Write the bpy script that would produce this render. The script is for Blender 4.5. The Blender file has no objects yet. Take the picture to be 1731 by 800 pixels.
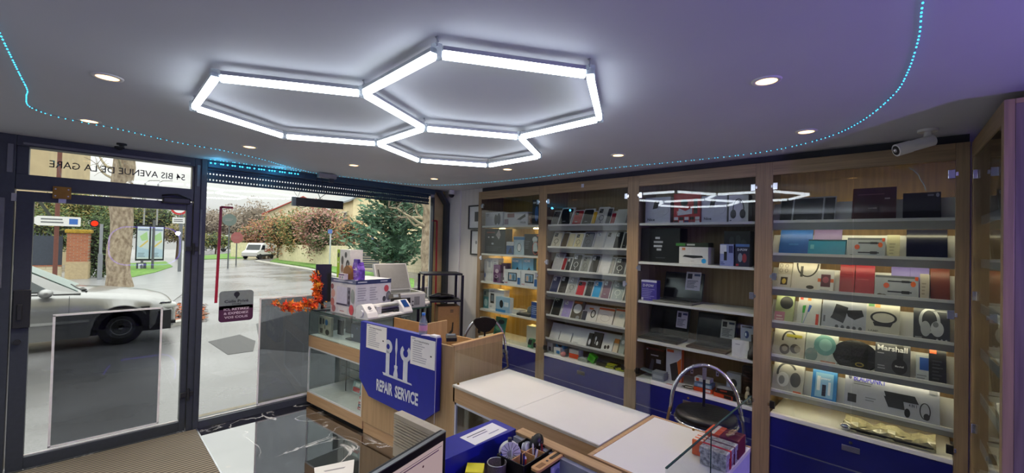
import bpy, math, random
from math import sin, cos, pi, radians, sqrt, atan2
from mathutils import Vector, Matrix, Euler
random.seed(7)
SC = bpy.context.scene
COL = SC.collection
V = Vector
# ------------------------------------------------------------------ camera
FPX, YAW, PITCH, ROLL, EYE = 703.99, 0.79666, 0.015934, 0.024913, 1.72
_fw = V((sin(YAW)*cos(PITCH), cos(YAW)*cos(PITCH), sin(PITCH)))
_r0 = _fw.cross(V((0, 0, 1))).normalized(); _u0 = _r0.cross(_fw)
_rt = _r0*cos(ROLL)+_u0*sin(ROLL); _up = -_r0*sin(ROLL)+_u0*cos(ROLL)
CAMP = V((0, 0, EYE))
cd = bpy.data.cameras.new('camera'); cam = bpy.data.objects.new('camera', cd); COL.objects.link(cam)
cd.sensor_fit = 'HORIZONTAL'; cd.sensor_width = 36.0; cd.lens = FPX*36/1731; cd.clip_start = .02; cd.clip_end = 400
cam.matrix_world = Matrix(((_rt.x, _up.x, -_fw.x, 0), (_rt.y, _up.y, -_fw.y, 0), (_rt.z, _up.z, -_fw.z, EYE), (0, 0, 0, 1)))
SC.camera = cam
# measured directions of the photograph turned into points of the place
def ray(u, v): return _fw+_rt*((u-865.5)/FPX)-_up*((v-400)/FPX)
def onx(u, v, x): d = ray(u, v); return CAMP+d*(x/d.x)
def ony(u, v, y): d = ray(u, v); return CAMP+d*(y/d.y)
def onz(u, v, z): d = ray(u, v); return CAMP+d*((z-EYE)/d.z)
def at(u, v, D): return CAMP+ray(u, v)*D
def zg(y): return -.2-.0135*(y-4.6)          # the street falls away from the shop
# ------------------------------------------------------------------ view, world
SC.view_settings.view_transform = 'Standard'; SC.view_settings.look = 'None'
SC.view_settings.exposure = 0.0; SC.view_settings.gamma = 1.0; SC.view_settings.use_curve_mapping = False
W = bpy.data.worlds.new('overcast_sky'); SC.world = W; W.use_nodes = True
nt = W.node_tree; nt.nodes.clear()
wo = nt.nodes.new('ShaderNodeOutputWorld'); bg = nt.nodes.new('ShaderNodeBackground')
tc = nt.nodes.new('ShaderNodeTexCoord'); mp = nt.nodes.new('ShaderNodeMapping'); nz = nt.nodes.new('ShaderNodeTexNoise'); cr = nt.nodes.new('ShaderNodeValToRGB')
mp.inputs['Scale'].default_value = (1, 1, 6); nz.inputs['Scale'].default_value = 2.2; nz.inputs['Detail'].default_value = 5
cr.color_ramp.elements[0].position = .35; cr.color_ramp.elements[0].color = (.60, .60, .59, 1)
cr.color_ramp.elements[1].position = .65; cr.color_ramp.elements[1].color = (.80, .795, .77, 1)
nt.links.new(tc.outputs['Generated'], mp.inputs[0]); nt.links.new(mp.outputs[0], nz.inputs[0]); nt.links.new(nz.outputs[0], cr.inputs[0])
# an overcast sky grows brighter from the horizon towards the zenith
sx = nt.nodes.new('ShaderNodeSeparateXYZ'); mz = nt.nodes.new('ShaderNodeMath'); mz.operation = 'MULTIPLY_ADD'; mz.inputs[1].default_value = 4.6; mz.inputs[2].default_value = 1.05; mz.use_clamp = False
mx0 = nt.nodes.new('ShaderNodeMath'); mx0.operation = 'MAXIMUM'; mx0.inputs[1].default_value = 0.0
nt.links.new(tc.outputs['Generated'], sx.inputs[0]); nt.links.new(sx.outputs['Z'], mx0.inputs[0]); nt.links.new(mx0.outputs[0], mz.inputs[0]); nt.links.new(mz.outputs[0], bg.inputs[1])
nt.links.new(cr.outputs[0], bg.inputs[0]); nt.links.new(bg.outputs[0], wo.inputs[0])
TUBE_E, SPOT_E, SHELF_E, LED_E = 12.5, 5.0, 17.0, 3.0
VIOLET_W, ROOM_W, SPOT_W, UP_W = 80.0, 60.0, 42.0, 20.0
def lamp(name, kind, loc, energy, color, size=.1, rot=None, spot=None):
    ld = bpy.data.lights.new(name, kind); ld.energy = energy; ld.color = color
    if kind == 'AREA': ld.size = size
    else: ld.shadow_soft_size = size
    if spot: ld.spot_size = spot; ld.spot_blend = .6
    o = bpy.data.objects.new(name, ld); o.location = loc
    if rot: o.rotation_euler = rot
    COL.objects.link(o); return o
lamp('violet_lamp', 'POINT', (1.3, -1.5, 1.75), VIOLET_W, (.36, .22, 1.0), .04)
for q_ in ((-1.0, -1.8, 1.9), (-1.9, 1.4, 1.9)): lamp('ceiling_fill', 'AREA', q_, UP_W, (.9, .95, 1), .8, (pi, 0, 0))  # unseen upward fill, added to lift the ceiling brightness
# ------------------------------------------------------------------ materials
MATS = {}
def lin(c):
    if isinstance(c, str):
        c = c.lstrip('#'); c = [int(c[i:i+2], 16)/255 for i in (0, 2, 4)]
    return tuple((x/12.92 if x <= .04045 else ((x+.055)/1.055)**2.4) for x in c)+(1,)
def new(name):
    m = bpy.data.materials.new(name); m.use_nodes = True; n = m.node_tree; b = n.nodes['Principled BSDF']; return m, n, b
def mat(name, col, rough=.5, metal=0., vary=.08, scale=14., bump=0., emit=0., coat=0., stretch=None, col2=None, detail=4, spec=None):
    """procedural surface: noise moves the colour a little, optional bump"""
    if name in MATS: return MATS[name]
    m, n, b = new(name); c = lin(col)
    t = n.nodes.new('ShaderNodeTexCoord'); mpn = n.nodes.new('ShaderNodeMapping'); z = n.nodes.new('ShaderNodeTexNoise'); r = n.nodes.new('ShaderNodeValToRGB')
    if stretch: mpn.inputs['Scale'].default_value = stretch
    z.inputs['Scale'].default_value = scale; z.inputs['Detail'].default_value = detail
    c2 = lin(col2) if col2 else tuple(min(1, x*(1+vary)) for x in c[:3])+(1,)
    c1 = c if col2 else tuple(x*(1-vary) for x in c[:3])+(1,)
    r.color_ramp.elements[0].position = .35; r.color_ramp.elements[0].color = c1
    r.color_ramp.elements[1].position = .65; r.color_ramp.elements[1].color = c2
    L = n.links.new
    L(t.outputs['Object'], mpn.inputs[0]); L(mpn.outputs[0], z.inputs[0]); L(z.outputs[0], r.inputs[0]); L(r.outputs[0], b.inputs['Base Color'])
    b.inputs['Roughness'].default_value = rough; b.inputs['Metallic'].default_value = metal
    if spec is not None: b.inputs['Specular IOR Level'].default_value = spec
    if coat: b.inputs['Coat Weight'].default_value = coat; b.inputs['Coat Roughness'].default_value = .05
    if bump:
        bp = n.nodes.new('ShaderNodeBump'); bp.inputs['Strength'].default_value = bump; bp.inputs['Distance'].default_value = .01
        L(z.outputs[0], bp.inputs['Height']); L(bp.outputs[0], b.inputs['Normal'])
    if emit:
        b.inputs['Emission Color'].default_value = c; b.inputs['Emission Strength'].default_value = emit
    MATS[name] = m; return m
def P(h, rough=.42):                       # printed card / plastic of one colour
    return mat('print_'+h.lstrip('#')+('' if rough == .42 else '_%d' % (rough*100)), h, rough, vary=.04, scale=30)
def glow(name, col, e):
    if name in MATS: return MATS[name]
    m = bpy.data.materials.new(name); m.use_nodes = True; n = m.node_tree; n.nodes.clear()
    o = n.nodes.new('ShaderNodeOutputMaterial'); em = n.nodes.new('ShaderNodeEmission'); em.inputs[0].default_value = lin(col); em.inputs[1].default_value = e
    n.links.new(em.outputs[0], o.inputs[0]); MATS[name] = m; return m
def glass(name, tint='#ffffff', ior=1.45, rough=0., haze=0., hazecol='#c8d0d8'):
    if name in MATS: return MATS[name]
    m = bpy.data.materials.new(name); m.use_nodes = True; n = m.node_tree; n.nodes.clear(); L = n.links.new
    o = n.nodes.new('ShaderNodeOutputMaterial'); tr = n.nodes.new('ShaderNodeBsdfTransparent'); gl = n.nodes.new('ShaderNodeBsdfGlossy')
    mx = n.nodes.new('ShaderNodeMixShader'); lw = n.nodes.new('ShaderNodeLayerWeight'); lw.inputs[0].default_value = .5
    pw = n.nodes.new('ShaderNodeMath'); pw.operation = 'POWER'; pw.inputs[1].default_value = 5; ma = n.nodes.new('ShaderNodeMath'); ma.operation = 'MULTIPLY_ADD'
    F0 = ((ior-1)/(ior+1))**2; ma.inputs[1].default_value = (1-F0)*.8; ma.inputs[2].default_value = F0
    tr.inputs[0].default_value = lin(tint); gl.inputs['Roughness'].default_value = rough
    L(lw.outputs['Facing'], pw.inputs[0]); L(pw.outputs[0], ma.inputs[0]); L(ma.outputs[0], mx.inputs[0]); L(tr.outputs[0], mx.inputs[1]); L(gl.outputs[0], mx.inputs[2]); last = mx
    if haze:
        df = n.nodes.new('ShaderNodeBsdfDiffuse'); df.inputs[0].default_value = lin(hazecol); m2 = n.nodes.new('ShaderNodeMixShader'); m2.inputs[0].default_value = haze
        L(mx.outputs[0], m2.inputs[1]); L(df.outputs[0], m2.inputs[2]); last = m2
    L(last.outputs[0], o.inputs[0]); MATS[name] = m; return m
def wood(name, c1, c2, rough=.45, axis=2):
    if name in MATS: return MATS[name]
    s = [38, 38, 38]; s[axis] = 1.6
    return mat(name, c1, rough, col2=c2, scale=1.6, stretch=tuple(s), bump=.08, detail=6)
OAK = wood('oak_upright', '#7f6d52', '#967f5f'); OAKH = wood('oak_rail', '#7f6d52', '#967f5f', axis=1); OAKX = wood('oak_rail_across', '#7f6d52', '#967f5f', axis=0)
OAKC = wood('counter_oak', '#a0845e', '#b1936c', axis=2); OAKCX = wood('counter_oak_across', '#ab8a63', '#ba9972', axis=0); OAKCY = wood('counter_oak_along', '#a8865e', '#bb9a70', axis=1)
OAKBACK = wood('oak_back', '#8d7350', '#9b8360')
WHITE = mat('white_paint', '#d9d9d6', .6, vary=.02); SHELFW = mat('white_shelf', '#dedfdd', .4, vary=.02); WTOP = mat('white_counter_top', '#dcdcda', .32, vary=.02, scale=3)
SHELFG = mat('grey_shelf_lip', '#a2a5aa', .5, vary=.03); BLUE = mat('blue_lacquer', '#161c68', .3, vary=.05); BLUEB = mat('blue_board', '#1a2492', .4, vary=.05)
FRAME = mat('anthracite_frame', '#343a42', .42, vary=.08, scale=40); FRAMED = mat('dark_gasket', '#1b1e22', .6); BLACK = mat('black_plastic', '#0e0e10', .4); BLACKM = mat('black_metal', '#17171a', .45, metal=.3)
CHROME = mat('chrome', '#e6e6ea', .07, metal=1., vary=.01); STEEL = mat('brushed_steel', '#b4b6ba', .3, metal=1.); BRASS = mat('tarnished_brass', '#8a6a30', .4, metal=.9)
GLASS = glass('clear_glass', '#f7fbf9'); CABGLASS = glass('cabinet_glass', '#f2f5f3', 1.5); WINGLASS = glass('window_glass', '#f8faf8', 1.4); TINT = glass('tinted_panel', '#b2b4b8', 1.4)
GEDGE = mat('glass_edge_green', '#2f4a42', .2); CLEARP = glass('clear_plastic', '#e4e8ea', 1.5, .15, .18); VELVET = mat('black_leatherette', '#0c0c0e', .35, bump=.25, scale=60)
CARD = mat('cardboard', '#a57f52', .8, vary=.08); PAPER = mat('paper', '#e6e6e4', .7, vary=.02)
# ------------------------------------------------------------------ geometry builder
_tc = {}
def text_geo(s, size=1., bold=0.):
    k = (s, bold)
    if k not in _tc:
        cu = bpy.data.curves.new('lettering', 'FONT'); cu.body = s; cu.size = 1.; cu.resolution_u = 2; cu.offset = bold
        ob = bpy.data.objects.new('lettering', cu); COL.objects.link(ob)
        bpy.context.view_layer.update()
        me = ob.evaluated_get(bpy.context.evaluated_depsgraph_get()).to_mesh()
        vs = [v.co.copy() for v in me.vertices]; fs = [tuple(p.vertices) for p in me.polygons]
        COL.objects.unlink(ob); bpy.data.objects.remove(ob); bpy.data.curves.remove(cu)
        _tc[k] = (vs, fs)
    return _tc[k]
class G:
    def __init__(s, T=None): s.v = []; s.f = []; s.mi = []; s.sm = []; s.ms = []; s.T = T
    def slot(s, m):
        if m not in s.ms: s.ms.append(m)
        return s.ms.index(m)
    def add(s, vs, fs, m, smooth=False):
        o = len(s.v); k = s.slot(m)
        s.v += [(s.T @ V(v)) if s.T else V(v) for v in vs]
        for f in fs: s.f.append(tuple(i+o for i in f)); s.mi.append(k); s.sm.append(smooth)
        return s
    def box(s, a, b, m, R=None, c=None):
        x0, y0, z0 = a; x1, y1, z1 = b
        vs = [V(p) for p in ((x0, y0, z0), (x1, y0, z0), (x1, y1, z0), (x0, y1, z0), (x0, y0, z1), (x1, y0, z1), (x1, y1, z1), (x0, y1, z1))]
        if R is not None:
            c = V(c) if c is not None else (V(a)+V(b))/2
            vs = [c+R @ (v-c) for v in vs]
        return s.add(vs, [(0, 3, 2, 1), (4, 5, 6, 7), (0, 1, 5, 4), (1, 2, 6, 5), (2, 3, 7, 6), (3, 0, 4, 7)], m)
    def cbox(s, c, d, m, R=None):
        c = V(c); h = V(d)/2; return s.box(c-h, c+h, m, R)
    def prism(s, poly, m, o, r, u, depth, smooth=False):
        """poly in the plane (o; r, u), extruded by the vector depth"""
        o, r, u, d = V(o), V(r), V(u), V(depth); n = len(poly)
        a = [o+r*x+u*y for x, y in poly]; b = [p+d for p in a]
        s.add(a+b, [tuple(range(n))[::-1], tuple(range(n, 2*n))], m)
        s.add(a+b, [(i, (i+1) % n, n+(i+1) % n, n+i) for i in range(n)], m, smooth); return s
    def cyl(s, p0, p1, r0, m, r1=None, n=16, cap=True, smooth=True):
        p0, p1 = V(p0), V(p1); r1 = r0 if r1 is None else r1
        d = (p1-p0).normalized(); a = d.orthogonal().normalized(); b = d.cross(a)
        vs = [p0+(a*cos(2*pi*i/n)+b*sin(2*pi*i/n))*r0 for i in range(n)]+[p1+(a*cos(2*pi*i/n)+b*sin(2*pi*i/n))*r1 for i in range(n)]
        s.add(vs, [(i, (i+1) % n, n+(i+1) % n, n+i) for i in range(n)], m, smooth)
        if cap: s.add(vs, [tuple(range(n))[::-1], tuple(range(n, 2*n))], m)
        return s
    def tube(s, pts, r, m, n=8, closed=False):
        pts = [V(p) for p in pts]; N = len(pts); rs = r if isinstance(r, (list, tuple)) else [r]*N
        vs = []; ref = None
        for i, p in enumerate(pts):
            if closed: d = pts[(i+1) % N]-pts[i-1]
            else: d = pts[min(i+1, N-1)]-pts[max(i-1, 0)]
            d.normalize()
            if ref is None: a = d.orthogonal().normalized()
            else: a = (ref-d*ref.dot(d)).normalized()
            ref = a; b = d.cross(a)
            vs += [p+(a*cos(2*pi*k/n)+b*sin(2*pi*k/n))*rs[i] for k in range(n)]
        fs = []
        for i in range(N if closed else N-1):
            j = (i+1) % N
            fs += [(i*n+k, i*n+(k+1) % n, j*n+(k+1) % n, j*n+k) for k in range(n)]
        s.add(vs, fs, m, True)
        if not closed: s.add(vs, [tuple(range(n))[::-1], tuple(range((N-1)*n, N*n))], m)
        return s
    def ball(s, c, r, m, n=12, k=8, R=None, z0=-1., z1=1.):
        c = V(c); r = V(r) if not isinstance(r, (int, float)) else V((r, r, r)); vs = []; fs = []
        t0, t1 = math.asin(z0), math.asin(z1)
        for j in range(k+1):
            t = t0+(t1-t0)*j/k
            for i in range(n):
                q = V((cos(t)*cos(2*pi*i/n)*r.x, cos(t)*sin(2*pi*i/n)*r.y, sin(t)*r.z)); vs.append(c+(R @ q if R else q))
        for j in range(k): fs += [(j*n+i, j*n+(i+1) % n, (j+1)*n+(i+1) % n, (j+1)*n+i) for i in range(n)]
        return s.add(vs, fs, m, True)
    def lathe(s, c, prof, m, n=20):
        c = V(c); vs = []; fs = []
        for r, z in prof: vs += [c+V((r*cos(2*pi*i/n), r*sin(2*pi*i/n), z)) for i in range(n)]
        for j in range(len(prof)-1): fs += [(j*n+i, j*n+(i+1) % n, (j+1)*n+(i+1) % n, (j+1)*n+i) for i in range(n)]
        return s.add(vs, fs, m, True)
    def text(s, body, o, r, u, h, m, bold=0., mirror=False, width=None, off=.0012):
        vs, fs = text_geo(body, 1., bold)
        if not vs: return s
        x0 = min(v.x for v in vs); x1 = max(v.x for v in vs); sc = h/.70; sx = (width/(x1-x0)) if width else sc
        o, r, u = V(o), V(r).normalized(), V(u).normalized(); nrm = r.cross(u)
        return s.add([o+r*((v.x-x0)*sx)+u*(v.y*sc)+nrm*off for v in vs], fs, m)
    def art(s, o, r, u, w, h, items):
        """flat print on a face whose lower left corner is o, r and u its unit directions"""
        o, r, u = V(o), V(r), V(u); nrm = r.cross(u); k = 0
        def q(x, y): return o+r*(x*w)+u*(y*h)+nrm*(.0006+.00025*k)
        for it in items:
            k += 1; t = it[0]
            if t == 'r': x0, y0, x1, y1 = it[1:5]; s.add([q(x0, y0), q(x1, y0), q(x1, y1), q(x0, y1)], [(0, 1, 2, 3)], P(it[5]))
            elif t == 'p': pp = [q(*a) for a in it[1]]; s.add(pp, [tuple(range(len(pp)))], P(it[2]))
            elif t == 'e':
                cx, cy, rx, ry = it[1:5]; s.add([q(cx+rx*cos(a*pi/10), cy+ry*sin(a*pi/10)) for a in range(20)], [tuple(range(20))], P(it[5]))
            elif t == 'o':
                cx, cy, rx, ry, th = it[1:6]; a0, a1 = (it[7], it[8]) if len(it) > 7 else (0, 360); n = 24
                A = [radians(a0+(a1-a0)*i/n) for i in range(n+1)]
                s.add([q(cx+rx*cos(a), cy+ry*sin(a)) for a in A]+[q(cx+(rx-th)*cos(a), cy+(ry-th*rx/rx*(w/h))*sin(a)) for a in A], [(i, i+1, n+2+i, n+1+i) for i in range(n)], P(it[6]))
            elif t == 't':
                x, y, hh, body, c = it[1:6]; wd = it[6]*w if len(it) > 6 else None
                s.text(body, q(x, y), r, u, hh*h, P(c), bold=.02, width=wd, off=0)
            elif t == 'l':
                x0, y0, x1, y1, n_, c = it[1:7]; rr = random.Random(int((x0+y0+x1)*977))
                for j in range(n_):
                    yy = y1-(y1-y0)*(j+.5)/n_; xe = x0+(x1-x0)*rr.uniform(.6, 1); g = (y1-y0)/n_*.22
                    s.add([q(x0, yy-g), q(xe, yy-g), q(xe, yy+g), q(x0, yy+g)], [(0, 1, 2, 3)], P(c))
        return s
    def build(s, name, parent=None, bevel=0., loc=None, rot=None, seg=2):
        me = bpy.data.meshes.new(name); me.from_pydata([tuple(v) for v in s.v], [], s.f); me.update()
        for m in s.ms: me.materials.append(m)
        me.polygons.foreach_set('material_index', s.mi); me.polygons.foreach_set('use_smooth', s.sm)
        o = bpy.data.objects.new(name, me); COL.objects.link(o)
        if parent: o.parent = parent
        if bevel:
            b = o.modifiers.new('edge', 'BEVEL'); b.width = bevel; b.segments = seg; b.limit_method = 'ANGLE'; b.angle_limit = radians(40)
        if loc is not None: o.location = loc
        if rot is not None: o.rotation_euler = rot
        return o
def tag(o, label=None, cat=None, group=None, kind=None):
    if label: o['label'] = label
    if cat: o['category'] = cat
    if group: o['group'] = group
    if kind: o['kind'] = kind
    return o
def thing(name, label, cat, loc=(0, 0, 0), rz=0, group=None, rot=None):
    o = bpy.data.objects.new(name, None); COL.objects.link(o); o.empty_display_size = .05
    o.location = loc; o.rotation_euler = rot or (0, 0, rz); return tag(o, label, cat, group)
def struct(g, name, bevel=0.): o = g.build(name, bevel=bevel); o['kind'] = 'structure'; return o
def copy_tree(o, parent=None):
    c = o.copy(); COL.objects.link(c); c.parent = parent
    for ch in o.children: copy_tree(ch, c)
    return c
X, Y, Z = V((1, 0, 0)), V((0, 1, 0)), V((0, 0, 1))
HC = 2.40; FY = 4.62; XW = 3.45
# ================================================================== ROOM SHELL
# marble floor
def marble():
    m, n, b = new('black_marble_tiles'); L = n.links.new
    t = n.nodes.new('ShaderNodeTexCoord'); mp_ = n.nodes.new('ShaderNodeMapping'); mp_.inputs['Rotation'].default_value = (0, 0, .5)
    L(t.outputs['Object'], mp_.inputs[0])
    z = n.nodes.new('ShaderNodeTexNoise'); z.inputs['Scale'].default_value = 1.7; z.inputs['Detail'].default_value = 8; z.inputs['Distortion'].default_value = 1.1
    L(mp_.outputs[0], z.inputs[0])
    r = n.nodes.new('ShaderNodeValToRGB'); e = r.color_ramp.elements
    e[0].position = .484; e[0].color = (.006, .006, .007, 1); e[1].position = .516; e[1].color = (.006, .006, .007, 1)
    k = e.new(.5); k.color = (.85, .85, .85, 1)
    L(z.outputs[0], r.inputs[0])
    z2 = n.nodes.new('ShaderNodeTexNoise'); z2.inputs['Scale'].default_value = 1.3; z2.inputs['Detail'].default_value = 2; L(mp_.outputs[0], z2.inputs[0])
    r2 = n.nodes.new('ShaderNodeValToRGB'); r2.color_ramp.elements[0].position = .42; r2.color_ramp.elements[1].position = .55; L(z2.outputs[0], r2.inputs[0])
    mx = n.nodes.new('ShaderNodeMix'); mx.data_type = 'RGBA'; L(r2.outputs[0], mx.inputs[0]); mx.inputs[6].default_value = (.006, .006, .007, 1); L(r.outputs[0], mx.inputs[7])
    br = n.nodes.new('ShaderNodeTexBrick'); br.offset = 0; br.inputs['Color1'].default_value = (0, 0, 0, 1); br.inputs['Color2'].default_value = (0, 0, 0, 1); br.inputs['Mortar'].default_value = (1, 1, 1, 1)
    br.inputs['Scale'].default_value = 1; br.inputs['Mortar Size'].default_value = .0018; br.inputs['Brick Width'].default_value = .6; br.inputs['Row Height'].default_value = 1.2
    mb = n.nodes.new('ShaderNodeMapping'); mb.inputs['Location'].default_value = (-.22, .2, 0); L(t.outputs['Object'], mb.inputs[0]); L(mb.outputs[0], br.inputs[0])
    m2 = n.nodes.new('ShaderNodeMix'); m2.data_type = 'RGBA'; L(br.outputs[0], m2.inputs[0]); L(mx.outputs[2], m2.inputs[6]); m2.inputs[7].default_value = (.03, .03, .03, 1)
    L(m2.outputs[2], b.inputs['Base Color']); b.inputs['Roughness'].default_value = .05
    b.inputs['Specular IOR Level'].default_value = 1.0; b.inputs['Coat Weight'].default_value = 1.; b.inputs['Coat Roughness'].default_value = .02; b.inputs['Coat IOR'].default_value = 3.0
    return m
g = G(); g.box((-2.6, -3.2, -.12), (3.95, 4.72, 0), marble()); struct(g, 'floor')
CEILM = mat('ceiling_paint', '#b8bcc3', .75, vary=.02, scale=2)
g = G(); g.box((-2.6, -3.2, HC), (3.95, 4.655, HC+.15), CEILM); struct(g, 'ceiling')
WALLD = mat('grey_wall_paint', '#66686c', .8, vary=.03); WALLM = mat('wall_paint', '#cfd0ce', .7, vary=.02); VINYL = mat('pale_wall_panel', '#c6c4be', .6, vary=.06, scale=3, stretch=(6, 6, .4))
g = G(); g.box((3.85, -3.2, 0), (3.95, 4.72, HC), WALLM); struct(g, 'wall_right')
g = G(); g.box((-2.7, -3.2, 0), (-2.6, 4.72, HC), WALLD); struct(g, 'wall_left')
g = G(); g.box((-2.6, -3.3, 0), (3.95, -3.2, HC), WALLD); struct(g, 'wall_back')
g = G(); g.box((XW+.012, 3.925, 0), (3.85, 4.34, HC), VINYL); struct(g, 'wall_recess')
g = G(); g.box((XW-.005, 4.34, 0), (3.85, 4.72, HC), WALLM); struct(g, 'wall_pillar', .004)
g = G(); g.box((-2.7, 4.60, 0), (-1.35, 4.72, HC), WALLM); struct(g, 'wall_front')
# outside skin of the building above and beside the shop front
g = G(); g.box((-3.2, 4.66, 2.402), (5.2, 4.95, 5.5), mat('outer_render', '#c9c0a8', .8)); struct(g, 'wall_facade')
# ------------------------------------------------------------ shop front: window, door, transom
def ybox(g, x0, z0, x1, z1, y0, y1, m): g.box((x0, y0, z0), (x1, y1, z1), m)
# fixed frame of the door bay and posts
g = G()
ybox(g, .655, 0, .742, HC, 4.56, 4.68, FRAME); ybox(g, .70, 0, .742, HC, 4.545, 4.56, FRAME)
ybox(g, -.455, 0, -.36, HC, 4.56, 4.68, FRAME)
ybox(g, -.36, 2.325, .655, HC, 4.56, 4.68, FRAME); ybox(g, -.36, 2.02, .655, 2.125, 4.57, 4.68, FRAME)
ybox(g, -.36, 2.125, -.30, 2.325, 4.575, 4.66, FRAME); ybox(g, .64, 2.125, .655, 2.325, 4.575, 4.66, FRAME)
ybox(g, -.33, 2.335, .62, 2.352, 4.548, 4.562, mat('grey_tape', '#6b6e74', .5)); ybox(g, -.40, 2.13, -.372, 2.33, 4.55, 4.562, MATS['grey_tape']); ybox(g, .668, 2.15, .69, 2.34, 4.55, 4.562, MATS['grey_tape'])
ybox(g, -.425, 1.32, -.40, 1.95, 4.55, 4.562, MATS['grey_tape']); ybox(g, .70, 1.55, .715, 1.95, 4.538, 4.548, MATS['grey_tape'])
fr = g.build('door_frame_2', bevel=.003); fr['kind'] = 'structure'
g = G(); ybox(g, -.30, 2.125, .64, 2.325, 4.615, 4.623, WINGLASS); w2 = g.build('window_2'); w2['kind'] = 'structure'
# address lettering on the transom, meant to be read from the street: mirrored from inside
g = G(); g.text('54 BIS AVENUE DE LA GARE', (.595, 4.6245, 2.20), (-1, 0, 0), (0, 0, 1), .052, P('#1c1c1e'), bold=.005, width=.80, off=-.001)
tag(g.build('address_lettering'), 'dark address lettering stuck on the glass above the door, seen from behind', 'lettering')
# door leaf
dr = thing('door_1', None, None, (0, 0, 0)); dr['kind'] = 'structure'
g = G()
ybox(g, -.352, .012, -.268, 2.005, 4.575, 4.645, FRAME); ybox(g, .608, .012, .65, 2.005, 4.575, 4.645, FRAME)
ybox(g, -.268, 1.935, .608, 2.005, 4.575, 4.645, FRAME); ybox(g, -.268, .012, .608, .098, 4.575, 4.645, FRAME)
g.build('door_leaf', dr, .003)
g = G(); ybox(g, -.268, .098, .608, 1.935, 4.612, 4.62, WINGLASS); g.build('door_glass', dr)
g = G()
ybox(g, -.268, .098, .608, .106, 4.60, 4.612, P('#d9d9d6')); g.build('glazing_bead', dr)
g = G(); ybox(g, -.345, 1.03, -.262, 1.30, 4.545, 4.575, FRAMED); ybox(g, -.325, 1.09, -.30, 1.20, 4.53, 4.545, FRAMED); g.build('lock_box', dr, .004)
g = G(); g.cyl((-.32, 4.545, .93), (-.32, 4.575, .93), .018, FRAMED); g.build('keyhole_rose', dr)
for zz in (1.60, .33):
    g = G(); g.cyl((.662, 4.55, zz-.05), (.662, 4.55, zz+.05), .011, FRAMED); ybox(g, .61, zz-.02, .70, zz+.02, 4.55, 4.57, FRAMED); g.build('hinge', dr, .002)
g = G(); a = ony(276, 331, 4.54); b_ = ony(316, 345, 4.54)
ybox(g, .44, 1.985, .625, 2.035, 4.50, 4.57, BLACK); g.build('closer_body', dr, .008)
g = G(); g.tube([(.60, 4.53, 2.04), (.53, 4.50, 2.062), (.47, 4.53, 2.055), (.44, 4.555, 2.05)], .007, BLACK); g.build('closer_arm', dr)
g = G(); ybox(g, -.18, 1.965, -.085, 2.055, 4.545, 4.572, BRASS)
ybox(g, -.15, 1.935, -.11, 1.975, 4.553, 4.575, STEEL)
for sx in (-.165, -.10):
    for sz in (1.985, 2.035): g.cyl((sx, 4.54, sz), (sx, 4.547, sz), .005, STEEL, n=8)
g.build('bolt_latch', dr, .002)
g = G(); ybox(g, -.373, 1.93, -.35, 1.985, 4.55, 4.575, P('#a9abad')); g.build('closer_label', dr)
# window 1: the large pane
wd = thing('window_1', None, None); wd['kind'] = 'structure'
g = G(); ybox(g, .742, 0, 3.43, .068, 4.565, 4.67, FRAME); ybox(g, .742, .068, .75, 2.25, 4.59, 4.65, FRAME); ybox(g, 3.195, .068, 3.215, 2.3, 4.59, 4.65, FRAME)
ybox(g, .742, .068, 3.195, .076, 4.60, 4.612, P('#d9d9d6'))
g.prism([(3.405, 0), (3.445, 0), (3.445, 2.23), (3.30, 2.40), (3.20, 2.40), (3.20, 2.37), (3.285, 2.37), (3.405, 2.215)], FRAME, (0, 4.56, 0), X, Z, (0, .1, 0))
g.build('window_frame', wd, .003)
g = G(); ybox(g, .75, .075, 3.195, 2.27, 4.614, 4.622, WINGLASS); g.build('window_pane', wd)
g = G(); ybox(g, 3.215, .068, 3.41, 2.36, 4.614, 4.622, WINGLASS); g.build('side_pane', wd)
g = G(); ybox(g, 3.385, .9, 3.41, 1.02, 4.54, 4.565, P('#d9d9d6')); g.build('contact_sensor', wd, .003)
w3 = thing('window_3', None, None); w3['kind'] = 'structure'
g = G(); ybox(g, -1.35, 0, -1.27, HC, 4.56, 4.68, FRAME); ybox(g, -1.27, 2.33, -.455, HC, 4.57, 4.67, FRAME); ybox(g, -1.27, 0, -.455, .1, 4.57, 4.67, FRAME); ybox(g, -.50, .1, -.455, 2.33, 4.58, 4.66, FRAME); g.build('window_frame', w3, .003)
g = G(); ybox(g, -1.27, .1, -.50, 2.33, 4.614, 4.622, WINGLASS); g.build('window_pane', w3)
# reveal outside to the right of the window
g = G(); g.box((3.215, 4.672, -.2), (3.262, 4.69, 2.4), P('#c3c7c8')); g.box((3.262, 4.69, -.3), (3.95, 4.74, 2.4), mat('cream_reveal', '#d8bd8a', .8)); struct(g, 'trim_1')
# roller shutter, its lower slats are perforated
sh = thing('roller_shutter', 'dark blue perforated roller shutter rolled up above the shop window', 'shutter', (0, 0, 0))
SHM = mat('shutter_blue', '#31465a', .45, metal=.2)
g = G(); g.box((.745, 4.56, 2.335), (3.20, 4.60, 2.398), SHM); g.box((.745, 4.66, 2.32), (3.20, 4.86, 2.398), SHM); g.build('shutter_box', sh, .004)
g = G()
zt = 2.32
for row in range(2):
    z1 = zt-row*.055
    g.box((.745, 4.70, z1-.02), (3.20, 4.715, z1), SHM)
    n = 96
    for i in range(n):
        x = .745+(3.20-.745)*i/n; g.box((x, 4.70, z1-.035), (x+.0128, 4.715, z1-.02), SHM)
    g.box((.745, 4.70, z1-.055), (3.20, 4.715, z1-.035), SHM)
g.build('perforated_slats', sh)
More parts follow.
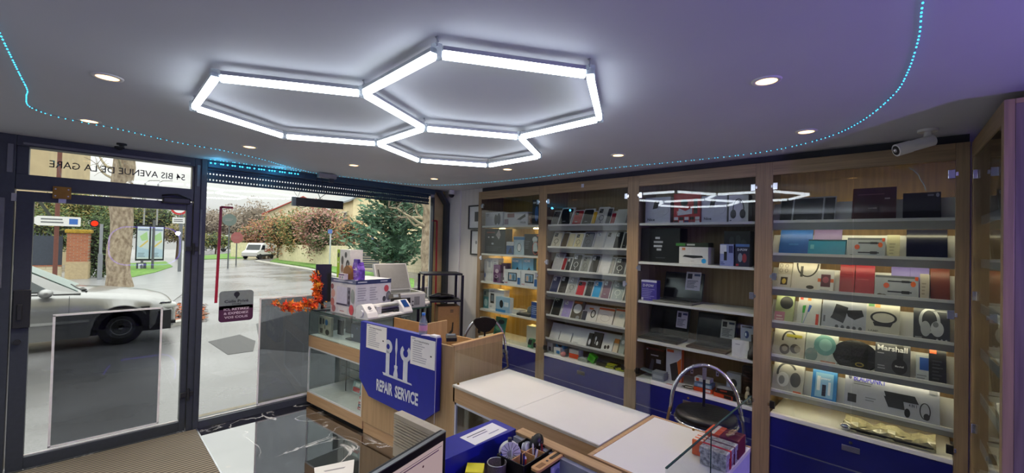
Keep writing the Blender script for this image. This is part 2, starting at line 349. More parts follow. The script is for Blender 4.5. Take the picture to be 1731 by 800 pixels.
# ------------------------------------------------------------ tinted panels on the glass
def tinted(name, label, x0, z0, x1, z1, y):
    t = thing(name, label, 'panel', (x0, y, z0))
    g = G(); g.box((0, 0, 0), (x1-x0, .004, z1-z0), TINT); g.build('tinted_sheet', t)
    g = G(); w = .014; m = mat('white_edging', '#e4e4e2', .4)
    g.box((-w/2, -.003, 0), (w/2, .007, z1-z0), m); g.box((x1-x0-w/2, -.003, 0), (x1-x0+w/2, .007, z1-z0), m)
    g.box((-w/2, -.003, -w/2), (x1-x0+w/2, .007, w/2), m); g.box((-w/2, -.003, z1-z0-w/2), (x1-x0+w/2, .007, z1-z0+w/2), m); g.build('white_edging', t)
tinted('tinted_panel', 'square smoky transparent panel with white edging on the lower door glass', -.147, .12, .470, 1.095, 4.604)
tinted('tinted_panel', 'wide smoky transparent panel with white edging low in the big window', 1.212, .085, 3.15, 1.115, 4.604)
# parcel sticker
g = G(); st_x0, st_x1, st_z0, st_z1 = .873, 1.150, .920, 1.208; w = st_x1-st_x0; h = st_z1-st_z0
def rrect(w, h, r, n=5):
    out = []
    for cx, cy, a0 in ((w-r, r, -90), (w-r, h-r, 0), (r, h-r, 90), (r, r, 180)):
        out += [(cx+r*cos(radians(a0+90*i/n)), cy+r*sin(radians(a0+90*i/n))) for i in range(n+1)]
    return out
g.prism(rrect(w, h, .03), P('#76807f'), (0, 0, 0), X, Z, (0, .002, 0))
g.prism(rrect(w, h*.52, .03), P('#4a2340'), (0, -.0008, 0), X, Z, (0, .001, 0)); g.box((0, -.0008, h*.4), (w, .0002, h*.52), P('#4a2340'))
g.art((0, -.001, 0), X, Z, w, h, [('e', .5, .88, .085, .085, '#15181a'), ('p', [(.43, .85), (.57, .85), (.5, .73)], '#15181a'), ('t', .15, .62, .085, 'Colis Privé', '#15181a', .70),
    ('t', .37, .545, .045, 'STORE', '#15181a', .26), ('t', .14, .37, .07, 'ICI, RETIREZ', '#cdbccb', .74), ('t', .14, .24, .07, '& EXPÉDIEZ', '#cdbccb', .72), ('t', .16, .11, .07, 'VOS COLIS', '#cdbccb', .68)])
tag(g.build('parcel_sticker', loc=(st_x0, 4.600, st_z0)), 'grey and plum parcel point sticker on the window glass', 'sticker')
# red bracket strips in the window
for (xa, za, xb, zb, xc, zc, lab) in ((.848, 1.105, .862, 1.99, .956, 1.995, 'thin red angled strip at the left of the big window'), (3.285, .35, 3.262, 1.995, 3.19, 1.992, 'thin red angled strip at the right end of the big window')):
    g = G(); RED = mat('red_metal', '#a01626', .4)
    g.prism([(xa-.011, za), (xa+.011, za), (xb+.011, zb), (xb-.011, zb)], RED, (0, 4.592, 0), X, Z, (0, .008, 0))
    g.box((min(xb, xc), 4.592, zb-.014), (max(xb, xc), 4.60, zb+.006), RED)
    tag(g.build('red_strip'), lab, 'strip')
# door mat
def ribs():
    m, n, b = new('ribbed_mat'); L = n.links.new
    t = n.nodes.new('ShaderNodeTexCoord'); w = n.nodes.new('ShaderNodeTexWave'); w.bands_direction = 'Y'; w.inputs['Scale'].default_value = 9.2; w.inputs['Distortion'].default_value = 0
    L(t.outputs['Object'], w.inputs[0]); r = n.nodes.new('ShaderNodeValToRGB'); r.color_ramp.elements[0].color = lin('#35312b'); r.color_ramp.elements[1].color = lin('#948a79')
    L(w.outputs[0], r.inputs[0]); L(r.outputs[0], b.inputs['Base Color']); b.inputs['Roughness'].default_value = .8
    bp = n.nodes.new('ShaderNodeBump'); bp.inputs['Distance'].default_value = .006; L(w.outputs[1], bp.inputs['Height']); L(bp.outputs[0], b.inputs['Normal']); return m
mt = thing('door_mat', 'brown ribbed entrance mat inside the glass door', 'mat', (-.6, 2.2, 0))
g = G(); g.box((0, 0, .001), (1.325, 2.35, .012), ribs()); g.build('ribbed_surface', mt)
g = G(); g.box((1.325, 0, .001), (1.335, 2.35, .014), STEEL); g.build('metal_edge', mt)
# ------------------------------------------------------------ ceiling fittings
hz = 2.325; side = .548; hx, hy, ha = 2.12857*.605, 3.23552*.605, 3.64302
def HV(v): return V((hx+cos(ha)*v[0]-sin(ha)*v[1], hy+sin(ha)*v[0]+cos(ha)*v[1], 0))
E1, E2, E3 = [V((cos(radians(a)), sin(radians(a)), 0))*side for a in (0, 240, 120)]
HP = {'c': V((0, 0, 0)), 'a5': E1, 'a3': E2, 'b4': E3}
for (a, b_), (n0, n1, n2) in (((E1, E2), ('a0', 'a1', 'a2')), ((E1, E3), ('b1', 'b2', 'b3')), ((E2, E3), ('d3', 'd2', 'd1'))):
    c = a+b_; HP[n0], HP[n1], HP[n2] = c+a, c+c, c+b_
edges = [('c', 'a5'), ('c', 'a3'), ('c', 'b4'), ('a5', 'a0'), ('a0', 'a1'), ('a1', 'a2'), ('a2', 'a3'), ('a5', 'b1'), ('b1', 'b2'), ('b2', 'b3'), ('b3', 'b4'), ('a3', 'd3'), ('d3', 'd2'), ('d2', 'd1'), ('d1', 'b4')]
hl = thing('hexagon_light', 'white honeycomb tube light of three hexagons under the ceiling', 'ceiling light', (hx, hy, hz))
TUBEM = glow('tube_light', '#eef6ff', TUBE_E); HOUS = mat('aluminium_housing', '#a8acb2', .35, metal=.5)
off = V((hx, hy, 0)); PT = {k: HV(v)-off for k, v in HP.items()}
for a, b_ in edges:
    p, q = PT[a], PT[b_]; d = (q-p).normalized(); p2, q2 = p+d*.02, q-d*.02; s_ = d.cross(Z)
    L_ = (q2-p2).length
    g = G(); prof = [(-.0125, .026), (-.0125, .010), (-.008, .002), (0, 0), (.008, .002), (.0125, .010), (.0125, .026)]
    g.prism(prof, TUBEM, p2, s_, Z, d*L_); t = g.build('tube', hl)
    g = G(); g.prism([(-.013, .026), (.013, .026), (.013, .04), (.007, .044), (-.007, .044), (-.013, .04)], HOUS, p2, s_, Z, d*L_); g.build('tube_housing', t)
for k, p in PT.items():
    g = G(); g.cyl(p+V((0, 0, .001)), p+V((0, 0, .045)), .021, CLEARP, n=6, smooth=False); c = g.build('connector', hl)
for k in ('b1', 'a5', 'b2', 'a1', 'd2', 'c'):
    p = PT[k]; g = G(); g.cyl(p+V((0, 0, .04)), p+V((0, 0, .075)), .003, STEEL, n=8)
    g.tube([p+V((-.006, 0, .05)), p+V((.008, .004, .06)), p+V((-.004, .006, .074))], .0025, STEEL, n=6); g.build('hanger', hl)
RINGM = mat('white_trim_ring', '#c9c9c9', .5); SPOTG = glow('warm_downlight', '#ffc988', SPOT_E)
def spot(x, y, lab, vis=True):
    t = thing('downlight', lab, 'downlight', (x, y, HC), 0, 'recessed downlights')
    g = G(); g.lathe((0, 0, 0), [(.038, -.001), (.040, -.006), (.052, -.005), (.054, 0)], RINGM, 28); g.build('trim_ring', t)
    g = G(); g.add([V((.038*cos(i*pi/12), .038*sin(i*pi/12), -.004)) for i in range(24)], [tuple(range(24))[::-1]], SPOTG); g.build('lens', t)
    lamp('spot_lamp', 'SPOT', (x, y, HC-.02), SPOT_W*(.25 if y < .6 else 1), (1, .84, .66), .04, None, radians(120)).parent = None
SP = [(.046, 2.53, 'round warm downlight at the left of the ceiling, nearest to the door side'), (-.005, 3.607, 'round warm downlight beside the blue light strip above the door'), (.845, 3.622, 'round warm downlight below the left hexagon near the window'),
      (1.696, 3.707, 'round warm downlight in front of the window, second from the post'), (2.624, 3.768, 'round warm downlight near the right end of the window'), (2.692, 2.711, 'small warm downlight under the tip of the smallest hexagon'),
      (2.765, 1.614, 'round warm downlight above the phone case cabinet'), (2.854, .464, 'round warm downlight near the bullet camera'), (1.895, .443, 'round warm downlight at the right of the hexagon light')]
for x, y, l in SP: spot(x, y, l)
for x, y in ((-1.2, .4), (-.6, -1.8), (-1.6, -1.6), (-1.2, 2.6)): lamp('room_fill_spot', 'SPOT', (x, y, HC-.02), ROOM_W, (.95, .97, 1), .05, None, radians(140))  # unseen fill spots without fittings, added to brighten the room
# the LED strip
path = [(.55, -.05), (1.1, -.03), (1.551, -.003), (1.798, .005), (2.121, .035), (2.391, .083), (2.747, .206), (3.02, .37), (3.2, .62), (3.262, .9), (3.24, 1.3), (3.19, 1.7), (3.16, 2.1), (3.17, 2.6), (3.17, 3.0), (3.13, 3.4), (3.06, 3.75), (2.95, 4.1), (2.72, 4.33), (2.4, 4.42), (2.0, 4.45), (1.66, 4.47), (1.50, 4.40), (1.29, 4.27), (1.05, 4.08), (.744, 3.93), (.449, 3.87), (.125, 3.70), (-.008, 3.665), (-.15, 3.6), (-.232, 3.44), (-.228, 3.2), (-.215, 3.05), (-.218, 2.8), (-.222, 2.5), (-.225, 2.2), (-.225, 1.6), (-.225, 1.0)]
def smooth_path(pts, step):
    out = []
    n = len(pts); fine = []
    for i in range(n-1):
        p0, p1, p2, p3 = pts[max(i-1, 0)], pts[i], pts[i+1], pts[min(i+2, n-1)]
        for k in range(20):
            t = k/20
            fine.append(tuple(.5*((2*p1[j])+(-p0[j]+p2[j])*t+(2*p0[j]-5*p1[j]+4*p2[j]-p3[j])*t*t+(-p0[j]+3*p1[j]-3*p2[j]+p3[j])*t**3) for j in range(2)))
    acc = 0; last = fine[0]; out.append(last)
    for q in fine[1:]:
        d = math.dist(last, q); acc += d; last = q
        if acc >= step: out.append(q); acc -= step
    return out
LEDG = glow('cyan_diode', '#3fc4ee', LED_E)
def led_strip(label, pts, z, step, r=.004):
    t = thing('light_strip', label, 'light strip', (0, 0, z))
    ps = smooth_path(pts, step)
    g = G(); g.tube([(x, y, .0) for x, y in ps], .0022, CLEARP, n=4); g.build('strip', t)
    g = G()
    for x, y in ps: g.ball((x, y, -.004), r, LEDG, n=6, k=4)
    d = g.build('diodes', t); d['kind'] = 'stuff'
led_strip('dotted cyan light strip curving around the ceiling edge', path, 2.396, .034, .003)
led_strip('short bright cyan light strip along the top of the window', [(.76, 4.52), (1.1, 4.52), (1.5, 4.52)], 2.372, .03, .0075)
led_strip('second cyan light strip on the ceiling just above the short bright one', [(.75, 4.47), (1.0, 4.46), (1.5, 4.46)], 2.394, .03, .004)
for pth, zz in (((.8, 4.45), 2.33), ((1.3, 4.45), 2.33)): lamp('strip_glow', 'POINT', (pth[0], pth[1], zz), .5, (.1, .6, 1), .02)
# cameras and sensors
t = thing('bullet_camera', 'white bullet security camera on the ceiling above the laptop case cabinet', 'camera', (3.21, -.03, HC))
g = G(); g.cyl((0, 0, 0), (0, 0, -.014), .042, WHITE, n=24); g.cyl((0, 0, -.014), (0, 0, -.055), .014, WHITE, r1=.02); g.ball((0, 0, -.058), .022, WHITE); g.build('mount', t)
g = G(); c0 = V((.005, -.02, -.06)); d = V((-.42, .72, -.26)).normalized(); g.cyl(c0, c0+d*.15, .031, WHITE, n=24); g.cyl(c0+d*.105, c0+d*.175, .0335, WHITE, r1=.034, n=24); g.build('body', t)
g = G(); g.cyl(c0+d*.1755, c0+d*.177, .026, BLACK, n=24); g.ball(c0+d*.177, .012, CHROME); g.build('lens', t)
t = thing('dome_camera', 'small white dome camera with black eye on the pillar by the window', 'camera', (3.36, 4.42, HC))
g = G(); g.cyl((0, 0, 0), (0, 0, -.055), .034, WHITE, r1=.04, n=24); g.build('body', t)
g = G(); g.ball((0, 0, -.06), (.038, .038, .04), BLACK, z0=-1, z1=0.); g.build('lens', t)
for (x, y, l) in ((.17, 4.32, 'small dark sensor on the ceiling above the door'), (.165, 4.50, 'small dark clip on the frame above the door')):
    g = G(); g.cyl((0, 0, 0), (0, 0, -.012), .03, FRAMED, n=16); g.ball((0, 0, -.012), (.018, .018, .014), FRAMED); tag(g.build('sensor', loc=(x, y, HC)), l, 'sensor')
# violet neon ring on the back wall, mirrored in the door glass
t = thing('neon_sign', 'violet neon ring sign on the back wall, seen mirrored in the glass door', 'neon sign', (.95, -3.195, 1.45), pi)
g = G(); g.tube([(x-.6, -.035, z-.42) for x, z in rrect(1.2, .84, .3, 8)], .014, glow('violet_neon', '#7a55ff', 6.0), n=8, closed=True); g.build('neon_tube', t)
g = G(); g.prism(rrect(1.3, .94, .34, 8), P('#1c1c22'), (-.65, 0, -.47), X, Z, (0, -.01, 0)); g.build('back_board', t)
# hanging display bar in the window
t = thing('message_display', 'black bar shaped electronic display hanging in the window', 'display', (1.655, 4.38, 2.035))
g = G(); g.box((-.24, 0, 0), (.25, .035, .085), BLACK); g.build('housing', t, .003)
g = G(); g.box((-.252, -.002, -.001), (-.222, .037, .087), P('#7f938f')); g.build('end_cap', t)
for pts_, r_w in (([(-.2, .02, .085), (-.27, .03, .2), (-.34, .04, .34)], .0015), ([(-.2, .02, .085), (-.16, .03, .2), (-.12, .04, .34)], .0015), ([(.02, .02, .085), (-.02, .05, .2), (.0, .07, .33)], .003), ([(.0, .02, .085), (.05, .03, .13), (.09, .02, .16), (.04, .02, .2), (.02, .02, .33)], .003), ([(-.21, .01, 0), (-.17, .01, -.018), (-.12, .01, 0)], .003)):
    g = G(); g.tube(pts_, r_w, BLACK, n=5); g.build('wire', t)
g = G(); g.box((-.01, 0, .31), (.17, .06, .355), P('#8a8c90')); g.box((.1, .01, .27), (.15, .04, .31), FRAME); g.build('ceiling_bracket', t, .003)
# ================================================================== DISPLAY CABINETS
FX = 3.40; TOPZ = 2.345; SH = [1.925, 1.585, 1.245, .905]; TL = [1.927, 1.697, 1.457, 1.22, .98, .735]
COOLLED = glow('shelf_led', '#fff0c4', SHELF_E); WARMLED = glow('shelf_led_warm', '#ffdf92', SHELF_E*3.0)
HINGEM = mat('hinge_steel', '#c4c8d4', .2, metal=1.)
TILT = radians(25)
def cabinet(label, y0, y1, tilted, back, led=None, drawers=1, base_back=None):
    """y0 far end, y1 near end; local x runs from far to near, local y into the wall"""
    W_ = y0-y1; t = thing('display_cabinet', label, 'cabinet', (FX, y0, 0), -pi/2, 'wall display cabinets')
    st = .055; D = .43
    g = G()
    g.box((0, 0, 0), (st, .03, TOPZ), OAK); g.box((W_-st, 0, 0), (W_, .03, TOPZ), OAK)
    g.box((st, 0, 2.25), (W_-st, .03, TOPZ), OAKX)
    g.box((0, .03, 0), (.018, D, TOPZ), OAK); g.box((W_-.018, .03, 0), (W_, D, TOPZ), OAK); g.box((.018, .03, TOPZ-.02), (W_-.018, D, TOPZ), OAK)
    g.build('carcass', t, .002)
    g = G(); g.box((.018, D-.015, .55), (W_-.018, D, TOPZ-.02), back); g.build('back_panel', t)
    g = G(); g.box((st+.001, .008, .545), (W_-st-.001, D-.015, .572), SHELFW); g.build('base_shelf', t, .002)
    a, b_ = st+.002, W_-st-.002
    if drawers == 1:
        for k, (za, zb) in enumerate(((.345, .54), (.06, .335))):
            g = G(); g.box((a, .012, za), (b_, .03, zb), BLUE); dd = g.build('drawer', t, .002)
            if k == 0:
                m_ = (a+b_)/2+.0
                g = G(); g.box((m_-.045, .008, .455), (m_+.045, .013, .49), STEEL); g.build('label_holder', dd, .001)
                g = G(); g.cyl((m_, .004, .515), (m_, .013, .515), .009, CHROME); g.build('lock', dd)
        g = G(); g.box((a, .02, .335), (b_, .03, .345), P('#8f93a8')); g.box((a, .03, .0), (b_, .05, .06), FRAMED); g.build('drawer_gap', t)
    if tilted:
        for z in TL:
            s_ = G(); c, sn = cos(TILT), sin(TILT); T = .006
            lip = V((0, .03, z)); dn = V((0, c, -sn)); up = V((0, sn, c))
            A = lip; B = lip+dn*.095; C = B+up*.19
            s_.prism([(0, 0), (.012, 0), (.012, -.018), (0, -.018)], SHELFW, (st-.03, .028, z+.002), V((0, 1, 0)), Z, (W_-2*st+.06, 0, 0))
            n1 = V((0, -sn, -c)); n2 = V((0, c, -sn))
            x0 = V((st-.03, 0, 0)); wv = V((W_-2*st+.06, 0, 0))
            vs = [A, B, B+n1*T, V((0, .088, z-.064))]
            s_.add([v+x0 for v in vs]+[v+x0+wv for v in vs], [(0, 1, 5, 4), (1, 2, 6, 5), (2, 3, 7, 6), (3, 0, 4, 7), (0, 3, 2, 1), (4, 5, 6, 7)], SHELFG)
            vs = [B, C, C+n2*T, B+n2*T]
            s_.add([v+x0 for v in vs]+[v+x0+wv for v in vs], [(0, 1, 5, 4), (1, 2, 6, 5), (2, 3, 7, 6), (3, 0, 4, 7), (0, 3, 2, 1), (4, 5, 6, 7)], SHELFW)
            so = s_.build('tilted_shelf', t)
            if led and z < 1.9:
                pass
            if led:
                g = G(); g.box((st, .126, z-.060), (W_-st, .134, z-.055), led); g.build('shelf_light', so)
    else:
        for z in SH:
            g = G(); g.box((.02, .02, z-.02), (W_-.02, D-.02, z), SHELFW); so = g.build('shelf', t, .001)
            if led:
                g = G(); g.box((st+.01, .31, z-.028), (st+.09, .34, z-.0205), led); g.build('shelf_light', so); g = G(); g.box((W_*.62, .31, z-.028), (W_*.62+.08, .34, z-.0205), led); g.build('shelf_light', so)
    m_ = W_/2
    for a0, b0, hx_ in ((st-.004, m_-.0015, st), (m_+.0015, W_-st+.004, W_-st-.03)):
        g = G(); g.box((a0, .004, .585), (b0, .009, 2.246), CABGLASS); do = g.build('glass_door', t)
        for hz_ in (2.17, 1.53 if a0 < .1 else 1.38, .63):
            g = G(); g.box((hx_, -.004, hz_-.025), (hx_+.03, .016, hz_+.025), HINGEM if hz_ > 1 else BLACK); g.box((hx_-.012 if a0 < .1 else hx_+.03, -.003, hz_-.012), (hx_ if a0 < .1 else hx_+.042, .006, hz_+.012), CHROME); g.build('hinge', do, .002)
    return t
BACK1 = wood('warm_oak_back', '#a18145', '#b39252'); BACKW = mat('white_back', '#dcd9cc', .6, vary=.02)
CB = [3.92, 2.875, 1.825, .80, -.20]
cabinet('leftmost wall cabinet with warm lit shelves of boxed gadgets beside the pillar', CB[0], CB[1], False, BACK1, WARMLED)
cabinet('wall cabinet full of phone cases on tilted shelves', CB[1], CB[2], True, OAKBACK)
cabinet('wall cabinet with opened laptops on dim flat shelves', CB[2], CB[3], False, OAKBACK)
cabinet('brightly lit wall cabinet of headphones and laptop sleeves on tilted shelves', CB[3], CB[4], True, wood('warm_base_back', '#94795a', '#a88a62'), COOLLED)
# label on the rail of the second cabinet
g = G(); g.box((0, -.002, 0), (.03, 0, .035), P('#bfc6d2')); tag(g.build('logo_sticker', loc=(FX, 2.385, 2.285), rot=(0, 0, -pi/2)), 'small pale sticker on the rail above the phone cases', 'sticker')
# dark block that paints in the shade of the gap above the cabinets
g = G(); g.box((FX+.06, -.2, TOPZ), (3.85, 3.92, HC), mat('gap_shade', '#33343a', .8)); struct(g, 'gap_shade_block')
# ---- items: pixel box -> place on a shelf
def place(box, x, z, flat=True):
    u0, v0, u1, v1 = box; vc = (v0+v1)/2; uc = (u0+u1)/2
    ya, yb = onx(u0, vc, x).y, onx(u1, vc, x).y
    for c0_, c1_ in zip(CB, CB[1:]):
        if c1_ < (ya+yb)/2 < c0_: ya, yb = min(ya, c0_-.024), max(yb, c1_+.024)
    h = onx(uc, v0, x).z-(z if z is not None else onx(uc, v1, x).z)
    return (ya+yb)/2, abs(ya-yb), max(h, .01)
def boxed(parent_name, label, cat, loc, rz, w, d, h, col, art, group=None, lean=0, side=None, top=None, bevel=.001, rough=.42):
    g = G(); m = P(col, rough); ms = P(side, rough) if side else m; mt_ = P(top, rough) if top else m
    g.add([V(p) for p in ((-w/2, 0, 0), (w/2, 0, 0), (w/2, 0, h), (-w/2, 0, h))], [(0, 1, 2, 3)], m)
    g.add([V(p) for p in ((-w/2, 0, 0), (-w/2, d, 0), (-w/2, d, h), (-w/2, 0, h), (w/2, 0, 0), (w/2, d, 0), (w/2, d, h), (w/2, 0, h))], [(0, 3, 2, 1), (4, 5, 6, 7), (1, 2, 6, 5), (0, 1, 5, 4)], ms)
    g.add([V(p) for p in ((-w/2, 0, h), (w/2, 0, h), (w/2, d, h), (-w/2, d, h))], [(0, 1, 2, 3)], mt_)
    g.art((-w/2, 0, 0), X, Z, w, h, art)
    o = g.build(parent_name, loc=loc, rot=(-lean, 0, rz)); return tag(o, label, cat, group)
RZW = -pi/2
def item(box, z, col, name, label, cat='box', art=(), x=3.50, d=.07, group=None, side=None, top=None, lean=0, dz=0, rough=.42):
    y, w, h = place(box, x, z if dz == 0 else z+dz)
    if lean: h /= cos(lean)
    return boxed(name, label, cat, (x, y, z+dz+.0008), RZW, w, d, h, col, list(art), group, lean, side, top, rough=rough)
def titem(box, shelf, col, name, label, cat='box', art=(), d=.02, group=None, side=None, back=.0, rough=.42, dn=.06):
    """leaning on tilted shelf number `shelf`; dn = how far down the ledge its front stands"""
    c, sn = cos(TILT), sin(TILT); x = FX+.03+c*dn; z = TL[shelf]-sn*dn+.001
    y, w, h = place(box, x+.03, z)
    dd = min(d, .092-dn)
    return boxed(name, label, cat, (x, y, z), RZW, w, dd, h/cos(TILT)+.012, col, list(art), group, TILT, side, rough=rough)
def HPH(c='#1b1b1e', cx=.5, cy=.5, s=.3, k=1.):   # headphones seen from the front
    return [('o', cx, cy+.25*s*k, s, s*1.15*k, s*.16, c, 0, 180), ('e', cx-s*.9, cy-s*.3*k, s*.32, s*.62*k, c), ('e', cx+s*.9, cy-s*.3*k, s*.32, s*.62*k, c)]
S0, S1, S2, S3 = SH; B0 = .5725
g1 = 'boxed goods in the leftmost cabinet'
item((816, 359, 850, 380), S0, '#c9cbd6', 'product_box', 'white box printed with dark figures, top left of the leftmost cabinet', 'box', [('e', .62, .45, .1, .38, '#2c3042'), ('e', .78, .5, .1, .42, '#343a55'), ('l', .05, .7, .3, .9, 2, '#555866')], d=.1, group=g1)
item((852, 359, 892, 380), S0, '#d3d2d8', 'product_box', 'long white box with a dark appliance, second on the top shelf of the leftmost cabinet', 'box', [('p', [(.55, .45), (.9, .85), (.92, .65), (.7, .4)], '#26262c'), ('r', .15, .62, .45, .92, '#7a2f3a'), ('r', .02, .1, .2, .5, '#8a6b86'), ('t', .72, .15, .14, 'FOUR', '#333333')], d=.1, group=g1)
item((893, 361, 899, 380), S0, '#6a4a42', 'product_box', 'narrow brown box on the top shelf of the leftmost cabinet', 'box', [('l', .1, .2, .9, .8, 5, '#c0a090')], d=.08, group=g1)
item((900, 338, 912, 380), S0, '#161d30', 'product_box', 'tall dark blue box at the right end of the top shelf, leftmost cabinet', 'box', [('e', .6, .45, .25, .3, '#2c62b0'), ('r', .1, .85, .5, .92, '#c6c9d2')], d=.1, group=g1)
item((814, 387, 854, 429), S1, '#22262a', 'product_box', 'large black box with printed tools in the leftmost cabinet', 'box', [('p', [(.55, .75), (.7, .98), (.78, .75), (.7, .55)], '#b6a8a6'), ('r', .1, .82, .5, .88, '#7a3a34'), ('e', .2, .66, .04, .03, '#e0e0e0'), ('e', .4, .66, .06, .03, '#e0e0e0'), ('e', .7, .64, .03, .03, '#e0e0e0'), ('e', .4, .4, .06, .04, '#b0b8c0'), ('l', .1, .1, .9, .3, 3, '#4a5052')], d=.12, group=g1)
item((856, 409, 869, 429), S1, '#3c5f9c', 'gadget_pouch', 'small blue and white pouch beside the black tool box', 'pouch', [('r', 0, .7, 1, 1, '#d8dde6'), ('p', [(.2, .1), (.6, .6), (.8, .1)], '#20304e')], d=.03, group=g1)
item((868, 400, 887, 430), S1, '#b8d0dc', 'gadget_pouch', 'pale blue blister pouch in the leftmost cabinet', 'pouch', [('r', 0, .82, 1, .96, '#3880b8'), ('r', .35, .2, .7, .6, '#e8eeee'), ('o', .52, .4, .2, .24, .04, '#3a5a62')], d=.04, group=g1)
item((886, 396, 912, 432), S1, '#17181c', 'product_box', 'black box showing a white and red appliance in the leftmost cabinet', 'box', [('e', .7, .75, .16, .13, '#dcdfe0'), ('p', [(.6, .7), (.82, .7), (.9, .2), (.6, .2)], '#c2ccd0'), ('o', .75, .35, .2, .3, .03, '#c04a34'), ('l', .08, .3, .4, .7, 5, '#5a5d66'), ('e', .88, .93, .06, .03, '#e07030')], d=.1, group=g1)
item((813, 438, 822, 476), S2, '#dddfe4', 'product_box', 'first of three upright white boxes in the leftmost cabinet', 'box', [('e', .5, .25, .3, .12, '#5b7bb8')], d=.09, group=g1)
item((822.5, 437, 832, 477), S2, '#d6d9de', 'product_box', 'second of three upright white boxes in the leftmost cabinet', 'box', [('r', .3, .6, .7, .9, '#a8adb8')], d=.09, group=g1)
item((832.5, 437, 842, 478), S2, '#e0e1e4', 'product_box', 'third of three upright white boxes, beside the purple one', 'box', [('l', .2, .5, .8, .9, 5, '#a0a4ae')], d=.09, group=g1)
item((834, 448, 846, 479), S2, '#6d3a6e', 'product_box', 'purple box standing in front of the upright white boxes', 'box', [('e', .5, .65, .25, .12, '#d8c0d8'), ('r', .2, .1, .8, .3, '#3a1e40'), ('o', .4, .35, .25, .1, .05, '#c8b0cc')], d=.06, x=3.435, group=g1)
item((847, 445, 857.5, 479), S2, '#3d1f3e', 'product_box', 'dark purple box with a white stick figure print', 'box', [('r', .4, .3, .65, .85, '#d8ccd8'), ('r', .3, .08, .8, .16, '#e0d8e0')], d=.06, x=3.435, group=g1)
for k, (bx, n_) in enumerate((((852, 456, 880, 483), 'left'), ((880.5, 458, 908.5, 485), 'right'))):
    item(bx, S2, '#d6dce4', 'product_box', f'{n_} of two white and blue tablet boxes in the leftmost cabinet', 'box', [('r', .25, .22, .78, .8, '#26323e'), ('r', .3, .3, .72, .74, '#7fa6c8'), ('e', .4, .5, .07, .18, '#c9a890'), ('e', .58, .5, .07, .2, '#48708c'), ('r', .82, .05, .98, .5, '#2f6ab0'), ('t', .06, .05, .1, 'PAD', '#b03a38')], d=.06, x=3.43, side='#2a6a7c', group='two tablet boxes in the leftmost cabinet')
for k, (bx, n_) in enumerate((((865, 437, 882, 457), 'left'), ((884, 437, 902, 459), 'right'))):
    item(bx, S2, '#59a9d4', 'product_box', f'{n_} of two blue and pink boxes behind the tablet boxes', 'box', [('r', 0, 0, 1, .42, '#e2a8b4'), ('p', [(.25, .45), (.5, .3), (.85, .45), (.6, .68)], '#23262e'), ('t', .1, .85, .09, 'HDMI', '#e8f0f8')], x=3.52, d=.05, group='two blue and pink boxes in the leftmost cabinet')
item((811, 489, 826, 522), S3, '#4f8d94', 'gadget_pouch', 'teal pouch on the fourth shelf of the leftmost cabinet', 'pouch', [('r', 0, .62, 1, 1, '#7d8a86'), ('r', .15, .7, .5, .9, '#40525a'), ('e', .5, .3, .35, .2, '#a8ccd0')], d=.05, group=g1)
item((826, 490, 852, 526), S3, '#e2e4e8', 'product_box', 'white box with a black phone picture in the leftmost cabinet', 'box', [('r', .12, .3, .36, .78, '#17181a'), ('r', .16, .4, .32, .7, '#7a8894'), ('l', .08, .08, .3, .18, 2, '#777b82'), ('t', .12, .86, .05, 'POWER', '#555555')], d=.09, group=g1)
item((838, 503, 862, 530), S3, '#9cc0dc', 'product_box', 'pale blue box with a small black device picture', 'box', [('e', .4, .55, .13, .26, '#16181c'), ('r', .6, .4, .9, .7, '#e0eaf2'), ('r', 0, 0, .7, .18, '#3c8cc8')], d=.06, x=3.435, side='#c8d8e4', group=g1)
g = G(); g.box((-.09, 0, 0), (.08, .12, .035), P('#dcdcd6')); g.box((-.06, -.01, .035), (.06, .1, .055), P('#cfd2ce')); tag(g.build('paper_stack', loc=(3.47, onx(873, 520, 3.47).y, S3+.001), rot=(0, 0, RZW)), 'low stack of white packets in the leftmost cabinet', 'packets')
g = G(); g.box((-.09, 0, 0), (.1, .12, .025), P('#3a3e42')); g.box((-.07, .01, .025), (.09, .11, .032), P('#585d60')); tag(g.build('adapter', loc=(3.44, onx(883, 529, 3.44).y, S3+.001), rot=(0, 0, RZW)), 'flat dark grey adapter lying on the fourth shelf', 'adapter')
g = G(); g.cyl((0, .03, 0), (0, .09, .0), .001, BLACK); g.lathe((0, .05, 0), [(.05, 0), (.055, .03), (.05, .08), (.03, .1), (0, .104)], P('#5d6468'), 20); tag(g.build('speaker_puck', loc=(3.52, onx(894, 520, 3.52).y, S3+.001), rot=(0, 0, RZW)), 'rounded grey speaker on the fourth shelf of the leftmost cabinet', 'speaker')
item((898, 511, 909, 537), S3, '#31509a', 'product_box', 'blue box at the right end of the fourth shelf, leftmost cabinet', 'box', [('l', .1, .2, .9, .8, 5, '#9ab0dc')], d=.06, x=3.44, group=g1)
item((834, 537, 851, 578), B0, '#2f8a80', 'gadget_pouch', 'green and teal picture packet leaning behind the small stool', 'packet', [('e', .6, .75, .3, .12, '#1c3a48'), ('e', .4, .4, .3, .12, '#5fc49a'), ('r', .1, .05, .8, .2, '#186a58')], d=.02, lean=.2, x=3.6, group=g1)
item((890, 552, 907, 590), B0, '#dcded8', 'product_box', 'tall white box at the bottom right of the leftmost cabinet', 'box', [], d=.1, x=3.6, group=g1)
t = thing('card_terminal', 'small green and black card terminal at the bottom right of the leftmost cabinet', 'card terminal', (3.44, onx(896, 585, 3.44).y, B0+.001), RZW)
g = G(); g.box((-.028, 0, 0), (.028, .05, .1), P('#58a878'), R=Matrix.Rotation(radians(-20), 3, 'X')); g.build('body', t, .004)
g = G(); g.box((-.024, -.006, .04), (.024, 0, .095), BLACK, R=Matrix.Rotation(radians(-20), 3, 'X')); g.build('screen', t, .002)
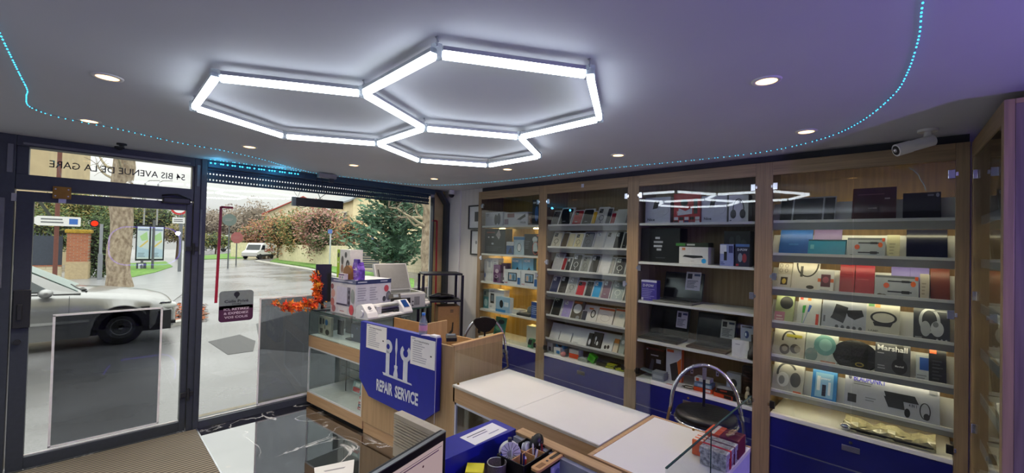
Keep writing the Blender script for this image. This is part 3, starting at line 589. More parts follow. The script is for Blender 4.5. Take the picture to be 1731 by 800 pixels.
# ---- cabinet 2: phone cases
def case(box, sh, col, label, kind='', frame='#d8d8d8', dark='#17181b', dn=.055, cat='phone case'):
    c, sn = cos(TILT), sin(TILT); x = FX+.03+c*dn; z = TL[sh]-sn*dn+.001
    y, w, h = place(box, x+.025, z); h = h/cos(TILT)+.012; d = .016
    root = G(); root.box((-w/2, 0, 0), (w/2, d, h), P(frame)); o = root.build('phone_case', loc=(x, y, z), rot=(-TILT, 0, RZW), bevel=.0015)
    tag(o, label, cat, 'phone cases on the tilted shelves')
    if kind == 'blank': return o
    g = G(); ww, hh = w*.84, h*.88; g.T = Matrix.Translation((-ww/2, -.0035, h*.05))
    rr = min(ww, hh)*.14
    g.prism(rrect(ww, hh, rr, 3), P(col), (0, 0, 0), X, Z, (0, .006, 0)); A = []
    if 'c' in kind: A += [('r', .1, .72, .5, .95, dark), ('e', .2, .88, .06, .035, '#8a8d92'), ('e', .38, .8, .06, .035, '#8a8d92')]
    if 'k' in kind: A += [('r', .1, .74, .48, .96, '#dfe2e4'), ('e', .22, .9, .06, .03, '#4a4c50'), ('e', .36, .82, .06, .03, '#4a4c50')]
    if 'o' in kind: A += [('o', .5, .42, .27, .16, .045, dark), ('r', .47, .12, .53, .22, dark)]
    if 'w' in kind: A += [('o', .5, .42, .27, .16, .045, '#e2e4e6'), ('r', .47, .12, .53, .22, '#e2e4e6')]
    if 't' in kind: A += [('l', .3, .2, .75, .3, 1, '#9aa0a8')]
    g.art((0, -.0004, 0), X, Z, ww, hh, A); cs = g.build('case', o); return o
CL = [
 (0, (932, 357, 944, 377), '#6d6b66', 'grey clear case at the left end of the top row of phone cases', 'c'), (0, (944, 352, 966, 377), '#1b1d24', 'black phone case in a white frame, second in the top row', 't'),
 (0, (967, 356, 984, 377), '#b0182c', 'red phone case in the top row', 'ct'), (0, (983, 354, 1001, 377), '#14151a', 'black phone case with a red mark, right of the red one in the top row', 't'),
 (0, (1000, 358, 1007, 377), '#d8a81c', 'yellow phone case in the top row', ''), (0, (1007, 351, 1025, 377), '#d2d2cc', 'white phone case with ring in the top row', 'co'),
 (0, (1024, 352, 1032, 377), '#3b3d44', 'slim dark edged case right of the white ring case', ''), (0, (1032, 361, 1040, 377), '#a01c34', 'small red case near the right end of the top row', ''), (0, (1040, 355, 1058, 377), '#d8d9d6', 'plain white box case at the right end of the top row', 'blank'),
 (1, (932, 393, 948, 415), '#d8d2bc', 'cream ring case at the left end of the second row', 'co'), (1, (949, 394, 959, 415), '#6e6254', 'brown slim case in the second row', ''), (1, (959, 395, 970, 416), '#d6caa0', 'plain cream case in the second row', ''), (1, (970, 395, 984, 417), '#dccf9e', 'cream case with dark ring in the middle of the second row', 'co'),
 (1, (984, 393, 1003, 417), '#4c5262', 'slate grey case with ring in the second row', 'co'), (1, (1004, 392, 1021, 418), '#dcdad2', 'white case with gold patch in the second row', 'k'), (1, (1022, 392, 1037, 418), '#dadbd8', 'white case with small black camera in the second row', 'c'),
 (1, (1037, 392, 1051, 419), '#15161a', 'black case with pale lens in the second row', 'k'), (1, (1052, 394, 1060, 419), '#1d1f22', 'black case cut off by the frame, second row', 't'),
 (2, (934, 430, 950, 453), '#b9bcba', 'clear pale case at the left end of the third row', 'k'), (2, (950, 437, 956, 453), '#96202e', 'slim red case in the third row', ''), (2, (957, 437, 965, 454), '#2b2d32', 'slim black case in the third row', 'k'),
 (2, (965, 431, 981, 456), '#16181c', 'black case with white ring in the third row', 'kw'), (2, (982, 434, 995, 458), '#7c7e78', 'clear grey case with dark camera in the third row', 'co'), (2, (996, 433, 1011, 459), '#191b20', 'black case with white camera square in the third row', 'k'),
 (2, (1012, 431, 1030, 461), '#dededb', 'tall white box among the third row of cases', 'blank'), (2, (1031, 437, 1036, 461), '#8d8880', 'slim grey stack in the third row', ''), (2, (1037, 437, 1057, 463), '#202430', 'dark navy case with white ring at the right of the third row', 'kw'),
 (3, (930, 468, 944, 491), '#1e2c58', 'navy blue case at the left end of the fourth row', 'k'), (3, (944, 468, 958, 493), '#111216', 'black case in white frame, second in the fourth row', 'k'), (3, (958, 470, 973, 496), '#a4a6a4', 'clear case with grey ring in the fourth row', 'ko'),
 (3, (974, 477, 988, 498), '#c01c30', 'bright red case in the fourth row', 'c'), (3, (989, 477, 1001, 500), '#1c1d22', 'black case between the red and the cyan one', 'c'), (3, (1001, 477, 1015, 502), '#1e9ad6', 'cyan blue case in the fourth row', 'k'),
 (3, (1016, 475, 1031, 503), '#6c3f5a', 'mauve case in the fourth row', 'kt'), (3, (1033, 478, 1054, 506), '#9aa4a6', 'iridescent clear case with ring at the right of the fourth row', 'kw'),
 (4, (932, 505, 948, 532), '#22282a', 'dark case with orange lens at the left end of the fifth row', 'c'), (4, (949, 509, 965, 536), '#9d8fc8', 'lilac case in the fifth row', 'kt'), (4, (983, 527, 992, 541), '#202a44', 'small navy case in white frame in the fifth row', ''),
]
for sh, bx, c_, lb, kd in CL: case(bx, sh, c_, lb, kd)
titem((965, 512, 984, 540), 4, '#4a4540', 'product_box', 'dark box with a white charging puck in the fifth row', 'box', [('e', .5, .6, .36, .25, '#dcdedc'), ('e', .68, .15, .16, .1, '#8a8c90'), ('r', .1, .86, .8, .97, '#c8682c')], group='small boxes among the cases')
titem((993, 523, 1009, 544), 4, '#d8d4ce', 'product_box', 'white box with a black ring in the fifth row', 'box', [('o', .55, .6, .26, .26, .1, '#17181a'), ('r', .05, .86, .5, .97, '#d46a34')], group='small boxes among the cases')
titem((1010, 523, 1036, 551), 4, '#e0d9d0', 'product_box', 'wide white box with orange band in the fifth row', 'box', [('r', 0, .84, 1, .95, '#d4562a'), ('o', .5, .4, .3, .2, .02, '#b0a8a0'), ('r', .06, .06, .94, .08, '#c88a50')], group='small boxes among the cases')
titem((1038, 525, 1056, 554), 4, '#dcd8d0', 'product_box', 'white box with orange band at the right end of the fifth row', 'box', [('r', 0, .86, 1, .96, '#c8502a'), ('e', .6, .6, .2, .12, '#c2c8c8')], group='small boxes among the cases')
for k, (bx, c_, lb, A) in enumerate([((931, 560, 946, 573), '#d9dad8', 'low white packet at the left of the lowest tilted case shelf', []), ((947, 563, 966, 577), '#d5d6d5', 'second low white packet on the lowest tilted case shelf', []),
    ((968, 563, 993, 583), '#dcddda', 'wide white packet on the lowest tilted case shelf', [('l', .1, .1, .6, .2, 1, '#a8aaa8')]), ((994, 566, 1000, 585), '#2a2c2e', 'narrow black packet on the lowest tilted case shelf', [('e', .5, .4, .3, .2, '#d8d8d8')]),
    ((1001, 565, 1016, 588), '#131418', 'black box with white earbuds on the lowest tilted case shelf', [('e', .35, .62, .1, .12, '#e4e4e4'), ('e', .6, .35, .1, .12, '#e4e4e4'), ('r', .33, .3, .38, .6, '#e4e4e4')]),
    ((1018, 577, 1036, 593), '#dadbd6', 'white box with black earbuds on the lowest tilted case shelf', [('e', .35, .35, .12, .16, '#1a1a1a'), ('e', .62, .4, .12, .16, '#1a1a1a')]), ((1037, 576, 1045, 598), '#d8c8b0', 'small orange topped packet on the lowest tilted case shelf', [('r', 0, .7, 1, 1, '#e08a2c')]),
    ((1047, 568, 1056, 600), '#9ca4a0', 'grey packet at the right end of the lowest tilted case shelf', [('e', .5, .6, .3, .1, '#e8e8e8')])]):
    titem(bx, 5, c_, 'accessory_packet', lb, 'packet', A, group='packets on the lowest tilted shelf')
g2 = 'goods at the bottom of the phone case cabinet'
for bx, c_, lb, A, x_ in [((922, 578, 934, 601), '#d8d8d4', 'white packet stack at the bottom left of the case cabinet', [('r', .3, .1, .7, .5, '#40404a')], 3.5), ((936, 588, 947, 605), '#dcdcda', 'white box with blue window, bottom of the case cabinet', [('r', .4, .15, .9, .6, '#2c7cc0')], 3.46),
    ((940, 576, 953, 590), '#3a8ac0', 'blue and black box on the white boxes in the case cabinet', [('e', .5, .5, .3, .3, '#12161c')], 3.5), ((962, 592, 978, 612), '#d8d4cc', 'white and orange box at the bottom of the case cabinet', [('r', 0, 0, 1, .55, '#e04a1c')], 3.47)]:
    o = item(bx, B0, c_, 'product_box', lb, 'box', A, x=x_, d=.08, group=g2, dz=.055 if bx[1] == 576 else 0)
item((940, 590, 953, 606), B0, '#b8c4cc', 'product_box', 'pale box under the blue and black box in the case cabinet', 'box', [('r', .2, .2, .8, .6, '#1e6aa8')], x=3.5, d=.08, group=g2)
g = G(); g.ball((0, .03, .024), (.03, .03, .024), P('#d88a90'), n=16); g.ball((0, .03, .03), (.018, .032, .012), P('#c05a60')); tag(g.build('pink_case', loc=(3.45, onx(956, 602, 3.45).y, B0+.001)), 'round pink case at the bottom of the case cabinet', 'case')
g = G(); g.box((-.04, 0, 0), (.035, .05, .07), P('#48b42a'), R=Matrix.Rotation(radians(24), 3, 'Y')); g.box((-.03, -.001, .02), (.02, .0, .05), P('#2e8a1c'), R=Matrix.Rotation(radians(24), 3, 'Y')); tag(g.build('product_box', loc=(3.46, onx(1000, 607, 3.46).y, B0+.012), rot=(0, 0, RZW)), 'bright green box tipped on its corner in the case cabinet', 'box', g2)
g = G(); g.box((-.06, 0, 0), (.05, .07, .025), P('#9aa09c')); g.box((-.05, .01, .025), (.03, .06, .033), P('#c0c6c2')); tag(g.build('product_packet', loc=(3.44, onx(985, 612, 3.44).y, B0+.001), rot=(0, 0, RZW)), 'clear grey packet left of the green box', 'packet', g2)
for k, (u_, v_, zz, l_) in enumerate(((1016, 617, 0, 'black'), (1032, 622, 0, 'lower black and yellow'), (1034, 616, .022, 'upper black and yellow'), (1049, 628, 0, 'yellow and black triangular'))):
    g = G(); g.box((-.055, 0, 0), (.055, .08, .02), P('#1c1d16')); g.box((-.05, -.0005, .004), (.03 if k else -.03, 0, .016), P('#b8c020' if k else '#50544a')); g.box((-.05, .0, .02), (.05, .03, .0205), P('#c8cc20' if k else '#34362e'))
    tag(g.build('tool_packet', loc=(3.45, onx(u_, v_, 3.45).y, B0+.001+zz), rot=(0, 0, RZW+.1*(k % 2))), l_+' tool packet at the bottom right of the case cabinet', 'packet', g2)
# ---- cabinet 3
g3 = 'boxed goods in the laptop cabinet'
CAMA = [('p', [(.3, .55), (.38, .85), (.58, .88), (.5, .58)], '#26282c'), ('o', .72, .5, .22, .2, .015, '#a8acb4'), ('r', .5, .22, .75, .5, '#cfd3da'), ('t', .1, .1, .1, 'Nice', '#2a2c30', .3)]
item((1091, 334, 1133, 376), S0, '#d3d8e0', 'product_box', 'white camera box left of the red box on the top shelf', 'box', CAMA, x=3.52, d=.1, group=g3)
item((1139, 327, 1184, 376), S0, '#c01f2c', 'product_box', 'red box with white lettering and badges on the top shelf of the laptop cabinet', 'box', [('e', .4, .68, .14, .12, '#1c1c20'), ('p', [(.15, .25), (.2, .5), (.45, .4), (.7, .5), (.7, .3)], '#d8dde2'), ('t', .12, .3, .1, 'Strike', '#ece8e8', .5)]+[('r', .02+.2*i, .1, .18+.2*i, .2, ['#e4e4e4', '#241c20', '#e4e4e4', '#241c20', '#dcdcdc'][i]) for i in range(5)]+[('r', .02+.2*i, .01, .18+.2*i, .08, ['#3a3038', '#d8d0d8', '#3a2c6a', '#8a3040', '#d8d8d8'][i]) for i in range(5)]+[('r', .76, .3, .9, .8, '#18181c')], x=3.5, d=.12, side='#8a141e', group=g3)
item((1186, 331, 1229, 376), S0, '#d3d8e0', 'product_box', 'white camera box right of the red box on the top shelf', 'box', CAMA, x=3.52, d=.1, group=g3)
item((1232, 330, 1265, 376), S0, '#d9dbdf', 'product_box', 'white headphone box at the right end of the top shelf, laptop cabinet', 'box', [('o', .5, .45, .3, .42, .05, '#1c1e24', 0, 180), ('e', .24, .3, .15, .17, '#22252c'), ('e', .72, .3, .15, .17, '#22252c'), ('r', .05, .04, .15, .08, '#666666')], x=3.5, d=.1, side='#a8a8b0', group=g3)
item((1082, 386, 1149, 443), S1, '#0d0f14', 'product_box', 'large black box with white stickers on the second shelf', 'box', [('r', .38, .68, .5, .74, '#c8ccd2'), ('r', .34, .56, .58, .62, '#b0b4ba'), ('r', .34, .44, .56, .5, '#c8ccd2'), ('r', .42, .34, .54, .4, '#b8bcc2'), ('l', .4, .1, .7, .16, 1, '#4a4c54')], x=3.52, d=.16, group=g3)
g = G(); g.box((-.13, 0, 0), (.13, .12, .035), P('#24301f')); g.art((-.13, 0, 0), X, Z, .26, .035, [('r', 0, .2, .3, .8, '#3f8a3a'), ('r', .35, .3, .6, .7, '#c8ccc4')]); o_y = onx(1172, 414, 3.52).y
item((1148, 418, 1197, 448), S1, '#e0dfdc', 'product_box', 'white box with a flat black device and a round blue sticker', 'box', [('p', [(.12, .42), (.2, .52), (.8, .5), (.84, .4), (.5, .34)], '#17191c'), ('r', .1, .8, .22, .95, '#e09060'), ('e', .86, .2, .08, .14, '#2fa8e8'), ('l', .4, .15, .6, .2, 1, '#999999')], x=3.48, d=.14, group=g3)
hb = place((1148, 418, 1197, 448), 3.48, S1)[2]
tag(g.build('product_box', loc=(3.485, o_y, S1+hb+.002), rot=(0, 0, RZW)), 'flat green and black box lying on the white device box', 'box', g3)
item((1217, 413, 1240, 449), S1, '#8f9ad0', 'product_box', 'blue and white box with a black device on the second shelf', 'box', [('r', 0, .55, .48, .96, '#dfe4f2'), ('r', .3, .25, .52, .65, '#14161c'), ('r', .65, .6, .95, .92, '#3a4078'), ('l', .05, .05, .4, .2, 2, '#3c4a90')], x=3.46, d=.07, side='#4b4f88', group=g3)
item((1243, 413, 1267, 450), S1, '#1c2140', 'product_box', 'dark blue game accessory box at the right of the second shelf', 'box', [('r', 0, .88, 1, 1, '#5a80c8'), ('t', .15, .7, .1, 'D-POW', '#e8ecf4', .7), ('e', .35, .4, .16, .2, '#8a96a8'), ('e', .65, .38, .16, .2, '#a03a44'), ('r', .05, .03, .25, .12, '#c03040')], x=3.46, d=.07, group=g3)
item((1224, 391, 1268, 430), S1, '#1b1c22', 'product_box', 'dark box standing behind the blue boxes on the second shelf', 'box', [('e', .3, .7, .1, .14, '#3c3e46'), ('e', .55, .75, .1, .14, '#3c3e46'), ('e', .75, .6, .12, .16, '#3a3c42')], x=3.62, d=.1, group=g3)
item((1084, 474, 1110, 506), S2, '#4a3f9e', 'product_box', 'purple box at the left of the third shelf, laptop cabinet', 'box', [('r', 0, .9, 1, 1, '#d6d6ea'), ('t', .12, .68, .12, 'D-POW', '#e8e8f4', .7), ('l', .05, .1, .95, .6, 6, '#8f8ad8'), ('r', .02, .02, .15, .14, '#d8d8e8')], x=3.46, d=.07, group=g3)
def laptop(label, su0, sv0, su1, sv1, z, x, depth, ang, card, basecol='#3a3c40', baseoff=-.03):
    """screen seen from px box, hinge at depth x, keyboard deck towards the front"""
    y, w, h = place((su0, sv0, su1, sv1), x, z)
    t = thing('laptop', label, 'laptop', (x, y, z+.001), RZW, 'opened laptops in the cabinet')
    g = G(); g.box((-w/2, -depth, 0), (w/2, 0, .016), P(basecol)); b = g.build('base', t, .003)
    g = G(); g.box((-w/2+.02, -depth*.55, .016), (w/2-.02, -.015, .0168), BLACK)
    for r_ in range(5):
        for c_ in range(13): kw = (w-.05)/13; g.box((-w/2+.026+c_*kw, -depth*.53+r_*depth*.1, .0168), (-w/2+.026+(c_+.85)*kw, -depth*.53+(r_+.8)*depth*.1, .018), P('#26272a'))
    g.build('keyboard', b)
    g = G(); g.box((-.045, -depth+.01, .016), (.045, -depth*.6, .0165), P('#55585c')); g.build('touchpad', b)
    s_ = thing('lid', None, None); s_.parent = t; s_.location = (0, 0, .014); s_.rotation_euler = (-ang, 0, 0); s_.empty_display_size = .02
    for k in ('label', 'category'):
        if k in s_: del s_[k]
    g = G(); g.box((-w/2, 0, 0), (w/2, .008, h), P('#1d1f22')); g.build('lid_frame', s_, .002)
    g = G(); g.box((-w/2+.008, -.001, .018), (w/2-.008, 0, h-.01), mat('dead_screen', '#08090c', .12, vary=.02)); g.build('screen', s_)
    cx0, cz0, cw, ch = card
    g = G(); g.box((w*(cx0-.5), -.004, h*cz0), (w*(cx0-.5)+cw, -.002, h*cz0+ch), PAPER)
    g.art((w*(cx0-.5), -.004, h*cz0), X, Z, cw, ch, [('r', .1, .62, .42, .9, '#2a2c34'), ('r', .55, .78, .95, .9, '#4a5a7a'), ('l', .1, .1, .9, .55, 6, '#55585e')]); g.build('price_card', s_)
    return t
laptop('opened laptop with a white and blue card on the third shelf', 1121, 463, 1187, 509, S2, 3.66, .21, radians(14), (.55, .38, .125, .16), '#6a6a68')
laptop('left opened laptop on the fourth shelf with a white card', 1098, 521, 1163, 578, S3, 3.68, .22, radians(12), (.68, .34, .095, .145), '#3b3f42')
laptop('right opened laptop on the fourth shelf with a white card', 1176, 534, 1243, 596, S3, 3.66, .21, radians(14), (.62, .26, .105, .15), '#5d534e')
item((1237, 576, 1266, 607), S3, '#e0dfdc', 'product_box', 'white box at the right end of the fourth shelf, laptop cabinet', 'box', [('l', .2, .7, .6, .8, 1, '#9a9aa0')], x=3.46, d=.09, group=g3)
hb = place((1237, 576, 1266, 607), 3.46, S3)[2]
item((1252, 551, 1273, 578), S3+hb, '#97a0b0', 'blister_pack', 'clear blister pack with a blue gadget standing on the white box', 'blister pack', [('e', .5, .42, .18, .24, '#1c3a78'), ('r', .1, .85, .9, .97, '#3a3e48'), ('e', .42, .42, .06, .12, '#dce8f4')], x=3.475, d=.02, group=g3)
g = G(); g.tube([(0, 0, .001), (0, .005, .05), (.02, .01, .1), (.01, .012, .18)], [.022, .02, .016, .012], BLACK, n=10); tag(g.build('black_stand', loc=(3.45, onx(1269, 590, 3.45).y, S3+.002), rot=(0, 0, RZW)), 'black curved stand at the right end of the fourth shelf', 'stand')
g4 = 'goods at the bottom of the laptop cabinet'
item((1091, 589, 1122, 640), B0, '#14141a', 'product_box', 'black box with a red rim at the bottom of the laptop cabinet', 'box', [('r', 0, .93, 1, .99, '#6a1c24'), ('l', .3, .68, .9, .78, 1, '#c8c8d0'), ('p', [(.2, .15), (.35, .6), (.5, .55), (.4, .1)], '#4a4e5a'), ('r', .6, .45, .85, .6, '#d0d4da'), ('e', .1, .93, .05, .03, '#d8d8d8')], x=3.6, d=.08, group=g4)
item((1126, 590, 1152, 645), B0, '#dcdcd8', 'product_box', 'white box with a black drive and orange edge, bottom of the laptop cabinet', 'box', [('p', [(.25, .5), (.7, .62), (.9, .05), (.4, .02)], '#2a2c34'), ('p', [(.72, .62), (.98, .75), (.98, .02), (.86, .02)], '#e06a24'), ('r', .05, .88, .5, .96, '#d85a2a'), ('l', .05, .05, .25, .2, 3, '#888888')], x=3.54, d=.05, side='#d85a24', group=g4)
item((1102, 630, 1122, 646), B0, '#87909a', 'product_box', 'small grey box lying in front of the black box', 'box', [('r', .1, .3, .9, .7, '#a8b0b8')], x=3.45, d=.08, group=g4)
g = G(); g.box((-.1, 0, 0), (.08, .06, .012), P('#8a98a0')); g.box((-.09, .01, .012), (.07, .05, .018), P('#5a6a74')); tag(g.build('blister_pack', loc=(3.5, onx(1100, 632, 3.5).y, B0+.032), rot=(0, .12, RZW)), 'flat grey blister lying at the bottom left of the laptop cabinet', 'blister pack', g4)
g = G(); g.box((-.08, 0, 0), (.07, .1, .006), P('#c8cacc')); g.box((-.05, -.0004, .001), (.0, 0, .005), P('#c04a34')); tag(g.build('leaflet', loc=(3.435, onx(1137, 650, 3.44).y, B0+.001), rot=(0, 0, RZW)), 'flat pale leaflet pack in front of the white drive box', 'leaflet', g4)
def lay(u_, v_, x_, z_, w_, d_, h_, col, lb, A=(), top=None, rz=0, name='product_box'):
    boxed(name, lb, 'box', (x_, onx(u_, v_, x_).y, z_), RZW+rz, w_, d_, h_, col, list(A), g4, top=top)
lay(1188, 655, 3.46, B0+.001, .14, .11, .032, '#d84a20', 'orange box lying behind the stool hoop, lower of two', [('r', .5, .2, .9, .8, '#e8e0dc')], '#3a3c44', .1)
lay(1188, 646, 3.465, B0+.034, .13, .1, .03, '#7d96b4', 'blue and white box lying on the orange box', [('r', .2, .2, .9, .8, '#b4c4d8')], '#33587e', .05)
lay(1187, 632, 3.5, B0+.066, .12, .08, .03, '#d5d5d2', 'white box on top of the blue one behind the stool', [('r', .1, .1, .3, .9, '#c84a2c')], None, 0)
lay(1222, 668, 3.44, B0+.001, .14, .1, .03, '#d6481f', 'orange edged box in front, behind the stool bracket', [('r', .55, .1, .95, .9, '#1d1d22')], '#1a1a1e', -.1)
lay(1226, 655, 3.47, B0+.032, .12, .09, .03, '#1b1c20', 'black box on the orange edged box', [('r', .2, .3, .6, .7, '#c04a34')], '#a8aaae', .15)
lay(1250, 676, 3.435, B0+.001, .1, .08, .045, '#15161a', 'black box with white mark right of the stool hoop', [('r', .3, .3, .7, .5, '#c8ccd0')])
item((1228, 632, 1252, 668), B0, '#c2c6cc', 'product_box', 'grey box with dark drawing standing behind the black one', 'box', [('e', .5, .55, .25, .2, '#3c4048'), ('l', .1, .1, .9, .3, 2, '#777a80')], x=3.58, d=.06, group=g4)
item((1254, 622, 1276, 676), B0, '#2a1a1c', 'product_box', 'tall dark maroon box at the bottom right of the laptop cabinet', 'box', [('l', .2, .5, .8, .9, 4, '#5a3a3c')], x=3.6, d=.06, group=g4)
g = G(); g.tube([(-.03, 0, .01), (.02, -.01, .012), (.05, .02, .01), (.02, .05, .012), (-.03, .04, .012), (-.05, .02, .01), (-.02, -.005, .016)], .004, BLACK, n=6); tag(g.build('coiled_cable', loc=(3.44, onx(1162, 656, 3.44).y, B0+.0), rot=(0, 0, RZW)), 'coiled black cable on the base shelf of the laptop cabinet', 'cable', g4)
g = G(); g.ball((0, .02, .05), (.02, .02, .05), P('#cfc3a8')); g.ball((0, .02, .11), (.014, .014, .02), P('#b8ac90')); tag(g.build('small_bottle', loc=(3.45, onx(1269, 672, 3.45).y, B0+.001)), 'small cream bottle at the bottom right of the laptop cabinet', 'bottle', g4)
# ---- cabinet 4
g5 = 'goods in the brightly lit cabinet'
titem((1317, 335, 1412, 372), 0, '#c3c5cc', 'tablet_case', 'long silver and black tablet case lying sideways, top left of the lit cabinet', 'case', [('r', .02, .05, .24, .95, '#17181d'), ('r', .27, .05, .78, .95, '#191a20'), ('r', .81, .05, .985, .95, '#15161a'), ('l', .33, .1, .62, .2, 1, '#9da0a8')], d=.02, group=g5)
titem((1440, 318, 1515, 372), 0, '#4e1f25', 'laptop_sleeve', 'dark red laptop sleeve standing on the top shelf', 'sleeve', [('l', .12, .78, .8, .84, 1, '#8a5a5e'), ('r', .74, .66, .86, .7, '#c8b0b0'), ('t', .38, .4, .035, 'HOME', '#b89a9a', .2)], d=.02, group=g5, side='#b8b8bc')
titem((1526, 327, 1591, 372), 0, '#10121d', 'laptop_sleeve', 'black laptop sleeve on the top shelf with a round grey tab', 'sleeve', [('e', .92, .9, .045, .07, '#b0b4be'), ('r', .66, .87, .82, .93, '#8a8e98')], d=.02, group=g5, side='#c0c0c8')
titem((1317, 391, 1372, 432), 1, '#1e5cae', 'laptop_sleeve', 'blue laptop sleeve on the second shelf', 'sleeve', [('r', .8, .06, .84, .16, '#d8e4f0'), ('r', .3, .45, .6, .5, '#3a78c4')], d=.012, group=g5, dn=.075)
titem((1366, 408, 1431, 434), 1, '#1690b4', 'tablet_case', 'teal tablet case lying in front of the blue sleeve', 'case', [('r', .06, .45, .16, .7, '#68b8cc'), ('r', 0, .92, 1, 1, '#0a4c60'), ('r', .97, 0, 1, 1, '#0a4c60')], d=.012, dn=.045, group=g5)
titem((1374, 388, 1422, 410), 1, '#7d6a9c', 'laptop_sleeve', 'mauve sleeve behind the teal tablet case', 'sleeve', [], d=.008, dn=.083, group=g5)
CAB_ = [('r', 0, .9, 1, 1, '#6a6e76'), ('r', .3, .72, .85, .78, '#2c3040'), ('r', .62, .7, .8, .8, '#20242e'), ('r', .3, .26, .85, .32, '#2c3040'), ('r', .62, .22, .8, .35, '#20242e'), ('e', .27, .55, .07, .12, '#d05a3a'), ('e', .88, .66, .06, .12, '#e06a34'), ('r', .92, .82, .99, .98, '#d8542c'), ('e', .12, .12, .06, .06, '#55504a'), ('e', .22, .1, .06, .06, '#55504a')]
titem((1432, 405, 1496, 436), 1, '#a8b0b8', 'cable_blister', 'cable blister pack on the second shelf of the lit cabinet', 'blister pack', CAB_, d=.014, dn=.05, group=g5)
titem((1499, 400, 1521, 437), 1, '#c9c4a2', 'plastic_bag', 'crumpled clear bag on the second shelf', 'bag', [('l', .2, .2, .7, .7, 4, '#a8a488')], d=.01, dn=.06, group=g5)
titem((1532, 391, 1602, 439), 1, '#10142e', 'laptop_sleeve', 'navy laptop sleeve at the right of the second shelf', 'sleeve', [], d=.014, dn=.07, group=g5, rough=.2)
titem((1314, 448, 1337, 487), 2, '#c8bfb0', 'product_box', 'beige card with round buttons and a lit window on the third shelf', 'box', [('o', .2, .9, .12, .07, .03, '#55504a'), ('o', .6, .9, .12, .07, .03, '#55504a'), ('o', .2, .72, .12, .07, .03, '#55504a'), ('o', .6, .72, .12, .07, .03, '#55504a'), ('r', .02, .1, .95, .58, '#d8d4cc'), ('r', .25, .2, .75, .48, '#4a4030'), ('e', .5, .33, .15, .1, '#e8c860')], d=.015, group=g5)
titem((1338, 446, 1384, 490), 2, '#d8d2c8', 'product_box', 'large white box with a watch strap drawing and orange ribbon', 'box', [('o', .55, .95, .42, .45, .06, '#38342e', 180, 360), ('r', .3, .5, .4, .85, '#4a4844'), ('r', 0, .06, .8, .12, '#c8502c'), ('e', .7, .18, .14, .06, '#4a443c')], d=.015, dn=.07, group=g5)
titem((1382, 459, 1409, 491), 2, '#dcdad6', 'product_box', 'small white box with a dark watch face and orange band', 'box', [('r', 0, .45, 1, .6, '#d0602c'), ('r', .2, .25, .8, .78, '#5a2030'), ('e', .5, .55, .2, .14, '#a0485a'), ('l', .2, .06, .8, .16, 1, '#999999')], d=.02, dn=.045, group=g5)
titem((1419, 449, 1444, 495), 2, '#8e1c2a', 'tablet_case', 'left red tablet case on the third shelf', 'case', [('r', .04, .6, .96, .62, '#a83a44')], d=.014, group='two red tablet cases')
titem((1445, 449, 1478, 496), 2, '#971a30', 'tablet_case', 'right red tablet case on the third shelf', 'case', [('r', .1, .5, .7, .52, '#b84a54')], d=.014, group='two red tablet cases')
titem((1506, 452, 1571, 500), 2, '#7a6fb8', 'laptop_sleeve', 'lilac sleeve behind the cable pack on the third shelf', 'sleeve', [('r', .5, 0, .52, 1, '#6a5fa4')], d=.008, dn=.083, group=g5)
titem((1479, 470, 1553, 504), 2, '#adb3bc', 'cable_blister', 'cable blister pack on the third shelf of the lit cabinet', 'blister pack', CAB_, d=.014, dn=.045, group=g5)
titem((1555, 467, 1571, 504), 2, '#b8b0a4', 'plastic_bag', 'crumpled clear bag on the third shelf', 'bag', [('l', .2, .2, .7, .7, 4, '#9a9084')], d=.01, dn=.05, group=g5)
titem((1573, 458, 1606, 508), 2, '#6d2c1e', 'laptop_sleeve', 'brown leather sleeve at the right end of the third shelf', 'sleeve', [], d=.012, dn=.07, group=g5)
titem((1310, 502, 1341, 542), 3, '#a8b488', 'product_box', 'pale green box with a black mouse on the fourth shelf', 'box', [('e', .58, .72, .36, .22, '#26282a'), ('r', .0, .0, .55, .4, '#b0748c'), ('l', .1, .1, .5, .3, 2, '#d8c8c8')], d=.02, group=g5)
titem((1348, 507, 1387, 548), 3, '#c2c4c4', 'cable_card', 'grey card with a green and a blue cable on the fourth shelf', 'card', [('p', [(.2, .7), (.35, .72), (.3, .45), (.2, .45)], '#3a9a3c'), ('p', [(.48, .75), (.6, .72), (.5, .5), (.42, .5)], '#3a62b4'), ('p', [(.22, .45), (.27, .45), (.25, .1), (.2, .1)], '#8ab090'), ('p', [(.42, .5), (.46, .5), (.3, .1), (.26, .1)], '#8a98b8'), ('r', .06, .9, .2, 1, '#c84838'), ('r', .4, .88, .55, .98, '#d89a50'), ('r', .8, .02, .92, .45, '#c84434'), ('r', .0, .0, .25, .08, '#c84434')], d=.012, group=g5)
titem((1389, 514, 1464, 558), 3, '#9a9fae', 'product_box', 'grey box printed with black binocular goggles', 'box', [('p', [(.25, .55), (.32, .9), (.6, .8), (.55, .45), (.35, .4)], '#24262e'), ('p', [(.55, .7), (.9, .75), (.95, .55), (.75, .4), (.6, .5)], '#1c1e24'), ('p', [(.2, .4), (.5, .25), (.55, .45), (.28, .6)], '#30333c'), ('l', .04, .1, .1, .6, 1, '#5a5e6a')]+[('e', .36+.13*i, .12, .04, .06, '#4a4e5a') for i in range(5)], d=.03, dn=.045, group=g5, side='#7a7f90')
titem((1464, 518, 1521, 567), 3, '#b3b2aa', 'product_box', 'grey box printed with a black headband lamp', 'box', [('o', .52, .55, .4, .2, .07, '#22242a'), ('p', [(.2, .4), (.8, .4), (.74, .28), (.26, .28)], '#26282e'), ('r', .06, .88, .24, .98, '#3a7a3c'), ('r', .26, .86, .42, .98, '#d08a40'), ('t', .08, .1, .05, 'LAMP', '#6a6a66', .3)], d=.03, dn=.045, group=g5)
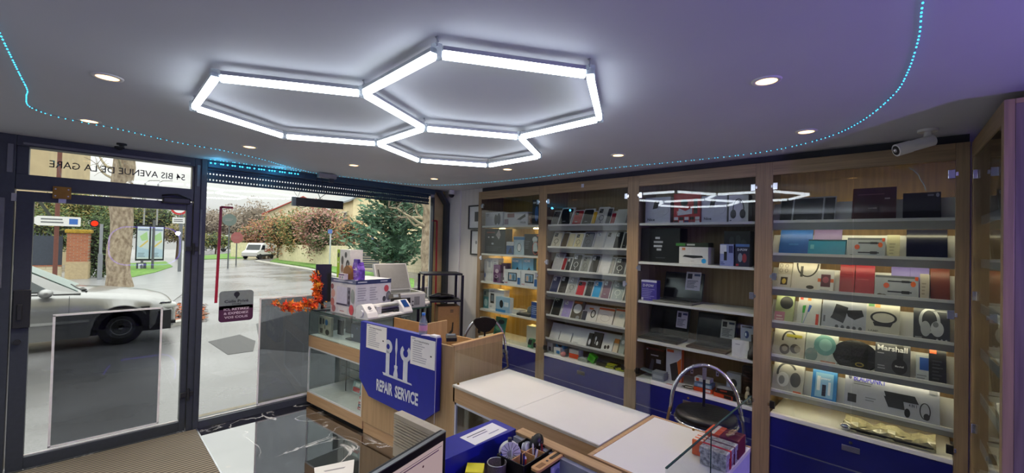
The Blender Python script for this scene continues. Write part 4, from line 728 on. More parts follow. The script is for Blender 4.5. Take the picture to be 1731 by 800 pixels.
titem((1544, 524, 1606, 579), 3, '#2e323c', 'product_box', 'dark box printed with large silver headphones', 'box', [('o', .45, .6, .3, .36, .09, '#a9aeb6'), ('e', .66, .38, .18, .22, '#b4b8c0'), ('e', .34, .36, .14, .22, '#9fa4ac'), ('e', .62, .5, .08, .08, '#70757e'), ('l', .05, .06, .25, .14, 1, '#8a8e98'), ('e', .66, .08, .03, .03, '#b0b4bc'), ('e', .78, .08, .03, .03, '#b0b4bc'), ('e', .9, .08, .03, .03, '#b0b4bc'), ('r', .5, .86, .95, .9, '#6a6e78')], d=.04, dn=.045, group=g5, side='#15161c')
titem((1307, 561, 1360, 602), 4, '#b3b0a2', 'headphone_box', 'box with black and brown headphones at the left of the fifth shelf', 'box', [('o', .5, .62, .24, .32, .06, '#2a2622', 10, 190), ('e', .38, .28, .16, .18, '#4a443c'), ('e', .38, .3, .09, .1, '#8a8274'), ('e', .7, .34, .15, .16, '#3a342e'), ('e', .78, .34, .1, .12, '#8a8270'), ('r', .4, .72, .9, .82, '#a8a030')], d=.03, dn=.045, group=g5)
titem((1361, 563, 1416, 611), 4, '#aab2ae', 'headphone_box', 'box with large teal headphones on the fifth shelf', 'box', [('p', [(.1, .1), (.25, .05), (.62, .85), (.5, .95)], '#6b7f80'), ('e', .6, .55, .34, .3, '#5e9090'), ('e', .62, .56, .2, .18, '#86b0ae'), ('e', .2, .22, .2, .2, '#6c8284'), ('r', .5, .03, .95, .1, '#a87a6a')], d=.03, dn=.045, group=g5)
t = thing('round_case', 'black round headphone pouch on the fifth shelf with a yellow badge', 'case', (3.47, onx(1444, 600, 3.47).y, TL[4]-.018), RZW, g5, rot=(-TILT, 0, RZW))
g = G(); ww = .115
g.prism([(ww*cos(radians(a)), .085+.10*sin(radians(a))) for a in range(-50, 231, 10)]+[(-ww*.64, .0), (ww*.64, .0)], VELVET, (0, -.0, .008), X, Z, (0, .03, 0)); g.build('pouch', t, .008)
g = G(); g.art((.0, -.001, .02), X, Z, .05, .035, [('e', .5, .5, .45, .4, '#8a7a2c'), ('e', .5, .5, .3, .22, '#1c1a10')]); g.build('badge', t)
titem((1479, 584, 1539, 634), 4, '#46484f', 'headphone_box', 'dark grey box lettered in white script on the fifth shelf', 'box', [('r', .62, .5, .8, .98, '#16171a'), ('t', .06, .72, .15, 'Marshall', '#d8dae0', .86), ('e', .7, .3, .22, .22, '#17181c'), ('t', .58, .28, .05, 'Marshall', '#c8c8cc', .24), ('l', .08, .15, .3, .3, 2, '#8a8e96'), ('l', .06, .6, .3, .66, 1, '#b0b4ba')], d=.04, dn=.04, group=g5)
titem((1548, 606, 1570, 638), 4, '#b9c0c8', 'product_box', 'small white and blue box on the fifth shelf', 'box', [('r', .3, .45, 1, .92, '#2a56a8'), ('l', .1, .1, .9, .3, 2, '#8a9098')], d=.02, dn=.06, group=g5)
titem((1570, 597, 1600, 647), 4, '#17181d', 'product_box', 'black box with an orange corner at the right of the fifth shelf', 'box', [('r', .05, .86, .45, .97, '#d8642c'), ('l', .2, .1, .8, .7, 6, '#3a3c44'), ('r', .2, .45, .8, .47, '#55585e')], d=.03, dn=.04, group=g5)
titem((1306, 609, 1358, 659), 5, '#b0aeaa', 'headphone_box', 'box with white and grey headphones at the left of the sixth shelf', 'box', [('o', .45, .5, .34, .32, .07, '#3c3e44', 30, 190), ('e', .34, .34, .2, .2, '#d8d8da'), ('e', .3, .32, .1, .12, '#8a8c90'), ('e', .74, .38, .17, .2, '#4a4c52'), ('r', .02, .9, .3, .98, '#c86a48'), ('r', .7, .02, .95, .08, '#c85a38')], d=.03, dn=.04, group=g5)
titem((1372, 630, 1414, 675), 5, '#2b7cc0', 'gadget_blister', 'bright blue pack with white and black cables on the sixth shelf', 'blister pack', [('r', .14, .1, .86, .86, '#88b8dc'), ('r', .2, .3, .34, .75, '#e0e8ee'), ('r', .42, .15, .58, .5, '#15181e'), ('r', .66, .2, .76, .6, '#dfe6ec'), ('r', .36, .94, .64, 1.04, '#101214'), ('t', .36, .66, .07, 'power', '#e8f0f8', .4)], d=.03, dn=.045, group=g5)
titem((1427, 650, 1589, 712), 5, '#a7a9b8', 'keyboard_box', 'long grey box lettered in blue with a keyboard set picture', 'box', [('t', .1, .80, .15, 'BLAUPUNKT', '#2a1fb4', .36), ('e', .06, .88, .02, .06, '#3c4050'), ('l', .1, .68, .38, .8, 2, '#6a6c78'), ('r', .04, .16, .14, .4, '#24242c'), ('l', .24, .26, .38, .4, 2, '#7a7c88'), ('p', [(.44, .66), (.76, .66), (.8, .46), (.47, .46)], '#1a1b20'), ('p', [(.44, .52), (.64, .52), (.66, .24), (.49, .24)], '#202228'), ('e', .685, .18, .03, .12, '#1a1b20'), ('o', .86, .32, .055, .22, .012, '#24242c'), ('e', .875, .18, .03, .09, '#26262c'), ('t', .7, .36, .08, '4 IN 1', '#3a3c46', .08), ('r', .9, .8, .98, .92, '#7a7c88')], d=.05, dn=.035, group=g5, side='#7a7c8c')
t = thing('wrapped_screen', 'flat device wrapped in shiny plastic lying on the base shelf of the lit cabinet', 'package', (3.47, onx(1500, 735, 3.47).y, B0+.004), RZW, None, rot=(0, 0, RZW))
g = G(); g.box((-.22, -.03, 0), (.2, .1, .022), BLACKM); g.build('device', t, .004)
WRAP = mat('plastic_wrap', '#a09a80', .12, vary=.25, scale=22, bump=.5)
g = G(); pts = []
for i in range(13):
    for j in range(5):
        x_ = -.21+.42*i/12; y_ = -.02+.13*j/4; pts.append(V((x_, y_, .026+.022*sin(i*1.9+j)*sin(j*1.3+i*.7)+.02*j/4)))
for i in range(12):
    for j in range(4): a_ = i*5+j; g.add([pts[a_], pts[a_+5], pts[a_+6], pts[a_+1]], [(0, 1, 2, 3)], WRAP, True)
for i in range(12):
    for j, yy in ((0, -.034), (4, .11)):
        a_ = pts[i*5+j]; b_ = pts[(i+1)*5+j]; g.add([a_, b_, V((b_.x, yy, .001)), V((a_.x, yy, .001))], [(0, 1, 2, 3)], WRAP, True)
g.build('plastic_sheet', t)
g = G(); g.ball((-.2, -.03, .02), (.03, .02, .02), CHROME, n=10); g.build('clip', t)
# ---- cabinet at the right, seen at a grazing angle
RC = (3.40, -.205); ra = radians(182.0)       # local x runs towards the camera side, local y away from the shop
t = thing('side_cabinet', 'tall oak cabinet at the right edge seen almost edge on', 'cabinet', (RC[0], RC[1], 0), pi+radians(2.2), 'wall display cabinets')
Wc = .86; D = .45
g = G(); g.box((0, 0, 0), (.06, .03, 2.34), OAK); g.box((Wc-.05, 0, 0), (Wc, .03, 2.34), OAK); g.box((.06, 0, 2.25), (Wc-.05, .03, 2.34), OAKX); g.box((0, .03, 0), (.018, D, 2.34), OAK); g.box((.018, .03, 2.32), (Wc, D, 2.34), OAK); g.box((.018, D-.015, 0), (Wc, D, 2.32), BACKW); g.build('carcass', t, .002)
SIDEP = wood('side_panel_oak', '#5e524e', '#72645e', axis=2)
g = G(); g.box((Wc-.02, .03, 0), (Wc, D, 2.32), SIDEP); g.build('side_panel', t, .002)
for z in TL:
    g = G(); g.box((.018, .06, z-.02), (Wc-.02, D-.015, z-.01), SHELFW); g.box((.03, .03, z-.045), (Wc-.03, .036, z), SHELFG); so = g.build('shelf', t)
    g = G(); g.box((.05, .3, z-.03), (Wc-.05, .31, z-.021), COOLLED); g.build('shelf_light', so)
g = G(); g.box((.02, .02, .545), (Wc-.02, D-.02, .57), SHELFW); g.box((.06, .012, .06), (Wc-.05, .03, .54), BLUE); g.build('base_unit', t)
g = G(); g.box((.055, .004, .585), (Wc-.045, .009, 2.246), CABGLASS); do = g.build('glass_door', t)
for z in (2.15, 1.50, .8):
    g = G(); g.box((.065, -.004, z-.025), (.095, .018, z+.025), CHROME); g.build('hinge', do, .002)
for k, (z, xx, w_, h_, c_, nm, lb) in enumerate(((TL[0], .35, .2, .2, '#15171d', 'laptop_sleeve', 'black sleeve inside the side cabinet at the right edge'), (TL[2], .5, .16, .14, '#5a2a22', 'product_box', 'brown box inside the side cabinet at the right edge'), (TL[3], .3, .2, .12, '#b8bcc4', 'product_box', 'pale box inside the side cabinet at the right edge'), (TL[4], .52, .18, .16, '#2c2e36', 'product_box', 'dark box inside the side cabinet at the right edge'), (TL[5], .3, .24, .12, '#c8ccd4', 'product_box', 'long white box inside the side cabinet at the right edge'))):
    p = Matrix.Rotation(pi+radians(2.2), 3, 'Z') @ V((xx, .12, 0)); boxed(nm, lb, 'box', (RC[0]+p.x, RC[1]+p.y, z-.009), pi+radians(2.2), w_, .05, h_, c_, [('l', .1, .1, .9, .4, 3, '#8a8c90')], g5)
# pictures on the recess wall
for (za, zb, ya, yb, lb) in ((1.885, 2.19, 4.165, 3.93, 'upper black framed picture half hidden by the leftmost cabinet'), (1.56, 1.875, 4.11, 3.93, 'lower black framed picture half hidden by the leftmost cabinet')):
    t = thing('framed_picture', lb, 'picture', (XW+.012, ya, za), -pi/2, 'framed pictures'); w_ = ya-yb; h_ = zb-za
    g = G(); f_ = .016
    for q in (((0, -.022, 0), (f_, 0, h_)), ((w_-f_, -.022, 0), (w_, 0, h_)), ((f_, -.022, 0), (w_-f_, 0, f_)), ((f_, -.022, h_-f_), (w_-f_, 0, h_))): g.box(*q, BLACK)
    g.build('frame', t, .001)
    g = G(); g.box((f_, -.01, f_), (w_-f_, -.002, h_-f_), P('#c4cacc')); g.art((f_, -.01, f_), X, Z, w_-2*f_, h_-2*f_, [('r', .5, .3, .85, .75, '#2c3034')] if za > 1.7 else [('e', .6, .5, .12, .08, '#7a8084')]); g.build('print', t)
# ================================================================== COUNTERS
CN = V((1.895, 2.50, 0)); CRZ = -radians(83.0)      # local x towards the camera's right, local y behind the counter
CM = Matrix.Translation(CN) @ Matrix.Rotation(CRZ, 4, 'Z'); CMI = CM.inverted()
def C2(u, v, z): return CMI @ onz(u, v, z)
t = thing('glass_counter', 'oak counter with glass showcases standing against the shop window', 'counter', CN, CRZ)
x0, x1, dp = -2.04, -1.045, .50
g = G(); g.box((x0, 0, .03), (x1, dp, .13), OAKCX); g.box((x0+.02, .03, 0), (x1-.02, dp-.02, .03), FRAMED)
g.box((x1-.022, 0, .13), (x1, dp, .60), OAKC); g.box((x0, dp-.018, .13), (x1, dp, .60), P('#d9dcdc')); g.box((x0+.004, .017, .13), (x1-.023, dp-.02, .1452), P('#d9dcdc')); g.box((x0+.004, .017, .594), (x1-.023, dp-.02, .5995), P('#d9dcdc')); g.build('base', t, .002)
g = G(); g.box((x0, 0, .60), (x1, dp, .715), OAKCX); g.box((x0+.01, .01, .715), (x1-.01, dp-.01, .722), P('#c3cccf')); g.build('oak_band', t, .002)
g = G(); fw = .014; m = P('#ccd0d2')
g.box((x0, .004, .13), (x0+fw, dp, .145), m); g.box((x0, .002, .13), (x0+.016, .016, .60), m); g.box((x1-.036, .002, .13), (x1-.022, .016, .60), m); g.box((x0, .002, .13), (x1-.022, .016, .146), m); g.box((x0, .002, .585), (x1-.022, .016, .60), m)
g.box((x0, .3, .146), (x0+.004, dp, .585), P('#9fa6a8')); g.build('lower_frame', t, .001)
g = G(); g.box((x0+.016, .006, .146), (x1-.036, .010, .585), GLASS); g.build('lower_glass', t)
xm = -1.72
g = G(); g.box((xm-.002, .24, .146), (xm+.002, .246, .60), BLACK)
for zz in (.28, .37, .46): g.box((xm-.16, .28, zz), (x1-.03, .284, zz+.004), BLACK)
g.box((x1-.05, .018, .146), (x1-.046, .022, .585), BLACK); g.build('shelf_rails', t)
for zz in (.28, .37, .46):
    g = G(); g.box((xm-.16, .284, zz), (x1-.03, dp-.02, zz+.004), GLASS); g.build('glass_shelf', t)
g = G()
g.box((x0, 0, .715), (x1, .005, .975), GLASS); g.box((x0, .005, .715), (x0+.005, dp, .975), GLASS); g.box((x1-.005, .005, .715), (x1, dp, .975), GLASS); g.build('case_glass', t)
g = G(); g.box((x0, 0, .975), (x1, dp, .981), GLASS); g.build('glass_top', t)
g = G()
for a in ((x0, -.001, .973), ): g.box(a, (x1, .003, .982), GEDGE)
g.box((x0-.001, 0, .973), (x0+.003, dp, .982), GEDGE); g.box((x0-.001, -.001, .715), (x0+.004, .003, .975), GEDGE); g.box((x1-.004, -.001, .715), (x1+.001, .003, .975), GEDGE); g.build('glass_edges', t)
# solid counter with the sign
t = thing('service_counter', 'solid oak counter carrying the blue repair sign', 'counter', CN, CRZ)
xe = .085
g = G(); g.box((-1.044, 0, .10), (xe-.02, .02, .95), OAKC); g.box((-1.044, .02, .68), (xe-.02, .58, .70), OAKCX); g.box((-1.044, .01, 0), (xe-.02, .03, .10), OAKCX); g.build('front_panel', t, .002)
g = G(); g.box((xe-.022, -.002, 0), (xe, .56, .955), OAKC); g.build('end_panel', t, .002)
g = G(); g.box((xe-.03, -.012, .955), (xe+.004, .57, .968), OAKCY); g.build('end_cap', t, .003)
g = G(); g.box((-1.044, .56, 0), (xe-.022, .58, .86), OAKC); g.build('rear_panel', t, .002)
g = G(); g.box((-.60, .30, .70), (-.58, .56, .985), OAKC); g.box((-1.03, .30, .70), (-.60, .315, .985), CARD); tag(g.build('divider', t))
# sign
sg = thing('repair_sign', 'large blue repair service sign fixed to the oak counter front', 'sign', CN, CRZ)
pl = [(-1.025, 1.0), (-1.025, .505), (-.875, .378), (-.20, .345), (-.045, .46), (-.045, 1.0)][::-1]
g = G(); g.prism(pl, BLUEB, (0, -.012, 0), X, Z, (0, -.045, 0)); g.build('board', sg, .003)
g = G(); yy = -.0582; WI = P('#c9d0da')
def sp(poly): g.prism(poly, WI, (0, yy, 0), X, Z, (0, -.002, 0))
def SX(u, v):       # measured corner on the sign face
    n_ = V((cos(CRZ+pi/2), sin(CRZ+pi/2), 0)); d = ray(u, v); o = CN+n_*(-.058); k = (o-CAMP).dot(n_)/d.dot(n_); q = CMI @ (CAMP+d*k); return (q.x, q.z)
def ring(u, v, r, a0, a1, w, n=18):
    cx, cz = SX(u, v); A = [radians(a0+(a1-a0)*i/n) for i in range(n+1)]
    g.add([V((cx+r*cos(a), yy-.002, cz+r*sin(a))) for a in A]+[V((cx+(r-w)*cos(a), yy-.002, cz+(r-w)*sin(a))) for a in A], [(i, n+1+i, n+2+i, i+1) for i in range(n)], WI)
ring(656.5, 586, .056, -90, 270, .034)
cx, cz = SX(656.5, 586); bx, bz = SX(656, 634); sp([(cx-.026, bz+.004), (cx+.022, bz-.01), (cx+.022, cz-.035), (cx-.026, cz-.035)])
cx, cz = SX(670.5, 580); c2 = SX(670.5, 638); wv = .012
sp([(cx-.010, cz+.01), (cx-.006, cz+.035), (cx+.006, cz+.035), (cx+.010, cz+.01), (cx+.014, cz-.05), (cx+.006, cz-.09), (cx-.006, cz-.09), (cx-.014, cz-.05)]); sp([(cx-.006, cz-.07), (cx+.006, cz-.07), (cx+.006, c2[1]+.09), (cx-.006, c2[1]+.09)])
sp([(cx-.02, c2[1]+.09), (cx+.02, c2[1]+.09), (cx+.02, c2[1]+.075), (cx+.014, c2[1]+.06), (cx+.026, c2[1]+.02), (cx+.026, c2[1]-.01), (cx-.028, c2[1]+.0), (cx-.028, c2[1]+.02), (cx-.014, c2[1]+.06), (cx-.02, c2[1]+.075)])
ring(686, 598, .066, -235, 55, .036); cx, cz = SX(686, 598); c3 = SX(686, 645)
sp([(cx-.026, c3[1]), (cx+.028, c3[1]-.012), (cx+.028, cz-.045), (cx-.026, cz-.045)])
a_, b_ = SX(647, 629), SX(695, 649); sp([(a_[0], a_[1]), (b_[0], b_[1]), (b_[0]+.01, b_[1]-.012), (a_[0]+.012, a_[1]-.02)])
a_ = SX(636.5, 655); b_ = SX(706.5, 683)
for wd, xa, xb in (('REPAIR', a_[0], SX(663.5, 664)[0]), ('SERVICE', SX(667.5, 664)[0], b_[0])):
    g.text(wd, (xa, yy, a_[1]-(a_[1]-b_[1])*((xa-a_[0])/(b_[0]-a_[0]))*.35-.018), X, Z, .088, WI, bold=.035, width=xb-xa)
g.build('lettering', sg)
for k, (p0, p1, lb) in enumerate((((620.5, 547), (653, 597), 'left'), ((695, 568), (735, 627), 'right'))):
    (xa, za), (xb, zb) = SX(*p0), SX(*p1); w_, h_ = xb-xa, za-zb
    g = G(); g.box((xa, -.0605, zb), (xb, -.0590, za), PAPER); g.art((xa, -.0606, zb), X, Z, w_, h_, [('l', .1, .1, .7, .82, 9, '#b2b4ba'), ('t', .15, .84, .05, 'ATTENTION', '#3a3c42', .6), ('r', .82, .42, .88, .47, '#22242a'), ('r', .05, .92, .2, .96, '#aab0b8')])
    tag(g.build('taped_notice'), lb+' printed paper taped on the blue repair sign', 'notice', 'papers taped on the repair sign')
    o = bpy.data.objects['taped_notice' if k == 0 else 'taped_notice.001']; o.location = CN; o.rotation_euler = (0, 0, CRZ)
# bottle, tags and reader on top of the sign
p = C2(733, 562, 1.0)
t = thing('water_bottle', 'small plastic water bottle with a pink label standing on the blue sign', 'bottle', CM @ V((p.x, -.032, 1.001)))
g = G(); g.lathe((0, 0, 0), [(.0, 0), (.030, .002), (.032, .01), (.032, .085), (.029, .1), (.013, .135), (.012, .15)], glass('bottle_plastic', '#d4dce8', 1.5, .05, .25, '#b8c4dc'), 20); g.build('bottle_body', t)
g = G(); g.lathe((0, 0, 0), [(.0325, .03), (.033, .032), (.033, .07), (.0325, .072)], P('#c48ca8'), 20); g.build('paper_label', t)
g = G(); g.cyl((0, 0, .148), (0, 0, .165), .0135, P('#3f7fd0'), n=16); g.build('cap', t)
g = G(); g.box((-.05, -.02, 0), (.05, .02, .004), P('#d8c8d8'), R=Matrix.Rotation(.3, 3, 'Z')); tag(g.build('paper_tag', loc=CM @ V((-.17, -.035, 1.0015)), rot=(0, 0, CRZ)), 'small pinkish paper slip on top of the blue sign', 'paper')
g = G(); g.box((-.035, -.02, 0), (.035, .025, .014), P('#dcdce0')); g.tube([(.035, -.01, .01), (.05, -.03, .0), (.055, -.038, -.06), (.056, -.036, -.3), (.054, -.035, -.62)], .002, P('#c8c8cc'), n=5)
tag(g.build('charger', loc=CM @ V((-.095, -.033, 1.0015)), rot=(0, 0, CRZ)), 'small white charger with a cable hanging down beside the sign', 'charger')
p = onz(766, 577, .968); t = thing('card_reader', 'black card reader lying on the counter end panel right of the sign', 'card reader', (p.x+.02, p.y+.05, .9685), radians(-35))
g = G(); g.box((-.04, -.075, 0), (.04, .075, .03), BLACK); g.build('body', t, .006)
g = G(); g.box((-.03, .0, .03), (.03, .06, .032), P('#5a6470')); g.build('screen', t)
# goods inside the glass case of the counter
def citem(u, v, z, yl, w, d, h, col, name, lb, cat='box', art=(), rz=0., side=None, top=None, group=None, lean=0.):
    n_ = V((cos(CRZ+pi/2), sin(CRZ+pi/2), 0)); dd = ray(u, v); o = CN+n_*yl; k = (o-CAMP).dot(n_)/dd.dot(n_); q = CMI @ (CAMP+dd*k)
    return boxed(name, lb, cat, CM @ V((q.x, yl, z)), CRZ+rz, w, d, h, col, list(art), group, lean, side, top)
gc = 'goods in the counter showcase'
citem(548, 565, .7225, .08, .24, .03, .19, '#a3a69a', 'phone_box', 'grey box printed with phones in the counter showcase', 'box', [('r', .1, .55, .25, .9, '#1c1e22'), ('r', .35, .6, .48, .9, '#2a2c32'), ('e', .66, .72, .12, .16, '#2f6aa0'), ('r', .15, .08, .38, .35, '#4a463e'), ('e', .75, .2, .16, .15, '#2a2622'), ('r', .5, .35, .6, .55, '#6a665c')], group=gc)
citem(574, 572, .7225, .2, .09, .02, .15, '#1a1c20', 'phone_stand', 'black phone on a stand in the middle of the showcase', 'phone', [('r', .1, .1, .9, .9, '#2a2e34')], group=gc)
citem(588, 566, .7225, .3, .10, .02, .17, '#202226', 'phone_stand', 'second black phone further back in the showcase', 'phone', [('r', .1, .1, .9, .9, '#31363c')], group=gc)
citem(603, 578, .7225, .14, .21, .1, .165, '#1c2746', 'product_box', 'navy box at the right end of the counter showcase', 'box', [('r', .05, .2, .2, .4, '#c0c8d8'), ('e', .5, .8, .05, .06, '#4a5a8a')], group=gc)
for k in range(3):
    g = G(); g.box((-.05, 0, 0), (.05, .1, .012), P(['#2a3438', '#1c2024', '#2e3a40'][k])); g.box((-.045, .01, .012), (.045, .09, .014), P('#101418'))
    tag(g.build('tablet', loc=CM @ V((-1.52+.14*k, .13+.02*k, .7225)), rot=(0, 0, CRZ+.1*k)), ['left', 'middle', 'right'][k]+' of three small flat devices lying in the showcase', 'device', gc)
for k, (c_, l_) in enumerate((('#b03a3c', 'red'), ('#35577a', 'blue'), ('#a83c40', 'dark red'), ('#c4c8cc', 'white'), ('#b23a40', 'lower red'))):
    g = G(); g.box((-.075, -.0, 0), (.075, .12, .022), P(c_)); g.art((-.075, 0, 0), X, Z, .15, .022, [('l', .1, .2, .8, .8, 1, '#e0e0e0')])
    tag(g.build('product_box', loc=CM @ V((-1.14, .06+.004*k, .1455+.0225*k)), rot=(0, 0, CRZ)), l_+' flat box in the pile in the lower showcase', 'box', 'pile of flat boxes in the lower showcase')
citem(601, 668, .1455+.0225*5+.001, .1, .14, .02, .1, '#8fa6aa', 'product_box', 'pale printed box on the pile in the lower showcase', 'box', [('r', .1, .1, .9, .5, '#b04a50'), ('r', .3, .6, .8, .9, '#d0dadc')], lean=.25)
# ---- goods on the glass top
TZ = .9815
# heat press carton
pa, pb, pc = onz(600, 536, TZ), onz(557, 512, TZ), onz(668, 522, TZ)
rb = CRZ+radians(0)
t = thing('appliance_box', 'large white and pink printed carton on the glass counter top', 'box', (pa.x, pa.y, TZ), 0)
# local frame: front-left face runs from pb to pa, right face from pa to pc
fa = (pa-pb); fa.z = 0; la = .44; dirx = (CM.to_3x3() @ V((1, 0, 0))).normalized(); diry = (CM.to_3x3() @ V((0, 1, 0))).normalized()
t.rotation_euler = (0, 0, CRZ)
wA, dA, hA = .44, .40, .345
g = G(); WB = P('#c9c9d2'); g.box((-wA, 0, 0), (0, dA, hA), WB)
g.art((-wA, 0, 0), X, Z, wA, hA, [('r', 0, .88, 1, 1, '#5a6488'), ('l', .1, .9, .9, .98, 1, '#b8bcd0'), ('e', .1, .55, .08, .12, '#c8a098'), ('e', .08, .3, .08, .12, '#b87a78'), ('e', .14, .12, .08, .1, '#a06a70'), ('e', .06, .75, .06, .08, '#8a5a64'), ('r', .25, .25, .68, .78, '#c4c4da'), ('r', .25, .25, .68, .3, '#3c3e58'), ('r', .68, .25, .8, .78, '#6a6c80'), ('e', .75, .65, .03, .05, '#26283a'), ('e', .75, .5, .03, .05, '#26283a'), ('e', .75, .35, .03, .05, '#26283a'), ('r', .35, .02, .7, .2, '#d8d4d8'), ('l', .4, .06, .6, .12, 1, '#b07a84'), ('e', .86, .17, .09, .14, '#c84a56'), ('e', .9, .55, .07, .2, '#8a9494')])
g.art((0, 0, 0), Y, Z, dA, hA, [('r', 0, .88, 1, 1, '#2c3766'), ('l', .05, .9, .35, .98, 1, '#b8bcd0'), ('l', .68, .9, .95, .98, 1, '#b8bcd0'), ('l', .05, .4, .3, .8, 6, '#9a9aa8'), ('l', .38, .4, .62, .8, 6, '#9a9aa8'), ('e', .86, .72, .07, .1, '#b84a5a'), ('e', .93, .5, .08, .14, '#7a7c86'), ('e', .8, .42, .05, .08, '#3a3c46'), ('o', .93, .5, .07, .12, .02, '#5a5c66')])
g.build('carton', t, .002)
def onbox(lx, ly): return CM @ V((lx, ly, 0))
po = CMI @ pa
TB = TZ+hA+.001
# green and white box
q = onz(575, 467, TB); q2 = CMI @ q
boxed('product_box', 'tall white box with green side and figure pictures on the big carton', 'box', CM @ V((po.x-.30, .12, TB)), CRZ, .235, .14, .285, '#cfd0d0', [('r', 0, 0, .22, 1, '#9ac01c'), ('e', .11, .8, .07, .09, '#26281c'), ('l', .05, .5, .18, .6, 1, '#e0e8c0'), ('e', .42, .62, .09, .16, '#4a4440'), ('e', .42, .34, .1, .14, '#8a6a58'), ('r', .4, .06, .44, .2, '#1c1c1e'), ('e', .68, .82, .09, .1, '#1a1b1c'), ('o', .68, .82, .06, .07, .015, '#8a8c8c'), ('e', .84, .45, .14, .2, '#2c2a2a'), ('e', .84, .45, .07, .1, '#8a8c90')], side='#c4c4c2', top='#d4d4d0')
t = thing('gift_bag', 'purple glossy printed gift bag on the big carton', 'bag', CM @ V((po.x-.06, .10, TB)), CRZ)
PUR = mat('purple_foil', '#6f4fb4', .22, vary=.35, scale=30)
g = G(); g.prism([(-.06, 0), (.06, 0), (.06, .10), (.04, .135), (.035, .17), (-.03, .17), (-.04, .135), (-.06, .10)], PUR, (0, 0, 0), X, Z, (0, .07, 0)); g.art((-.06, 0, 0), X, Z, .12, .17, [('r', .3, .55, .8, .62, '#c8b8e0'), ('e', .65, .66, .08, .04, '#e0d8f0'), ('l', .2, .15, .85, .4, 4, '#a890d0')]); g.build('bag_body', t, .003)
g = G(); g.box((-.03, .0, .165), (.04, .03, .20), P('#4b3490')); g.build('folded_top', t, .004)
t = thing('brown_pouch', 'brown round topped pouch behind the purple gift bag', 'pouch', CM @ V((po.x-.155, .075, TB)), CRZ)
g = G(); g.prism([(.07*cos(radians(a)), .06+.075*sin(radians(a))) for a in range(0, 181, 15)]+[(-.07, 0), (.07, 0)], P('#7a5226'), (0, 0, 0), X, Z, (0, .03, 0)); g.build('pouch_body', t, .002)
boxed('product_box', 'low white and purple box beside the gift bag', 'box', CM @ V((po.x-.17, .025, TB)), CRZ, .1, .04, .055, '#c8c0cc', [('r', 0, .75, 1, 1, '#5a3a6e'), ('e', .3, .4, .1, .2, '#8a6a94'), ('e', .7, .4, .1, .2, '#6a8a94')])
# cutting machine
cx_ = C2(650, 537, TZ)
t = thing('cutting_machine', 'white film cutting machine with a small screen on the glass counter', 'machine', CM @ V((cx_.x, 0, TZ)), 0)
pl_, pr_ = onz(622, 543, TZ), onz(716, 526, TZ); ang = atan2(pr_.y-pl_.y, pr_.x-pl_.x); Lm = (pr_-pl_).length
t.location = pl_; t.rotation_euler = (0, 0, ang)
MW = mat('white_machine', '#d4d6da', .35, vary=.02); Lm = min(Lm, .56)
prof = [(0, 0), (.17, 0), (.17, .10), (.14, .125), (.09, .13), (.02, .06), (0, .02)]
g = G(); g.prism([(y_, z_) for y_, z_ in prof], MW, (0, 0, .005), Y, Z, (.12, 0, 0)); g.build('left_housing', t, .006)
g = G(); g.prism([(y_, z_) for y_, z_ in prof], MW, (Lm-.12, 0, .005), Y, Z, (.12, 0, 0)); g.build('right_housing', t, .006)
g = G(); g.box((.12, .03, .005), (Lm-.12, .16, .03), MW); g.box((.12, .10, .03), (Lm-.12, .165, .115), MW); g.box((.12, .0, .005), (Lm-.12, .04, .022), MW); g.build('bed', t, .003)
g = G(); g.cyl((.12, .085, .095), (Lm-.12, .085, .095), .014, STEEL); g.cyl((.12, .075, .045), (Lm-.12, .075, .045), .008, BLACK); g.box((.12, .07, .06), (Lm-.12, .10, .066), BLACKM); g.build('roller', t)
g = G(); g.box((.15, .05, .03), (.20, .1, .11), MW); g.build('cutter_head', t, .004)
g = G()
for k in range(4): g.cyl((Lm-.2+.018*k, .045, .03), (Lm-.2+.018*k, .06, .05), .006, BLACK, n=8)
g.build('pinch_wheels', t)
sl = atan2(.07, .07)
g = G(); g.prism([(-.035, -.045), (.035, -.045), (.035, .045), (-.035, .045)], P('#1f3f7a', .2), V((Lm-.06, .0525, .1005)), X, V((0, .707, .707)), V((0, -.001, .001))*1.5); g.build('touch_screen', t)
g = G(); o_ = V((.06, .051, .100)); g.art(o_-X*.03-V((0, .707, .707))*.03, X, V((0, .707, .707)), .06, .06, [('e', .5, .6, .32, .32, '#1c2440'), ('l', .1, .0, .9, .15, 1, '#4a5070'), ('t', .3, .52, .16, 'O', '#c8ccd8', .4)]); g.build('badge', t)
g = G(); g.cyl((-.012, .09, .06), (0, .09, .06), .03, MW, n=20); g.build('knob', t, .002)
# second table with the printer behind the counter
t = thing('side_table', 'low glass topped table carrying the printer behind the counter', 'table', CM @ V((-1.60, .78, 0)), CRZ)
g = G(); g.box((-.3, -.25, .99), (.34, .19, .999), GLASS); g.box((-.3, -.258, .988), (.34, -.25, 1.001), GEDGE); g.box((.34, -.25, .988), (.347, .19, 1.001), GEDGE); g.build('glass_top', t)
for sx in (-.28, .30):
    for sy in (-.24, .15): g = G(); g.box((sx, sy, 0), (sx+.03, sy+.03, .988), BLACKM); g.build('leg', t)
pf = onz(664, 528, .945)
t = thing('printer', 'light grey multifunction printer with raised scanner lid', 'printer', (0, 0, .9405), 0)
a_ = onz(656, 528, 1.0); b_ = onz(713, 524, 1.0)
PG = mat('printer_grey', '#a9abad', .5, vary=.02); ang = atan2(b_.y-a_.y, b_.x-a_.x); Lp = .42
t.location = (a_.x+.06, a_.y+.10, 1.001); t.rotation_euler = (0, 0, ang+.12)
g = G(); g.box((0, 0, 0), (Lp, .33, .155), PG); g.build('body', t, .008)
g = G(); g.box((.02, -.004, .05), (.17+.07, .0, .115), BLACK); g.box((.02, -.03, .045), (.24, 0, .055), PG); g.build('paper_tray', t, .002)
